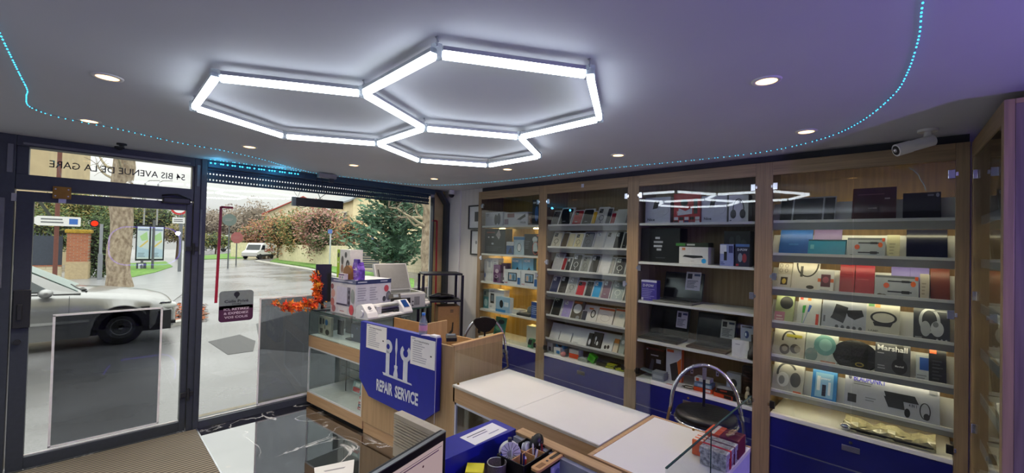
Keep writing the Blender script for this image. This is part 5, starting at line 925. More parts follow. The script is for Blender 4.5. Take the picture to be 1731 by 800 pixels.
g = G(); g.prism([(-.02, 0), (.11, 0), (.11, .05), (-.02, .05)], BLACK, (0.01, -.03, .12), X, V((0, .45, .9)).normalized(), V((0, .02, -.01))); g.build('control_panel', t, .003)
g = G(); g.prism([(.03, .012), (.085, .012), (.085, .042), (.03, .042)], P('#6a7684', .2), (0.01, -.031, .1203), X, V((0, .45, .9)).normalized(), V((0, -.001, .0005))); g.build('panel_screen', t)
g = G(); g.box((.01, .02, .155), (Lp-.01, .32, .165), P('#a8aaac')); g.box((.03, .04, .165), (Lp-.05, .30, .167), mat('scanner_glass', '#26302e', .1)); g.build('scanner_bed', t, .002)
ld = thing('scanner_lid', None, None); ld.parent = t; ld.location = (0, .31, .165); ld.rotation_euler = (radians(-118)+radians(90)+0, 0, 0)
g = G(); g.box((.01, 0, 0), (Lp-.01, .045, .33), PG); g.build('lid_shell', ld, .01)
g = G(); g.box((.03, -.004, .015), (Lp-.03, 0, .31), P('#707274')); g.box((.045, -.006, .02), (.06, -.004, .25), FRAMED); g.build('lid_pad', ld)
g = G()
for k in range(4): g.box((.29+.016*k, -.003, .03), (.298+.016*k, 0, .12), P('#55585c'))
g.cyl((.27, -.002, .03), (.27, 0, .03), .008, BLACK); g.cyl((.27, -.002, .07), (.27, 0, .07), .008, BLACK); g.build('vents', t)
# monitor left of the carton, seen from behind/side
p = onz(546, 505, .985)
a_, b_ = ony(533, 512, 4.40), ony(563, 447, 4.36)
t = thing('monitor', 'black monitor standing behind the orange leaves at the window end of the counter', 'monitor', ((a_.x+b_.x)/2, 4.40, TZ), radians(-12))
mw = (b_.x-a_.x)/2
g = G(); g.box((-mw, 0, a_.z-TZ), (mw, .022, b_.z-TZ), BLACK); g.build('display_panel', t, .004)
g = G(); g.cyl((0, .03, 0), (0, .03, .12), .014, BLACK); g.box((-.09, -.05, 0), (.09, .09, .01), BLACK); g.build('stand', t, .002)
# autumn leaves
LEAFM = [mat('leaf_orange', '#f0701a', .6, vary=.3, scale=30), mat('leaf_red', '#d83c18', .6, vary=.3, scale=30), mat('leaf_amber', '#f09c28', .6, vary=.3, scale=30)]
t = thing('leaf_garland', 'orange and red autumn leaf garland at the window end of the counter', 'garland', CM @ V((-1.93, .01, TZ)), CRZ)
rr = random.Random(3); st_ = G(); lf = [G(), G(), G()]
def leaf(g, m, c, s, R):
    n_ = 10; vs = [c]
    for i in range(n_): a = 2*pi*i/n_; r_ = s*(1. if i % 2 == 0 else .38); vs.append(c+R @ V((r_*cos(a), r_*sin(a), .15*s*cos(3*a))))
    g.add(vs, [(0, 1+i, 1+(i+1) % n_) for i in range(n_)], m)
def br(p0, p1, n_, s0, s1):
    for i in range(n_):
        k = i/(n_-1); c = p0.lerp(p1, k)+V([rr.gauss(0, .022) for _ in range(3)]); j = rr.choice([0, 0, 1, 2]) if k > .3 else rr.choice([0, 1])
        leaf(lf[j], LEAFM[j], c, rr.uniform(s0, s1), Euler((rr.uniform(0, 6), rr.uniform(0, 6), rr.uniform(0, 6))).to_matrix())
top_ = V((.03, -.03, .37)); mid = V((.03, .0, .10)); lf_ = V((.05, -.44, .13)); base = V((.06, .06, .02))
st_.tube([base, mid, V((.03, .0, .2)), top_], .004, P('#5a3a1c')); st_.tube([mid, V((.02, -.15, .06)), V((.04, -.33, .08)), lf_], .004, P('#5a3a1c')); st_.build('stems', t)
br(mid, top_, 70, .026, .044); br(V((.02, 0, .06)), V((.04, -.32, .08)), 90, .03, .048); br(V((.04, -.36, .08)), lf_, 12, .02, .032); br(base, mid, 8, .02, .03)
for j, g in enumerate(lf): g.build('leaves', t); bpy.data.objects[-1] if False else None
for o in t.children:
    if o.name.startswith('leaves'): o['kind'] = 'stuff'
# ---- black metal shelf unit by the pillar
t = thing('metal_shelf', 'black metal shelf unit between the printer and the white pillar', 'shelf', (3.0, 4.12, 0), 0)
wS, dS = .46, .34; tz = 1.345
for zz in (tz, 1.03, .45):
    g = G(); g.box((-wS/2, -dS/2, zz-.022), (wS/2, dS/2, zz), BLACKM); g.build('shelf_board', t, .002)
for sx in (-1, 1):
    for sy in (-1, 1): g = G(); g.box((sx*wS/2-.014, sy*dS/2-.014, 0), (sx*wS/2+.014, sy*dS/2+.014, tz-.022), BLACKM); g.build('leg', t)
t.rotation_euler = (0, 0, radians(-25))
MS = Matrix.Translation((3.0, 4.12, 0)) @ Matrix.Rotation(radians(-25), 4, 'Z')
g = G(); g.tube([(-.15, 0, .02), (-.05, -.03, .04), (.05, .02, .03), (.15, .0, .02)], [.02, .035, .03, .02], BLACK, n=8); g.ball((.02, .0, .03), (.1, .07, .035), BLACK); tag(g.build('black_bag', loc=MS @ V((.02, 0, 1.031)), rot=(0, 0, -.4)), 'crumpled black bag on the metal shelf', 'bag')
boxed('cardboard_box', 'brown parcel box with a curved arrow mark standing under the metal shelf', 'box', MS @ V((.09, -.12, .452)), radians(-25), .26, .2, .5, '#94704a', [('p', [(.35, .3), (.42, .25), (.7, .4), (.72, .62), (.66, .62), (.62, .44)], '#2c2620'), ('r', .55, .86, .7, .88, '#2c2620'), ('r', .55, .9, .7, .92, '#2c2620')], rough=.8)
g = G(); pz = [V((random.uniform(-.09, .09), random.uniform(-.05, .05), random.uniform(0.01, .05))) for _ in range(14)]
g.ball((0, 0, .03), (.11, .06, .03), PAPER, n=9, k=5); g.ball((.03, .01, .05), (.07, .05, .025), P('#c4c4c0'), n=7, k=4)
tag(g.build('crumpled_paper', loc=CM @ V((-1.35, .91, 1.0))), 'crumpled white paper on the glass table right of the printer', 'paper')
# ================================================================== WHITE DISPLAY COUNTER
t = thing('display_counter', 'long white topped oak display counter in front of the phone case cabinet', 'counter', (1.83, 2.33, 0), -pi/2)
L1 = 2.33-1.135; WD = .545   # local x along -Y, local y along +X
g = G(); g.box((0, 0, .60), (L1, .02, .712), OAKCX); g.box((0, .52, .0), (L1, WD, .712), OAKCX); g.box((0, 0, 0), (.02, WD, .712), OAKC); g.box((L1-.02, 0, 0), (L1, WD, .712), OAKC); g.box((0, 0, 0), (L1, WD, .10), OAKCX); g.build('carcass', t, .002)
g = G(); m = P('#b9bcc8'); g.box((.02, .002, .10), (.036, .016, .60), m); g.box((L1-.036, .002, .10), (L1-.02, .016, .60), m); g.box((.02, .002, .585), (L1-.02, .016, .60), m); g.box((L1/2-.008, .002, .1), (L1/2+.008, .016, .6), m); g.build('lower_frame', t)
g = G(); g.box((.036, .006, .10), (L1-.036, .010, .585), GLASS); g.build('lower_glass', t)
g = G(); g.box((.02, .48, .10), (L1-.02, .52, .60), P('#b4b8c8')); g.box((.021, .017, .1), (L1-.021, .48, .104), P('#b4b8c8')); g.box((.3, .1, .104), (.62, .4, .42), P('#9a9eb0')); g.build('lower_back', t)
for a_, b_ in ((.004, .598), (.601, L1-.002)):
    g = G(); g.box((a_, -.004, .712), (b_, WD, .721), WTOP); g.build('white_top', t, .001)
g = G(); g.box((0, -.008, .704), (L1, -.004, .718), P('#b6b2a4')); g.build('edge_strip', t)
g = G(); g.box((.008, .0, .722), (.013, WD, .955), GLASS); g.build('side_pane', t)
for a_, b_ in ((.013, .600), (.604, L1)):
    g = G(); g.box((a_, WD-.008, .722), (b_, WD-.003, .958), GLASS); g.build('rear_pane', t)
g = G(); g.cyl((.03, .02, .722), (.03, .02, .73), .008, BRASS, n=12); g.build('pane_clip', t)
t = thing('display_counter', 'short white topped display counter carrying the gift box', 'counter', (1.70, 1.125, 0), -pi/2)
L2 = 1.125-.60; W2 = .68
g = G(); g.box((0, 0, .60), (L2, .02, .70), OAKCX); g.box((0, 0, 0), (.02, W2, .70), OAKC); g.box((L2-.02, 0, 0), (L2, W2, .70), P('#b8b8dc')); g.box((0, W2-.02, 0), (L2, W2, .70), OAKC); g.box((.02, .02, 0), (L2-.02, W2-.02, .6), P('#8a8c9a')); g.build('carcass', t, .002)
g = G(); g.box((.0, 0, .70), (.022, W2, .722), OAKCX); g.box((.022, 0, .70), (L2, .014, .722), OAKCX); g.box((.022, W2-.014, .70), (L2, W2, .722), OAKCX); g.build('oak_rim', t, .001)
g = G(); g.box((.022, .014, .70), (L2, W2-.014, .719), WTOP); g.build('white_top', t)
g = G(); g.box((L2-.012, -.30, .722), (L2-.007, .13, .968), GLASS); g.box((L2-.012, .134, .722), (L2-.007, .70, .968), GLASS); g.build('front_pane', t)
g = G(); g.box((L2-.013, -.30, .966), (L2-.006, .70, .970), GEDGE); g.box((L2-.012, .131, .722), (L2-.008, .134, .966), GEDGE); g.build('pane_edge', t)
g = G(); g.cyl((.25, W2-.03, .722), (.25, W2-.03, .73), .007, BRASS, n=12); g.build('pane_clip', t)
# gift box
t = thing('gift_box', 'grey glitter gift box with red ribbon on the short white counter', 'gift box', (2.015, .603, .7225), 0)
GL = mat('silver_glitter', '#a2a4a8', .3, vary=.55, scale=70, bump=.4)
g = G(); g.box((0.003, .003, 0), (.157, .117, .05), GL); g.build('box_body', t, .002)
g = G(); g.box((0, 0, .05), (.16, .12, .078), GL); g.build('lid', t, .002)
g = G(); RB = P('#b81c2c'); g.box((.045, -.0015, .0), (.060, .1215, .0795), RB); g.box((.105, -.0015, .0), (.112, .1215, .0795), P('#5a1c3a')); g.build('ribbon', t)
t = thing('gift_box', 'dark red gift box with a beige bow behind the grey glitter one', 'gift box', (2.18, .603, .7225), 0)
g = G(); g.box((0, 0, 0), (.115, .15, .085), P('#6a1a34')); g.build('box_body', t, .002)
g = G(); g.box((-.001, .085, .0845), (.116, .151, .087), P('#c8502c')); g.box((-.001, .11, .087), (.116, .125, .088), P('#d8cfc0')); g.box((-.0015, .085, 0), (0, .151, .085), P('#c8502c')); g.build('patterned_wrap', t)
g = G()
for s_ in (-1, 1): g.tube([(.05, .05, .09), (.05+s_*.02, .03, .105), (.05+s_*.045, .05, .094), (.05+s_*.02, .06, .09), (.05, .05, .09)], .006, P('#b89a78'), n=6)
g.build('bow', t)
t = thing('gift_box', 'small orange and white patterned gift box left of the dark red one', 'gift box', (2.08, .735, .7225), 0)
g = G(); g.box((0, 0, 0), (.10, .045, .07), P('#d8642c')); g.build('box_body', t, .002)
g = G()
for k in range(3): g.box((.01+.032*k, -.001, .0), (.025+.032*k, .046, .0715), P('#e0d8c8'))
g.build('white_stripes', t)
ps = [onz(u, v, .002) for u, v in ((531, 791), (599, 777), (596, 815), (534, 832))]
g = G(); g.add(ps, [(0, 3, 2, 1)], PAPER); g.add([p+V((0, 0, .0006)) for p in (ps[0].lerp(ps[2], .25), ps[1].lerp(ps[3], .25), ps[1].lerp(ps[3], .3), ps[0].lerp(ps[2], .3))], [(0, 3, 2, 1)], P('#8a8c92')); tag(g.build('floor_reflection'), 'pale reflection in the black marble floor, drawn as a flat sheet', 'paper')  # a reflection in the polished floor, put in as a pale sheet
# ================================================================== STOOLS
def stool(label, loc, rz, pad, seat_z=.65, H=.30, R=.185):
    t = thing('bar_stool', label, 'stool', loc, rz, 'chrome stools behind the counters')
    g = G(); g.lathe((0, 0, seat_z), [(0, .0), (R*.7, .002), (R*.95, -.006), (R, -.022), (R*.98, -.045), (R*.9, -.05), (0, -.05)], VELVET, 32); g.build('seat', t)
    g = G(); g.tube([(R*1.0*cos(2*pi*i/32), R*1.0*sin(2*pi*i/32), seat_z-.055) for i in range(32)], .010, CHROME, closed=True); g.build('seat_ring', t)
    g = G(); w_ = R*1.13
    pts = [(-w_*1.03, .02, 0.02)]
    pts = [(-w_-.03, .03, seat_z-.16), (-w_-.012, .02, seat_z-.05)]
    pts += [(w_*cos(radians(a)), .03+.05*sin(radians(a)), seat_z+.0+H*sin(radians(a))) for a in range(180, -1, -10)]
    pts += [(w_+.012, .02, seat_z-.05), (w_+.03, .03, seat_z-.16)]
    g.tube(pts, .0125, CHROME, n=12); g.build('back_hoop', t)
    g = G(); g.box((-.008, .075, seat_z-.03), (.008, .082, seat_z+H-.02), BLACKM); g.box((-.012, .07, seat_z+H-.09), (.012, .076, seat_z+H-.015), STEEL); g.build('back_bracket', t)
    if not pad:
        for s_ in (-1, 1):
            g = G(); g.prism([(-.008, 0), (.008, 0), (.008, -.035), (-.008, -.035)], STEEL, (s_*.075, .07, seat_z+H-.025), X, Z, (0, .003, 0)); g.cyl((s_*.075, .066, seat_z+H-.045), (s_*.075, .071, seat_z+H-.045), .005, BLACK, n=8); g.build('hoop_tab', t)
    else:
        g = G(); g.prism([(-.115, .06), (-.09, .085), (0, .1), (.09, .085), (.115, .06), (.1, .02), (.05, -.035), (.0, -.05), (-.05, -.035), (-.1, .02)], VELVET, (0, .035, seat_z+H-.09), X, Z, (0, .04, 0)); g.build('back_pad', t, .012)
    for sx in (-1, 1):
        for sy in (-1, 1): g = G(); g.tube([(sx*.13, sy*.12, seat_z-.06), (sx*.20, sy*.19, .01)], .0115, CHROME); g.build('leg', t)
    for sx in (-1, 1):
        g = G(); g.tube([(sx*(.24), .03, seat_z-.16), (sx*.17, .02, seat_z-.2)], .0115, CHROME); g.build('hoop_foot', t)
    g = G(); g.tube([(.17*1.0*cos(2*pi*i/24)*1.05, .17*sin(2*pi*i/24), .25) for i in range(24)], .009, CHROME, closed=True); g.build('foot_ring', t)
    return t
stool('chrome stool with a black round seat and an open hoop back beside the short counter', (2.735, .945, 0), radians(-62), False, .70, .265, .178)
stool('chrome stool with a black padded back behind the oak end panel', (2.72, 3.00, 0), radians(-45), True, .68)
# ================================================================== RECEPTION DESK
DZ = .70
t = thing('reception_desk', 'reception desk with an oak rim in the foreground', 'desk', (.30, .40, 0), 0)
g = G(); g.box((.0, .0, DZ-.03), (1.24, 1.30, DZ), mat('dark_desk_top', '#3a2a2c', .35)); g.build('desk_top', t, .003)
g = G(); g.box((1.19, .45, 0), (1.235, .995, .80), OAKC); g.box((1.24-.055, .45, .80), (1.24, .997, .808), OAKCY); g.build('oak_rim', t, .002)
g = G(); g.box((1.165, .46, DZ), (1.19, .99, .79), mat('blue_grey_panel', '#8a8f9e', .35, vary=.12, scale=20)); g.build('inner_panel', t)
for sx, sy in ((.02, .02), (1.14, .02), (.02, 1.22), (1.14, 1.22)): g = G(); g.box((sx, sy, 0), (sx+.05, sy+.05, DZ-.03), BLACKM); g.build('leg', t)
# blue box with a notice
BZ = .802
g = G(); g.box((0, 0, DZ+.001), (.46, .155, BZ), BLUEB)
t = thing('blue_box', 'long blue box carrying a white printed notice on the desk', 'box', (1.055, 1.42, 0)); g.build('body', t, .002)
g = G(); a_, b_, c_, d_ = [onz(u, v, BZ+.001)-V((1.055, 1.42, 0)) for u, v in ((777, 740), (803, 753), (858, 727), (832, 715))]
for q in (a_, b_, c_, d_): q.z = BZ+.0012; q.y = min(max(q.y, .004), .151)
g.add([a_, b_, c_, d_], [(0, 1, 2, 3)], PAPER); r_ = (c_-b_).normalized(); u_ = (a_-b_).normalized()
g.art(b_, r_, u_, (c_-b_).length, (a_-b_).length, [('l', .1, .68, .85, .82, 1, '#4a4c54'), ('l', .18, .5, .82, .62, 1, '#5a5c80'), ('l', .55, .25, .9, .36, 1, '#6a6c90')]); g.build('notice', t)
# beige ribbed housing behind the monitor
BZT = .90; pa, pb = onz(684, 696, BZT), onz(752, 727, BZT)
d_ = (pa-pb); L_ = .31; an = atan2(-d_.y, -d_.x)
t = thing('ribbed_housing', 'beige ribbed upright device behind the desk monitor', 'device', (pb.x+d_.normalized().x*L_, pb.y+d_.normalized().y*L_, DZ+.001), an)
BEI = P('#b3aa98'); g = G(); Hh = BZT-DZ-.001
g.box((0, -.045, 0), (L_, 0, Hh-.145), BEI); g.box((0, -.045, Hh-.022), (L_, 0, Hh), BEI); g.box((.01, -.03, Hh-.145), (L_-.01, 0, Hh-.022), P('#3a362e'))
for k in range(9): g.box((0, -.045, Hh-.140+.0135*k), (L_, -.004, Hh-.1325+.0135*k), BEI)
g.box((.06, -.0465, .0), (.063, -.045, Hh-.146), P('#c4bcac')); g.build('housing', t)
# desk monitor
mz = .985; p1, p0 = onz(755, 727, mz), onz(640, 797, mz)
d_ = (p0-p1).normalized(); Lm_ = .56; an = atan2(-d_.y, -d_.x)
t = thing('desk_monitor', 'black monitor with a silver top edge in the foreground', 'monitor', (p1.x+d_.x*Lm_, p1.y+d_.y*Lm_, DZ+.001), an)
g = G(); g.box((0, 0, .02), (Lm_, .03, mz-DZ-.004), BLACK); g.build('bezel', t, .006)
g = G(); g.box((.004, -.002, mz-DZ-.007), (Lm_-.004, .014, mz-DZ-.003), STEEL); g.build('top_trim', t)
def screen_mat():
    m, n, b = new('lit_screen'); b.inputs['Base Color'].default_value = (.02, .02, .02, 1); b.inputs['Roughness'].default_value = .25
    b.inputs['Emission Color'].default_value = lin('#b8a0a0'); b.inputs['Emission Strength'].default_value = .75; return m
g = G(); g.box((.022, -.0015, .04), (Lm_-.022, 0, mz-DZ-.035), screen_mat())
g.art((.022, -.0016, .04), X, Z, Lm_-.044, mz-DZ-.075, [('r', .55, .88, .95, .9, '#8a6a70'), ('e', .78, .78, .008, .02, '#5a2c34'), ('e', .6, .68, .008, .02, '#5a2c34'), ('e', .68, .58, .012, .03, '#7a3c34'), ('r', .5, .93, .98, .94, '#7a7478')]); g.build('screen', t)
g = G(); g.box((Lm_/2-.03, .03, 0), (Lm_/2+.03, .05, .18), BLACK); g.box((Lm_/2-.12, -.05, 0), (Lm_/2+.12, .12, .01), BLACK); g.build('stand', t, .002)
# small things on the desk
YL = P('#e2d81c'); p = onz(803, 791, DZ+.05); t = thing('sticky_notes', 'block of bright yellow sticky notes on the desk', 'sticky notes', (p.x, p.y, DZ+.001), .75)
g = G(); g.box((-.038, -.038, 0), (.038, .038, .05), YL); g.box((-.0385, -.0385, .0), (.0385, .0385, .018), P('#b04a28')); g.build('pad', t, .001)
p = onz(840, 782, DZ+.09); t = thing('wire_cup', 'round dark wire mesh cup with a silver rim on the desk', 'cup', (p.x, p.y, DZ+.001))
g = G(); g.lathe((0, 0, 0), [(.0, 0), (.038, 0), (.040, .09), (.0385, .09), (.036, .004), (0, .004)], mat('dark_mesh', '#3a3034', .6, vary=.4, scale=200), 28); g.build('mesh_wall', t)
g = G(); g.tube([(.040*cos(2*pi*i/28), .040*sin(2*pi*i/28), .09) for i in range(28)], .0022, STEEL, n=6, closed=True); g.build('rim', t)
for k, (dx, dy, c_) in enumerate(((.01, .0, '#8a2a24'), (-.012, .01, '#7a3a30'), (.0, -.015, '#5a2a2a'))): g = G(); g.ball((dx, dy, .02+.008*k), (.016, .012, .014), P(c_)); tag(g.build('clip', loc=(p.x, p.y, DZ+.004)), ['dark red clip deep in the wire cup', 'brown red clip in the wire cup', 'maroon clip near the front of the wire cup'][k], 'clip', 'clips in the wire cup')
p = onz(862, 752, DZ+.13); t = thing('handheld_fan', 'small white round handheld fan beside the blue box', 'fan', (p.x, p.y, DZ+.001), radians(-35))
g = G(); R_ = Matrix.Rotation(radians(78), 3, 'X'); c0 = V((0, 0, .095)); nn = R_ @ Z
g.cyl(c0-nn*.018, c0+nn*.018, .046, P('#d0d0ce'), n=28); g.build('fan_cage', t, .006)
g = G()
for k in range(14):
    a = 2*pi*k/14; r1, r2 = R_ @ V((cos(a)*.016, sin(a)*.016, .0185)), R_ @ V((cos(a)*.043, sin(a)*.043, .0185)); g.tube([c0+r1, c0+r2], .0016, P('#6a6c70'), n=4); g.tube([c0-R_ @ V((-cos(a)*.016, -sin(a)*.016, .0185)), c0-R_ @ V((-cos(a)*.043, -sin(a)*.043, .0185))], .0016, P('#6a6c70'), n=4)
g.cyl(c0+nn*.017, c0+nn*.021, .014, P('#8a8c90')); g.cyl(c0-nn*.017, c0-nn*.021, .014, P('#55585c')); g.build('grille', t)
g = G(); g.cyl((0, 0, 0), (0, 0, .055), .016, P('#2a2a2e')); g.build('handle', t, .002)
g = G(); g.box((-.008, -.006, .135), (.008, .012, .158), P('#3a3c40')); g.build('switch', t, .002)
# pen organiser
p = onz(887, 765, DZ+.10); og = thing('pen_organiser', 'black and bamboo desk organiser full of pens', 'organiser', (p.x+.01, p.y+.005, DZ+.001), radians(4)); OG = Matrix.Translation(og.location) @ Matrix.Rotation(radians(4), 4, 'Z')
BAM = wood('bamboo', '#b88a58', '#cc9e6a', axis=0)
g = G(); h_ = .10
for q in (((-.105, -.075, 0), (.105, -.070, h_)), ((-.105, .070, 0), (.105, .075, h_)), ((-.105, -.07, 0), (-.10, .07, h_)), ((.10, -.07, 0), (.105, .07, h_)), ((-.1, -.07, 0), (.1, .07, .005))): g.box(*q, BLACK)
g.build('tray', og, .002)
g = G(); g.box((-.1, -.002, .05), (.1, .002, h_-.004), BAM); g.box((-.002, -.07, .05), (.002, .07, h_-.004), BAM); g.box((.05, -.07, .05), (.054, .0, h_-.004), BAM); g.build('dividers', og)
g = G(); g.prism(rrect(.20, .045, .015), BAM, (-.09, -.14, h_-.012), X, Y, (0, 0, .01)); g.build('bamboo_lid', og)
g = G(); g.prism(rrect(.075, .016, .007), P('#2c2018'), (.02, -.126, h_-.0018), X, Y, (0, 0, .0005)); g.cyl((.0, -.118, h_-.002), (.0, -.118, h_-.0012), .006, P('#2c2018')); g.box((-.07, -.13, h_-.002), (-.025, -.108, h_-.0013), P('#8a6238')); g.build('slots', og)
g = G(); g.box((-.088, -.135, 0), (.108, -.098, h_-.013), BLACK); g.build('front_box', og, .002)
g = G(); g.box((-.0, -.1375, .02), (.08, -.1355, .075), P('#8f9ab8')); g.art((-.0, -.138, .02), X, Z, .08, .055, [('e', .6, .4, .2, .25, '#5a6488'), ('r', .05, .1, .3, .9, '#b8bcd0')]); g.build('printed_card', og)
PN = [(-.085, .04, '#2a3ba0'), (-.07, .02, '#c8ccd0'), (-.08, -.04, '#1c1c20'), (-.06, -.05, '#b8402c'), (-.045, -.03, '#1e2f90'), (-.02, -.05, '#d8d8d8'), (.02, -.045, '#2a2c6a'), (.035, -.02, '#d4d4d4'), (.07, -.045, '#8a2a2c'), (.085, -.02, '#16161a'), (.08, .045, '#7a4ab0'), (-.03, .045, '#6a6c74')]
for k, (x_, y_, c_) in enumerate(PN):
    g = G(); ln = .102+.008*(k % 3); tl = Euler((radians((k*37 % 17)-8), radians((k*53 % 19)-9), 0)).to_matrix(); g.cyl((0, 0, 0), tl @ V((0, 0, ln)), .0042, P(c_), n=10); g.cyl(tl @ V((0, 0, ln)), tl @ V((0, 0, ln+.008)), .0042, P('#d8d8d8' if k % 2 else '#1c1c1e'), r1=.002, n=10)
    nm = ['blue', 'white', 'black', 'red', 'dark blue', 'clear', 'indigo', 'silver', 'maroon', 'black and silver', 'violet', 'grey'][k]
    tag(g.build('pen', loc=OG @ V((x_, y_, .006))), f'{nm} pen standing in the bamboo and black organiser', 'pen', 'pens in the organiser')
g = G(); g.cyl((0, 0, 0), (0, 0, .022), .024, P('#c8ccd0'), n=20); g.cyl((0, 0, .004), (0, 0, .018), .0242, P('#8a8c90'), n=20); tag(g.build('tape_roll', loc=OG @ V((.03, .035, .0885)), rot=(radians(80), 0, .4)), 'grey white tape roll in the organiser', 'tape roll')
g = G(); g.ball((0, 0, .035), (.035, .03, .045), BLACK, n=16); tag(g.build('mouse', loc=OG @ V((.078, .012, .07)), rot=(.3, .2, .3)), 'shiny black rounded gadget standing at the right of the organiser', 'gadget')
# ================================================================== THE STREET
def asphalt():
    m, n, b = new('wet_asphalt'); L = n.links.new
    t = n.nodes.new('ShaderNodeTexCoord'); z = n.nodes.new('ShaderNodeTexNoise'); z.inputs['Scale'].default_value = .35; z.inputs['Detail'].default_value = 6
    z2 = n.nodes.new('ShaderNodeTexNoise'); z2.inputs['Scale'].default_value = 38; z2.inputs['Detail'].default_value = 6; z2.inputs['Roughness'].default_value = .8
    L(t.outputs['Object'], z.inputs[0]); L(t.outputs['Object'], z2.inputs[0])
    r = n.nodes.new('ShaderNodeValToRGB'); r.color_ramp.elements[0].position = .4; r.color_ramp.elements[0].color = lin('#4c4c4e'); r.color_ramp.elements[1].position = .62; r.color_ramp.elements[1].color = lin('#7a7a7c')
    rr_ = n.nodes.new('ShaderNodeValToRGB'); rr_.color_ramp.elements[0].position = .42; rr_.color_ramp.elements[0].color = (.22, .22, .22, 1); rr_.color_ramp.elements[1].position = .6; rr_.color_ramp.elements[1].color = (.5, .5, .5, 1)
    L(z.outputs[0], r.inputs[0]); L(z.outputs[0], rr_.inputs[0]); L(rr_.outputs[0], b.inputs['Roughness'])
    mx = n.nodes.new('ShaderNodeMix'); mx.data_type = 'RGBA'; mx.blend_type = 'OVERLAY'; mx.inputs[0].default_value = 1.0; L(r.outputs[0], mx.inputs[6]); L(z2.outputs[0], mx.inputs[7]); L(mx.outputs[2], b.inputs['Base Color'])
    b.inputs['Specular IOR Level'].default_value = .8; b.inputs['Coat Weight'].default_value = .6; b.inputs['Coat Roughness'].default_value = .25
    bp = n.nodes.new('ShaderNodeBump'); bp.inputs['Distance'].default_value = .008; bp.inputs['Strength'].default_value = .5; L(z2.outputs[0], bp.inputs['Height']); L(bp.outputs[0], b.inputs['Normal']); return m
def gpt(x, y, dz=0): return V((x, y, zg(y)+dz))
def ong(u, v, dz=0):
    d = ray(u, v); k = (-.2+.0135*4.6+dz-EYE)/(d.z+.0135*d.y); return CAMP+d*k
g = G(); g.add([gpt(-60, 4.76), gpt(60, 4.76), gpt(60, 130), gpt(-60, 130), gpt(-60, 4.76, -.5), gpt(60, 4.76, -.5), gpt(60, 130, -.5), gpt(-60, 130, -.5)], [(0, 1, 2, 3), (4, 7, 6, 5), (0, 4, 5, 1), (2, 6, 7, 3)], asphalt()); struct(g, 'ground_street')
g = G(); g.box((-3, 4.72, -.7), (5, 4.98, -.02), mat('door_step', '#8a8272', .8, vary=.2)); struct(g, 'trim_3')
def patch(px, name, m, h=.02, kind='structure', dz=0):
    pts = [ong(u, v, dz) for u, v in px]; g = G(); n_ = len(pts)
    lo = [p-Z*.05 for p in pts]; hi = [p+Z*h for p in pts]
    g.add(lo+hi, [tuple(range(n_, 2*n_))]+[(i, (i+1) % n_, n_+(i+1) % n_, n_+i) for i in range(n_)], m); o = g.build(name); o['kind'] = kind; return o
GRASSM = mat('grass', '#486e2a', .9, vary=.3, scale=6, col2='#6f9a3e'); PAVE = mat('wet_pavement', '#8f9092', .3, vary=.1, scale=2); PATCHM = mat('old_asphalt_patch', '#333335', .5, vary=.2, scale=40); PALE = mat('worn_concrete_kerb', '#a5a39c', .6, vary=.15, scale=6)
patch([(60, 500), (290, 512), (345, 470), (330, 436), (250, 436), (60, 470)], 'pavement', PAVE, .03)
patch([(205, 474), (262, 462), (292, 452), (280, 443), (206, 447)], 'grass_island', GRASSM, .06, 'stuff')
patch([(336, 434), (396, 428), (414, 437), (345, 439)], 'grass_verge', GRASSM, .06, 'stuff')
patch([(456, 443), (520, 452), (600, 470), (700, 492), (700, 474), (600, 458), (470, 436)], 'grass_verge', GRASSM, .08, 'stuff')
patch([(436, 441), (520, 455), (600, 473), (720, 500), (722, 505), (600, 477), (520, 458), (430, 443)], 'kerb', PALE, .1)
patch([(352, 578), (405, 566), (432, 577), (428, 594), (385, 600)], 'road_patch', PATCHM, .004)
patch([(433, 548), (520, 524), (700, 560), (700, 610), (440, 590)], 'road_patch', PATCHM, .003)
patch([(285, 553), (330, 545), (330, 541), (285, 549)], 'kerb', PALE, .08)
LT = mat('leaf_litter', '#7a4424', .9, vary=.4, scale=30)
g = G(); rr = random.Random(9)
for _ in range(420):
    p_ = ong(rr.uniform(284, 372), 0) if False else ong(rr.uniform(284, 350), rr.uniform(513, 541), .03); a_ = rr.uniform(0, 6.28); s_ = rr.uniform(.03, .08); e1_ = V((cos(a_), sin(a_), rr.uniform(-.3, .5)))*s_; e2_ = V((-sin(a_), cos(a_), rr.uniform(-.3, .5)))*s_*.6
    g.add([p_-e1_, p_+e2_, p_+e1_, p_-e2_], [(0, 1, 2, 3)], rr.choice([LT, mat('leaf_litter_dark', '#4a2e1c', .9), mat('leaf_litter_red', '#a0522c', .9)]))
o = g.build('leaf_litter'); tag(o, 'brown fallen leaves along the kerb beyond the parked car', 'leaves', kind='stuff')
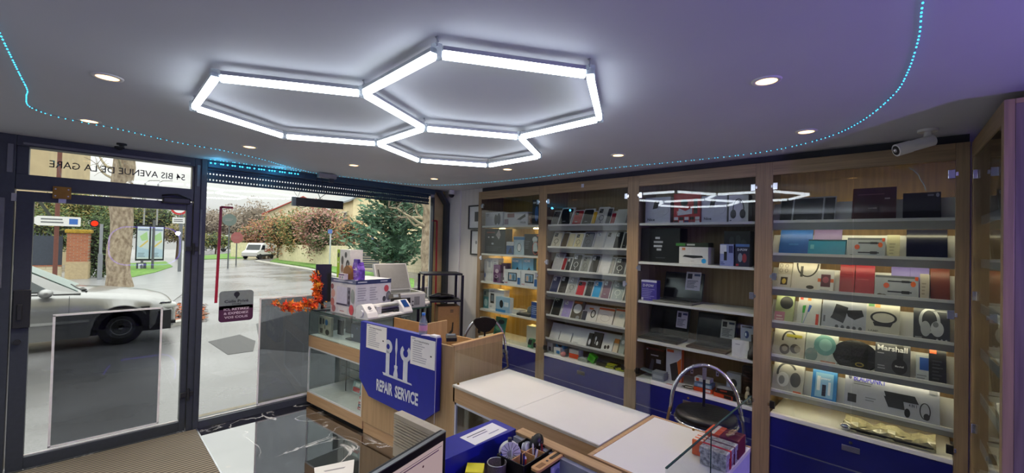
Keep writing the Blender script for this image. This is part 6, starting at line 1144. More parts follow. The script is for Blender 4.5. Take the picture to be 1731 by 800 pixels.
# car ------------------------------------------------------------
def car():
    cx, cy = 1.29, 10.2; gz = zg(10.3)-.0
    t = thing('car', 'silver saloon car parked outside the glass door', 'car', (cx, cy, gz), pi)       # local x runs to the tail, local y towards the shop
    t.rotation_euler = (0, 0, pi); SIL = mat('silver_paint', '#8e8f8f', .28, metal=.7, vary=.02, coat=.6)
    HT = [(0, .50), (.03, .60), (.08, .68), (.16, .74), (.4, .815), (.8, .885), (1.2, .935), (1.4, .955), (2.5, .99), (3.6, 1.01), (4.2, 1.0), (4.4, .93), (4.5, .6)]
    WT = [(0, .50), (.05, .66), (.15, .76), (.4, .84), (.8, .875), (3.6, .875), (4.2, .83), (4.45, .7), (4.5, .6)]
    def ip(T, s):
        for (a, b_), (c, d) in zip(T, T[1:]):
            if s <= c: return b_+(d-b_)*(s-a)/(c-a)
        return T[-1][1]
    def zb(s):
        z = .19
        for sw in (.80, 3.42):
            q = .37**2-(s-sw)**2
            if q > 0: z = max(z, .31+sqrt(q))
        if s < .12: z = max(z, .22)
        return z
    ss = sorted(set([0, .01, .02, .04, .06, .09, .13]+[round(.05*i, 3) for i in range(4, 90)]+[4.47, 4.5]+[.43+.001, 1.17-.001, 3.05+.001, 3.79-.001]))
    g = G(); vs = []; n_ = 17
    for s in ss:
        H, w_, b0 = ip(HT, s), ip(WT, s), zb(s)
        half = [(w_*.95, b0), (w_*.985, max(b0+.01, .32)), (w_, max(b0+.02, .50)), (w_*.99, max(b0+.03, .66)), (w_*.96, max(b0+.035, H-.08)), (w_*.90, max(b0+.04, H-.015)), (w_*.75, H+.02), (w_*.4, H+.05), (0, H+.06)]
        if s > 1.4: half[6] = (w_*.8, H+.0); half[7] = (w_*.4, H+.0); half[8] = (0, H)
        full = [(y_, z_) for y_, z_ in half]+[(-y_, z_) for y_, z_ in half[-2::-1]]
        vs += [V((s, y_-.875, z_)) for y_, z_ in full]
    N = len(ss); fs = [(i*n_+k, (i+1)*n_+k, (i+1)*n_+k+1, i*n_+k+1) for i in range(N-1) for k in range(n_-1)]
    fs += [tuple(range(n_)), tuple(range((N-1)*n_, N*n_))[::-1]]
    g.add(vs, fs, SIL, True); g.build('body', t)
    g = G(); DK = P('#101012', .7); g.box((.1, -1.68, .2), (4.4, -.07, .55), DK)
    g.box((.42, -1.72, .3), (1.18, -.03, .66), DK); g.box((3.04, -1.72, .3), (3.8, -.03, .66), DK); g.build('wheel_wells', t)
    gl = mat('car_glass', '#2a3436', .08, vary=.05)
    B = [(1.30, .74, .95), (3.75, .70, 1.0)]; T_ = [(1.98, .56, 1.36), (3.15, .54, 1.38)]
    g = G()
    def q4(a, b_, c, d, m, gg=g): gg.add([V(p) for p in (a, b_, c, d)], [(0, 1, 2, 3)], m)
    for sgn in (1, -1):
        q4((1.32, -.875+sgn*.80, .95), (3.8, -.875+sgn*.78, 1.0), (3.2, -.875+sgn*.58, 1.37), (2.0, -.875+sgn*.60, 1.36), SIL)
    g.add([V((2.0, -.275, 1.36)), V((3.2, -.295, 1.37)), V((3.2, -1.455, 1.37)), V((2.0, -1.475, 1.36)), V((2.6, -.35, 1.42)), V((2.6, -1.40, 1.42))], [(0, 1, 4), (1, 2, 5, 4), (2, 3, 5), (3, 0, 4, 5)], SIL, True)
    q4((1.32, -.075, .95), (2.0, -.275, 1.36), (2.0, -1.475, 1.36), (1.32, -1.675, .95), SIL); q4((3.8, -.095, 1.0), (3.8, -1.655, 1.0), (3.2, -1.455, 1.37), (3.2, -.295, 1.37), SIL); g.build('cabin', t)
    g = G(); q4((1.37, -.14, .975), (1.97, -.32, 1.345), (1.97, -1.43, 1.345), (1.37, -1.61, .975), glass('windscreen', '#9fb4b0', 1.6, .3, .45, '#9fb0ac'), g)
    g.v = [v+V((-.012, 0, .012)) for v in g.v]; g.build('windscreen', t)
    g = G(); g.add([V((1.66, -.085, .995)), V((2.38, -.088, 1.0)), V((2.38, -.262, 1.33)), V((2.10, -.262, 1.32))], [(0, 1, 2, 3)], gl); g.add([V((2.44, -.088, 1.0)), V((3.45, -.095, 1.02)), V((3.1, -.27, 1.33)), V((2.44, -.262, 1.33))], [(0, 1, 2, 3)], gl)
    g.v = [v+V((0, .012, .004)) for v in g.v]; g.build('side_windows', t)
    g = G(); g.box((1.28, -.875, .985), (1.34, -.25, 1.0), BLACK, R=Matrix.Rotation(.1, 3, 'Z')); g.tube([(1.25, -.2, .97), (1.36, -.5, 1.0), (1.45, -.8, 1.05)], .012, BLACK, n=6); g.build('wiper', t)
    g = G(); g.ball((1.72, .07, .985), (.09, .10, .075), SIL, n=16); g.box((1.68, -.06, .93), (1.76, .03, .96), SIL); g.build('wing_mirror', t)
    g = G(); g.box((1.22, -.004, .46), (2.3, .008, .50), P('#8f9090')); g.box((.98+.24, -.004, .46), (1.21, .008, .50), P('#8f9090')); g.build('side_moulding', t)
    g = G(); g.box((1.45, -.002, .24), (1.456, .004, .92), P('#55585a')); g.build('door_gap', t)
    g = G(); g.ball((.17, -.17, .64), (.17, .085, .075), P('#c9ccc8', .1), n=14); g.box((.1, -.15, .695), (.26, -.08, .71), BLACK); g.build('headlight', t)
    g = G(); g.box((.02, -.5, .28), (.09, -.15, .34), BLACK); g.build('bumper_grille', t)
    for sx in (.80, 3.42):
        for sy, sd in ((-.03, 1), (-1.72, -1)):
            g = G(); y0 = sy-.2*sd; c0 = V((sx, y0, .31)); c1 = V((sx, sy, .31)); TY = P('#141416', .7)
            for ra_, rb_, ya, yb in ((.31, .31, y0, sy-.02*sd), (.31, .285, sy-.02*sd, sy), (.285, .20, sy, sy)): g.lathe((0, 0, 0), [(ra_, 0), (rb_, 0)], TY, 4) if False else None
            prof = [(.20, -.0), (.285, .0), (.31, .02), (.31, .2), (.28, .21), (.2, .2)]
            vs = []; m_ = 28
            for r_, dd in prof: vs += [V((sx+r_*cos(2*pi*i/m_), sy-dd*sd, .31+r_*sin(2*pi*i/m_))) for i in range(m_)]
            g.add(vs, [(j*m_+i, j*m_+(i+1) % m_, (j+1)*m_+(i+1) % m_, (j+1)*m_+i) for j in range(5) for i in range(m_)], TY, True); w_ = g.build('wheel', t)
            g = G(); RM = P('#4a4c50', .4); ring_ = [V((sx+.2*cos(2*pi*i/m_), sy-.02*sd, .31+.2*sin(2*pi*i/m_))) for i in range(m_)]; g.add(ring_, [tuple(range(m_))], RM)
            g.tube([(sx+.14*cos(2*pi*i/m_), sy-.01*sd, .31+.14*sin(2*pi*i/m_)) for i in range(m_)], .012, P('#6a6c70', .4), n=6, closed=True); g.cyl((sx, sy-.02*sd, .31), (sx, sy, .31), .04, P('#7a7c80', .4)); g.build('hubcap', w_)
car()
# van ------------------------------------------------------------
vp = ong(437, 438); t = thing('van', 'small white delivery van with orange and red lettering parked across the street', 'van', (vp.x, vp.y, vp.z+.02), atan2(-.74, -.68)-pi)
WV = mat('van_white', '#dcdcdc', .4, vary=.03)
pr_ = [(-1.9, .35), (-1.95, .8), (-1.25, 1.05), (-.85, 1.7), (-.5, 1.85), (2.0, 1.85), (2.1, .35)]
g = G(); g.prism(pr_, WV, (0, -.85, 0), X, Z, (0, 1.7, 0)); g.build('body', t, .05)
for sg_, y_ in ((1, .862), (-1, -.862)):
    g = G(); g.prism([(-1.15, 1.1), (-.8, 1.62), (-.3, 1.62), (-.3, 1.1)], P('#20262a', .1), (0, y_, 0), X, Z, (0, .01*sg_, 0)); g.build('side_window', t)
g = G(); g.add([V((-1.27, -.75, 1.09)), V((-1.27, .75, 1.09)), V((-.89, .7, 1.68)), V((-.89, -.7, 1.68))], [(0, 1, 2, 3)], P('#2a3034', .1)); g.build('windscreen', t)
g = G(); g.box((-1.9, -.86, .33), (2.1, .86, .55), P('#22252a')); g.build('lower_trim', t)
for sg_ in (1, -1):
    g = G(); y_ = sg_*.873; r_ = X*(-sg_) if sg_ > 0 else X
    g.text('CAMION', V((1.9*sg_ if sg_ > 0 else -.4, y_, .85)), r_, Z, .38, P('#a03a30'), bold=.03, width=2.0); g.prism([(0, 0), (.5, 0), (.25, .42)], P('#e08a3a'), V((.9, y_, 1.28)), r_, Z, (0, .004*sg_, 0)); g.build('side_lettering', t)
for sx in (-1.25, 1.35):
    for sy in (-.88, .7): g = G(); g.cyl((sx, sy, .32), (sx, sy+.18, .32), .32, P('#141416', .7), n=20); g.build('wheel', t)
# foliage --------------------------------------------------------
def leaves(g, c, r, n, s, ms, rr, fill=.55):
    c = V(c); r = V(r)
    for _ in range(n):
        d = V((rr.gauss(0, 1), rr.gauss(0, 1), rr.gauss(0, 1))).normalized(); k = rr.uniform(fill, 1.05)*(1+.12*sin(7*d.x+3*d.z)+.1*sin(11*d.y+5*d.z))
        p = c+V((d.x*r.x, d.y*r.y, d.z*r.z))*k; a = V((rr.gauss(0, 1), rr.gauss(0, 1), rr.gauss(0, 1))).normalized(); b = a.orthogonal().normalized(); q = s*rr.uniform(.6, 1.3)
        g.add([p-a*q, p+b*q*.5, p+a*q, p-b*q*.5], [(0, 1, 2, 3)], rr.choice(ms))
HG = [mat('hedge_dark', '#3c4e2e', .8, vary=.3), mat('hedge_green', '#5c7042', .8, vary=.3)]; HR = [mat('hedge_red', '#9e6c56', .8, vary=.3), mat('hedge_rust', '#a98356', .8, vary=.3), HG[1], mat('hedge_pink', '#a88078', .8, vary=.3)]
HO = [mat('hedge_olive', '#76743c', .8, vary=.25), mat('hedge_ochre', '#8d8048', .8, vary=.25)]; BT = [mat('bare_twigs', '#7c6f60', .9, vary=.2), mat('bare_twigs_light', '#94887a', .9, vary=.2)]
CONI = [mat('conifer_green', '#4a6a50', .85, vary=.3), mat('conifer_blue', '#5c7d62', .85, vary=.3), mat('conifer_dark', '#34503c', .85, vary=.3)]
BARK = mat('plane_bark', '#7a6a58', .9, col2='#a89a84', scale=9, bump=.6, stretch=(1, 1, .6)); TW = mat('brown_branch', '#5c4a38', .9)
def bush(name, label, cat, u, v, D, rx, ry, rz, n, s, ms, seed, group=None, base=None, core='#2a2c1c'):
    c = at(u, v, D); zb_ = base if base is not None else zg(c.y); t = thing(name, label, cat, (c.x, c.y, zb_), 0, group); h = c.z-zb_
    g = G(); g.tube([(0, 0, 0), (.05, 0, h*.5), (0, 0, h)], [.12, .1, .05], TW, n=6); g.build('trunk', t)
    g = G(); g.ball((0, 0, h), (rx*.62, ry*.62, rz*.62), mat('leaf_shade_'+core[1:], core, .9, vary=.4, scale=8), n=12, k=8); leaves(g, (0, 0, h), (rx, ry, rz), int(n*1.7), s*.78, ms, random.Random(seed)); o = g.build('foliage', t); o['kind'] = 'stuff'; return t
gh = 'shrubs over the cream garden wall'
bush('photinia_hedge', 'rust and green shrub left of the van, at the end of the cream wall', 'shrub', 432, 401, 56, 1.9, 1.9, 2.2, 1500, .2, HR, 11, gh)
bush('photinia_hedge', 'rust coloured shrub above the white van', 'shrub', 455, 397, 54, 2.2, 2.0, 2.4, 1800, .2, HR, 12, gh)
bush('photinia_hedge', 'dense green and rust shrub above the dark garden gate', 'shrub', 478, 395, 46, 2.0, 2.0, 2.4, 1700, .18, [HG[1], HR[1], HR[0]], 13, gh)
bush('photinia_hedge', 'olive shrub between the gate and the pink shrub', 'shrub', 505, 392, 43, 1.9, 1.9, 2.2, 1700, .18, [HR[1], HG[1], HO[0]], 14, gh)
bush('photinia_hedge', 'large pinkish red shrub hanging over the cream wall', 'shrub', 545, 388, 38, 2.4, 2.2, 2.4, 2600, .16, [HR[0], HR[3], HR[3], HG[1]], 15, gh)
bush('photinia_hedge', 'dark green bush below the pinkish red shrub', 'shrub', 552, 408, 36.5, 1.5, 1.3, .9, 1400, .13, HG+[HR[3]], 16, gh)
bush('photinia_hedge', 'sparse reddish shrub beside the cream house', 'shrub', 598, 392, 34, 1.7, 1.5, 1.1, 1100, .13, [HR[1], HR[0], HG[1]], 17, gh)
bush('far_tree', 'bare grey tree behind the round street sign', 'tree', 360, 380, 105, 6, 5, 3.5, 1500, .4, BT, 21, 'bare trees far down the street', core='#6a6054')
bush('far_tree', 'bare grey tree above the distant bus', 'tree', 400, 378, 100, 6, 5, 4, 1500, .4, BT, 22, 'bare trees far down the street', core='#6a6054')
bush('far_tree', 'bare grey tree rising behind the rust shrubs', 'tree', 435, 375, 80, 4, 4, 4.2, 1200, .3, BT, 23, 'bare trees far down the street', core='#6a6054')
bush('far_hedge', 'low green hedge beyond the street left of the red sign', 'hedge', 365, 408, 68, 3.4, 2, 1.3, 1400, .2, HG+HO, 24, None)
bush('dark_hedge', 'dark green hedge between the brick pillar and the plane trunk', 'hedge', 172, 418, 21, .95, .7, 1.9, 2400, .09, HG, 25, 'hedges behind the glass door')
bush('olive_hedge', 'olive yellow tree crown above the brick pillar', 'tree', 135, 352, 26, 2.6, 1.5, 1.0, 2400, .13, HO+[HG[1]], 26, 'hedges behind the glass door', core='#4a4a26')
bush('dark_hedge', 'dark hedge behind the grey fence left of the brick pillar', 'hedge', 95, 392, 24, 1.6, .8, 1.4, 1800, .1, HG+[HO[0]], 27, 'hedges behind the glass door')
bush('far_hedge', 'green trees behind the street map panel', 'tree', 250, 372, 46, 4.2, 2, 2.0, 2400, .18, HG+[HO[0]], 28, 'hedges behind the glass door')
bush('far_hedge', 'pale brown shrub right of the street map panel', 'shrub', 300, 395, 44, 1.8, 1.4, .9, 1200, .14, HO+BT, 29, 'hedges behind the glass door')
# conifer
c = at(672, 380, 24.5); t = thing('conifer', 'broad blue green conifer behind the stone wall', 'tree', (c.x, c.y, zg(c.y))); rr = random.Random(5)
g = G(); g.tube([(0, 0, 0), (0, 0, 2), (.1, 0, 4.6)], [.16, .12, .04], TW, n=8); g.build('trunk', t)
g = G(); b0 = c.z-zg(c.y)
for k in range(190):
    a = rr.uniform(0, 2*pi); hh = rr.uniform(.6, 4.9); L_ = (2.15*(1-(hh/5.6)**2)+.3)*rr.uniform(.7, 1.08); dr_ = V((cos(a), sin(a), .25)); p0 = V((0, 0, hh))
    for j in range(34):
        q = p0+dr_*(L_*(j+2)/27)+V((0, 0, .25*((j/26)**2)))+V([rr.gauss(0, .07) for _ in range(3)]); d_ = (dr_+V([rr.gauss(0, .5) for _ in range(3)])).normalized(); b_ = d_.orthogonal().normalized(); s_ = rr.uniform(.12, .24)
        g.add([q-d_*s_, q+b_*s_*.4, q+d_*s_, q-b_*s_*.4], [(0, 1, 2, 3)], rr.choice(CONI))
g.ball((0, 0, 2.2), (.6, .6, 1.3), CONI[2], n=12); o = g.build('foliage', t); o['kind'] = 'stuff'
# plane trees
def trunk(name, label, px, r, h, seed, knobs=()):
    p = ong(*px); t = thing(name, label, 'tree', (p.x, p.y, p.z), 0, 'plane trees on the pavement'); rr = random.Random(seed); g = G()
    n_ = 14; pts = [(.04*sin(i*1.3+seed), .04*cos(i*1.7), h*i/n_) for i in range(n_+1)]; rs = [r*(1.18 if i == 0 else 1.0-.18*i/n_+.05*sin(i*2.1+seed)) for i in range(n_+1)]
    g.tube(pts, rs, BARK, n=16); g.build('trunk', t)
    for k in range(10):
        a = rr.uniform(0, 2*pi); z0 = h*rr.uniform(.55, .98) if not knobs else rr.uniform(*knobs); L_ = rr.uniform(.7, 1.8)
        pp = [V((cos(a)*r*.6, sin(a)*r*.6, z0))]; d_ = V((cos(a), sin(a), rr.uniform(-.1, .5)))
        for j in range(5): d_ = (d_+V([rr.gauss(0, .25) for _ in range(3)])+Z*.12).normalized(); pp.append(pp[-1]+d_*L_/5)
        g = G(); g.tube(pp, [.06, .05, .04, .03, .025, .012], mat('pale_branch', '#a59a80', .9, vary=.2), n=6)
        for j in range(3, 6):
            for q_ in range(5): dd = V([rr.gauss(0, 1) for _ in range(3)]).normalized(); g.tube([pp[j], pp[j]+dd*.2+Z*.1, pp[j]+dd*.45+Z*.15], [.012, .008, .004], BT[0], n=4)
        g.build('branch', t)
    return t
trunk('plane_tree', 'thick mottled plane tree trunk seen through the glass door', (200, 487), .37, 7.5, 2)
trunk('plane_tree', 'pale twisted plane tree at the right end of the big window', (719, 500), .215, 5.0, 4, knobs=(2.6, 4.4))
# walls, gates
CREAM = mat('cream_wall', '#e2d6b6', .85, vary=.1, scale=3); CREAMP = mat('cream_pillar', '#ece2c4', .8, vary=.05)
def brickm(name, c1, c2, mort, sc=1., bw=.5, bh=.25):
    m, n, b = new(name); t = n.nodes.new('ShaderNodeTexCoord'); br_ = n.nodes.new('ShaderNodeTexBrick'); mp_ = n.nodes.new('ShaderNodeMapping'); mp_.inputs['Rotation'].default_value = (radians(90), 0, 0)
    br_.inputs['Color1'].default_value = lin(c1); br_.inputs['Color2'].default_value = lin(c2); br_.inputs['Mortar'].default_value = lin(mort); br_.inputs['Scale'].default_value = sc; br_.inputs['Mortar Size'].default_value = .01; br_.inputs['Brick Width'].default_value = bw; br_.inputs['Row Height'].default_value = bh
    n.links.new(t.outputs['Object'], mp_.inputs[0]); n.links.new(mp_.outputs[0], br_.inputs[0]); n.links.new(br_.outputs[0], b.inputs['Base Color']); b.inputs['Roughness'].default_value = .85; return m
STONE = brickm('stone_blocks', '#d6ccb0', '#c8bea2', '#aca28a'); BRICK = brickm('red_brick', '#b06a48', '#a05a3c', '#a08a74', 1., .24, .08)
def wallseg(name, label, cat, p, q, h, th, m, base=None, group=None):
    d = (q-p); L_ = d.length; t0 = V((p.x, p.y, 0)); g = G(); zl, zr = zg(p.y)-.3, zg(q.y)-.3; d2 = Vector((d.x, d.y)).length
    g.add([V((0, 0, zl)), V((d2, 0, zr)), V((d2, th, zr)), V((0, th, zl)), V((0, 0, zl+h+.3)), V((d2, 0, zr+h+.3)), V((d2, th, zr+h+.3)), V((0, th, zl+h+.3))], [(0, 3, 2, 1), (4, 5, 6, 7), (0, 1, 5, 4), (1, 2, 6, 5), (2, 3, 7, 6), (3, 0, 4, 7)], m)
    g.v = [v-Z*0 for v in g.v]; o = g.build(name, loc=t0, rot=(0, 0, atan2(d.y, d.x))); return tag(o, label, cat, group)
PW = [V((13.2, 64, 0)), V((15.0, 56.5, 0)), V((14.9, 50.5, 0)), V((13.9, 35.5, 0)), V((14.2, 30.6, 0)), V((15.3, 28.7, 0))]
wallseg('garden_wall', 'cream garden wall behind the white van', 'wall', PW[0], PW[1], 1.9, .3, CREAM); wallseg('garden_wall', 'long cream garden wall under the red shrubs', 'wall', PW[2], PW[4], 1.75, .3, CREAM)
def pillar(px, D, w_, h, m, label, capm=None, name='gate_pillar', grp=None):
    p = at(px, 440, D); z_ = zg(p.y)-.05; t = thing(name, label, 'pillar', (p.x, p.y, z_), radians(-35), grp); g = G(); g.box((-w_/2, -w_/2, 0), (w_/2, w_/2, h), m); g.build('shaft', t, .01)
    g = G(); g.box((-w_/2-.05, -w_/2-.05, h), (w_/2+.05, w_/2+.05, h+.1), capm or m); g.build('cap', t, .02); return p
pillar(466, 53, .5, 2.0, CREAMP, 'cream pillar left of the dark garden gate', grp='cream gate pillars'); p1_ = pillar(484, 50.5, .5, 2.0, CREAMP, 'cream pillar right of the dark garden gate', grp='cream gate pillars')
p0_ = at(468, 440, 52.6); p1_ = at(482, 440, 50.8); wallseg('garden_gate', 'narrow dark garden gate in the cream wall', 'gate', V((p0_.x, p0_.y, 0)), V((p1_.x, p1_.y, 0)), 1.8, .08, P('#3a3e46'))
q0 = pillar(647, 31.5, .42, 2.05, CREAMP, 'cream gate pillar seen left of the printer lid', grp='cream gate pillars'); q1 = pillar(677, 30, .5, 2.05, CREAMP, 'cream gate pillar seen above the printer lid', grp='cream gate pillars')
def slatgate(u0, D0, u1, D1, label):
    a, b_ = at(u0, 440, D0), at(u1, 440, D1); d = b_-a; L_ = Vector((d.x, d.y)).length; z_ = zg(a.y)
    t = thing('slatted_gate', label, 'gate', (a.x, a.y, z_), atan2(d.y, d.x), 'grey slatted gates'); SLM = mat('slat_grey', '#4a4e58', .5, metal=.2)
    g = G()
    for k in range(11): g.box((.05, 0, .12+.165*k), (L_-.05, .04, .12+.165*k+.135), SLM)
    g.build('slats', t)
    for s_ in (0, L_-.06): g = G(); g.box((s_, -.01, .05), (s_+.06, .05, 1.95), SLM); g.build('gate_post', t)
slatgate(608, 31.6, 641, 31.5, 'wide grey slatted gate left of the cream pillar'); slatgate(653, 31.2, 670, 30.4, 'narrow grey slatted gate between the two cream pillars')
a, b_ = at(681, 440, 29.8), at(728, 440, 27.5); wallseg('stone_wall', 'pale stone block wall under the conifer', 'wall', V((a.x, a.y, 0)), V((b_.x, b_.y, 0)), 1.9, .3, STONE)
# houses
def house(label, A, e1, e2, zbase, eave, ridge, wm, rm, wins, trim=None):
    """A corner, e1 along the eave side, e2 along the gable side"""
    A, e1, e2 = V(A), V(e1), V(e2); t = thing('house', label, 'house', (A.x, A.y, zbase)); H = eave-zbase; R_ = ridge-zbase
    g = G(); c = [V((0, 0, 0)), e1, e1+e2, e2]; g.add(c+[v+Z*H for v in c]+[e2/2+Z*R_, e1+e2/2+Z*R_], [(0, 1, 5, 4), (2, 3, 7, 6), (1, 2, 6, 9, 5), (3, 0, 4, 8, 7)], wm); g.build('walls', t)
    o1, o2 = e1.normalized()*.3, e2.normalized()*.35; g = G(); dz = V((0, 0, -.2)); up = V((0, 0, .16))
    P_ = [-o1-o2+Z*H+dz, e1+o1-o2+Z*H+dz, e1+o1+e2/2+Z*R_, -o1+e2/2+Z*R_, -o1+e2+o2+Z*H+dz, e1+o1+e2+o2+Z*H+dz]
    for q in ((0, 1, 2, 3), (3, 2, 5, 4)): a = [P_[i] for i in q]; g.add(a+[p+up for p in a], [(0, 1, 2, 3), (7, 6, 5, 4), (0, 4, 5, 1), (1, 5, 6, 2), (2, 6, 7, 3), (3, 7, 4, 0)], rm)
    g.build('roof', t)
    if trim:
        g = G(); g.tube([P_[0]+Z*.1, P_[3]+Z*.1, P_[4]+Z*.1], .12, trim, n=4); g.build('roof_trim', t)
    for (o, r_, x0, z0, w_, h_) in wins:
        r_ = V(r_).normalized(); n_ = r_.cross(Z); o = V(o)
        if n_.dot(V((-A.x, -A.y, 0))) < 0: n_ = -n_
        g = G(); q = o+r_*x0+Z*z0; g.add([q+n_*.03, q+r_*w_+n_*.03, q+r_*w_+Z*h_+n_*.03, q+Z*h_+n_*.03], [(0, 1, 2, 3)], P('#4a5560', .2))
        for f_ in (.0, .5, 1.): g.cbox(q+r_*(w_*f_)+Z*h_/2+n_*.05, (.09, .09, h_), P('#dcdad2'))
        for f_ in (0, 1.): g.cbox(q+r_*w_/2+Z*(h_*f_)+n_*.05, (abs(r_.x)*w_+.06, abs(r_.y)*w_+.06, .09), P('#dcdad2'))
        g.build('window', t)
HC_ = mat('house_cream', '#ecdcb2', .85, vary=.04, scale=2); SLATE = mat('slate_roof', '#8a9096', .6, vary=.1)
house('cream rendered house with a grey gable roof beyond the slatted gates', (17, 37, 0), (2.1, 10.3, 0), (11.5, -2.3, 0), -1.2, 5.35, 9.4, HC_, SLATE, [((0, 0, 0), (2.1, 10.3, 0), 2.2, 3.6, 1.1, 1.9), ((0, 0, 0), (2.1, 10.3, 0), 6.8, 3.6, 1.1, 1.9)])
h2 = at(572, 385, 62)
house('distant pale house with a red trimmed roof above the shrubs', (h2.x, h2.y, 0), (5, 9, 0), (-8.5, 4.5, 0), -1.5, 5.0, 7.6, mat('house_pale', '#e0d4b8', .85), mat('pale_roof', '#c4c2be', .7), [((0, 0, 0), (-8.5, 4.5, 0), 1.2, 3.4, 1.2, 1.5)], mat('red_trim', '#9a3f34', .6))
house('beige building beyond the grey fence at the far left of the door', (-1.9, 42, 0), (-8, 2, 0), (2, 9, 0), -1, 9.5, 11, mat('house_beige', '#b8a684', .85, vary=.08, scale=1), SLATE, [((0, 0, 0), (-8, 2, 0), 1.6, 3.2, 1.1, 1.6)])
# fence and brick pillar behind the door
t = thing('street_fence', 'dark grey panelled fence with spikes on a low wall', 'fence', (-.75, 29.0, zg(29)), pi)
g = G(); g.box((0, -.1, -.2), (5.5, .15, .62), STONE); g.box((0, -.12, .62), (5.5, .17, .68), BRICK); g.build('low_wall', t)
g = G(); FG = mat('fence_grey', '#3c4450', .6); g.box((0, 0, .68), (5.5, .03, 2.05), FG)
for k in range(46): g.prism([(0, 0), (.05, 0), (.025, .16)], FG, (.12*k, 0, 2.05), X, Z, (0, .03, 0))
g.build('panel', t)
t = thing('brick_pillar', 'red brick pillar with a mossy yellow cap behind the parked car', 'pillar', (-.22, 28.7, zg(28.7)), radians(-8))
g = G(); g.box((-.36, -.3, .85), (.36, .4, 2.2), BRICK); g.build('brick_shaft', t); g = G(); g.box((-.38, -.32, -.1), (.38, .42, .85), mat('stone_foot', '#b8a684', .9)); g.build('stone_foot', t, .01); g = G(); g.box((-.43, -.37, 2.2), (.43, .47, 2.38), mat('mossy_cap', '#a88a30', .9, vary=.3)); g.build('cap', t, .04)
# sign pole
def faceframe(p):
    d = V((CAMP.x-p.x, CAMP.y-p.y, 0)).normalized(); return Z.cross(d).normalized(), d      # right, towards the shop
p = at(93, 455, 17.6); t = thing('direction_sign', 'brown pole carrying a white arrow shaped direction sign', 'sign', (p.x, p.y, zg(p.y)))
g = G(); g.cyl((0, 0, 0), (0, 0, 8), .075, mat('brown_pole', '#6b3f33', .6), n=12); g.build('pole', t)
r_, d_ = faceframe(p); q = at(95, 374, 17.6)-V((p.x, p.y, zg(p.y)))
g = G(); g.prism([(-.75, 0), (-.52, .2), (.70, .2), (.72, .17), (.72, -.17), (.70, -.2), (-.52, -.2)][::-1], P('#e2e2e0'), q+d_*.1, r_, Z, -d_*.02)
g.art(q+d_*.1-r_*.72-Z*.2, r_, Z, 1.44, .4, [('r', .76, .2, .94, .8, '#3a6ab8'), ('l', .2, .2, .72, .85, 2, '#6a6c70')]); g.build('arrow_board', t)
q2 = at(72, 350, 17.6)-V((p.x, p.y, zg(p.y))); g = G(); g.prism([(-.25, .4), (-.12, .42), (.3, -.4), (.2, -.42)], P('#3c4238'), q2, r_, Z, -d_*.02); g.build('bracket', t)
p = ong(168, 474); t = thing('traffic_light', 'traffic light on a grey pole glowing red', 'traffic light', (p.x, p.y, p.z)); r_, d_ = faceframe(p)
g = G(); g.cyl((0, 0, 0), (0, 0, 1.25), .09, P('#7c8086'), n=12); g.cyl((0, 0, 1.25), (0, 0, 2.65), .06, P('#8a8e94'), n=12); g.build('pole', t)
q = at(160, 378, 19.6)-p; g = G(); g.prism(rrect(.3, .34, .08), P('#1a1a1c'), q-r_*.15-Z*.17, r_, Z, -d_*.12); g.build('housing', t)
g = G(); g.ball(q+d_*.02, .12, glow('red_signal', '#ff2a14', 3.0), n=16); g.build('red_lamp', t)
# map panel
p = ong(251, 456); D_ = (p-CAMP).dot(_fw); t = thing('map_panel', 'street map display in a black double frame on posts', 'display', (p.x, p.y, p.z)); r_, d_ = faceframe(p)
def loc_(u, v): return at(u, v, D_)-p
a, b_ = loc_(228, 441), loc_(280, 381); w_ = (b_-a).dot(r_); h_ = b_.z-a.z
g = G(); g.prism([(0, 0), (w_, 0), (w_, h_), (0, h_)][::-1], P('#22262a'), a, r_, Z, -d_*.15); g.build('frame', t)
for k, (x0, x1) in enumerate(((.05, .46), (.52, .95))):
    g = G(); o_ = a+r_*(w_*x0)+Z*h_*.05+d_*.005; ww, hh = w_*(x1-x0), h_*.9; g.add([o_, o_+r_*ww, o_+r_*ww+Z*hh, o_+Z*hh], [(0, 1, 2, 3)], P('#ccd8dc', .2))
    g.art(o_, r_, Z, ww, hh, [('r', .05, .88, .95, .93, '#7a8aa8'), ('p', [(.2, .7), (.8, .85), (.9, .6), (.4, .55)], '#a9cf92'), ('p', [(.1, .35), (.9, .6), (.92, .54), (.12, .29)], '#d8c070'), ('p', [(0, .05), (1, .05), (1, .28), (0, .4)], '#b0c8dc'), ('l', .1, .05, .9, .2, 3, '#8090a0')]); g.build('map_sheet', t)
for u_ in (240, 258): q = loc_(u_, 441); g = G(); g.cyl(V((q.x, q.y, 0))-d_*.07, V((q.x, q.y, h_+q.z+.3 if u_ == 258 else q.z))-d_*.2, .07, P('#55585c')); g.build('post', t)
q = loc_(237, 451); g = G(); g.prism([(-.2, -.25), (.3, -.25), (.3, .25), (-.2, .25)][::-1], P('#4a4e54'), q, r_, Z, -d_*.1); g.art(q-r_*.1-Z*.15, r_, Z, .25, .35, [('r', 0, 0, 1, 1, '#d8dce0'), ('r', .3, .25, .7, .75, '#7a8088')]); g.build('info_plate', t)
p = ong(303, 460); D_ = (p-CAMP).dot(_fw); t = thing('round_sign', 'round red bordered no entry style sign with a white plate on a grey pole', 'sign', (p.x, p.y, p.z)); r_, d_ = faceframe(p)
g = G(); g.cyl((0, 0, 0), (0, 0, 3.9), .09, P('#6a6e74')); g.build('pole', t); q = at(303, 352, D_)-p+d_*.1
g = G(); C_ = [V(q+r_*.42*cos(i*pi/14)+Z*.42*sin(i*pi/14)) for i in range(28)]; g.add(C_+[c-d_*.02 for c in C_], [tuple(range(28)), tuple(range(28, 56))[::-1]]+[(i, 28+i, 28+(i+1) % 28, (i+1) % 28) for i in range(28)], P('#c22a2a'))
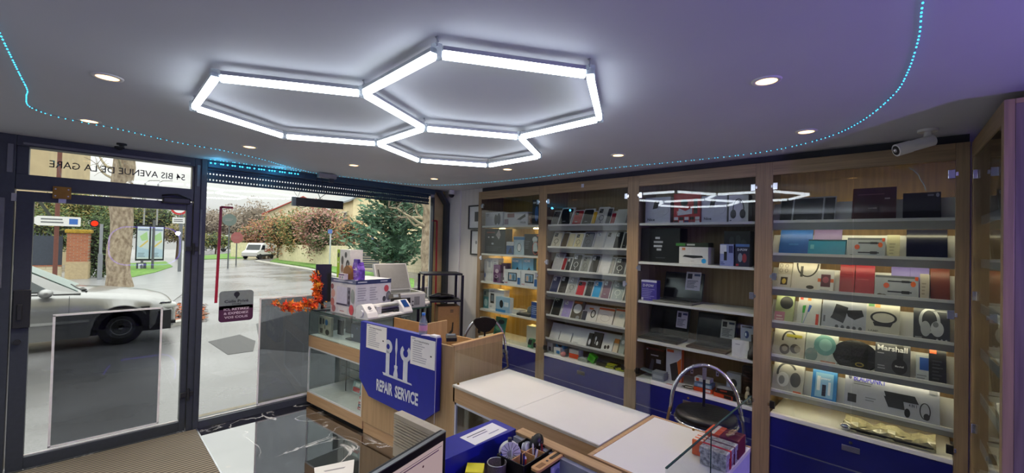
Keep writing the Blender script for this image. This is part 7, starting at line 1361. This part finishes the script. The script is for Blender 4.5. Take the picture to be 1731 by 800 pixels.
C2_ = [V(q+d_*.004+r_*.31*cos(i*pi/14)+Z*.31*sin(i*pi/14)) for i in range(28)]; g.add(C2_, [tuple(range(28))], P('#e0e0e2')); g.build('disc', t)
q = at(303, 373, D_)-p+d_*.1; g = G(); g.prism([(-.33, -.18), (.33, -.18), (.33, .18), (-.33, .18)][::-1], P('#dcdcdc'), q, r_, Z, -d_*.02); g.art(q-r_*.33-Z*.18+d_*.003, r_, Z, .66, .36, [('l', .1, .2, .9, .8, 2, '#4a4c50')]); g.build('plate', t)
for k, (u_, z_, l_) in enumerate(((241, 7.5, 'left thin grey lamp post behind the map panel'), (263, 7.5, 'right thin grey lamp post behind the map panel'))):
    p = at(u_, 430, 40); g = G(); g.cyl((0, 0, 0), (0, 0, z_), .07, P('#9a9c9e'), n=8); g.tube([(0, 0, z_), (.3, -.2, z_+.25), (1.0, -.6, z_+.3)], .04, P('#9a9c9e'), n=6); tag(g.build('lamp_post', loc=(p.x, p.y, zg(p.y))), l_, 'lamp post', 'street lamp posts')
# round signs across the street
def roundsign(u, v, D, rad, col, label, pole_u, base_v=None, sq=False):
    c = at(u, v, D); p = V((c.x, c.y, zg(c.y))); t = thing('street_sign', label, 'sign', (p.x, p.y, p.z)); r_, d_ = faceframe(p); q = c-p
    g = G(); m_ = 24 if not sq else 8; off_ = 0 if not sq else pi/8
    g.prism([(rad*cos(off_+2*pi*i/m_), rad*sin(off_+2*pi*i/m_)*(1 if not sq else 1.1)) for i in range(m_)][::-1], P(col), q+d_*.08, r_, Z, -d_*.03)
    g.art(q+d_*.082-r_*rad*.6-Z*rad*.3, r_, Z, rad*1.2, rad*.6, [('l', 0, .1, 1, .9, 2, '#8a8a88' if not sq else '#a06a68')]); g.build('sign_face', t)
    g = G(); g.cyl((0, 0, 0), (0, 0, q.z), .045, P('#5a5e62'), n=8); g.build('pole', t)
roundsign(388, 372, 30, .43, '#66736e', 'grey green round street sign seen from the shop window', 388)
roundsign(400.5, 402, 34, .44, '#9a5a58', 'faded red eight sided sign in front of the cream wall', 400, sq=True)
p = ong(557, 456); t = thing('street_sign', 'thin pale post with a small blue sign before the cream wall', 'sign', (p.x, p.y, p.z)); D_ = (p-CAMP).dot(_fw); q = at(558, 395, D_)-p; r_, d_ = faceframe(p)
g = G(); g.cyl((0, 0, 0), (0, 0, q.z), .055, P('#b8bcc0'), n=10); g.build('pole', t); g = G(); g.prism(rrect(.3, .3, .06), P('#5a78b8'), q-r_*.15+d_*.06, r_, Z, d_*.02); g.build('sign_face', t)
# bus
c = at(398, 395, 88); t = thing('bus', 'long white vehicle with dark windows far down the street', 'bus', (c.x, c.y, zg(c.y)), radians(-10)); g = G(); g.box((-3.2, -1.2, .5), (3.2, 1.2, 3.4), P('#d5d5d2')); g.build('body', t, .1)
g = G(); g.box((-2.9, -1.23, 2.0), (3.0, -1.2, 2.9), P('#2c3034')); g.build('windows', t); g = G(); g.cyl((-2, -1.2, .5), (-2, -1, .5), .5, BLACK); g.cyl((2, -1.2, .5), (2, -1, .5), .5, BLACK); g.build('wheels', t)
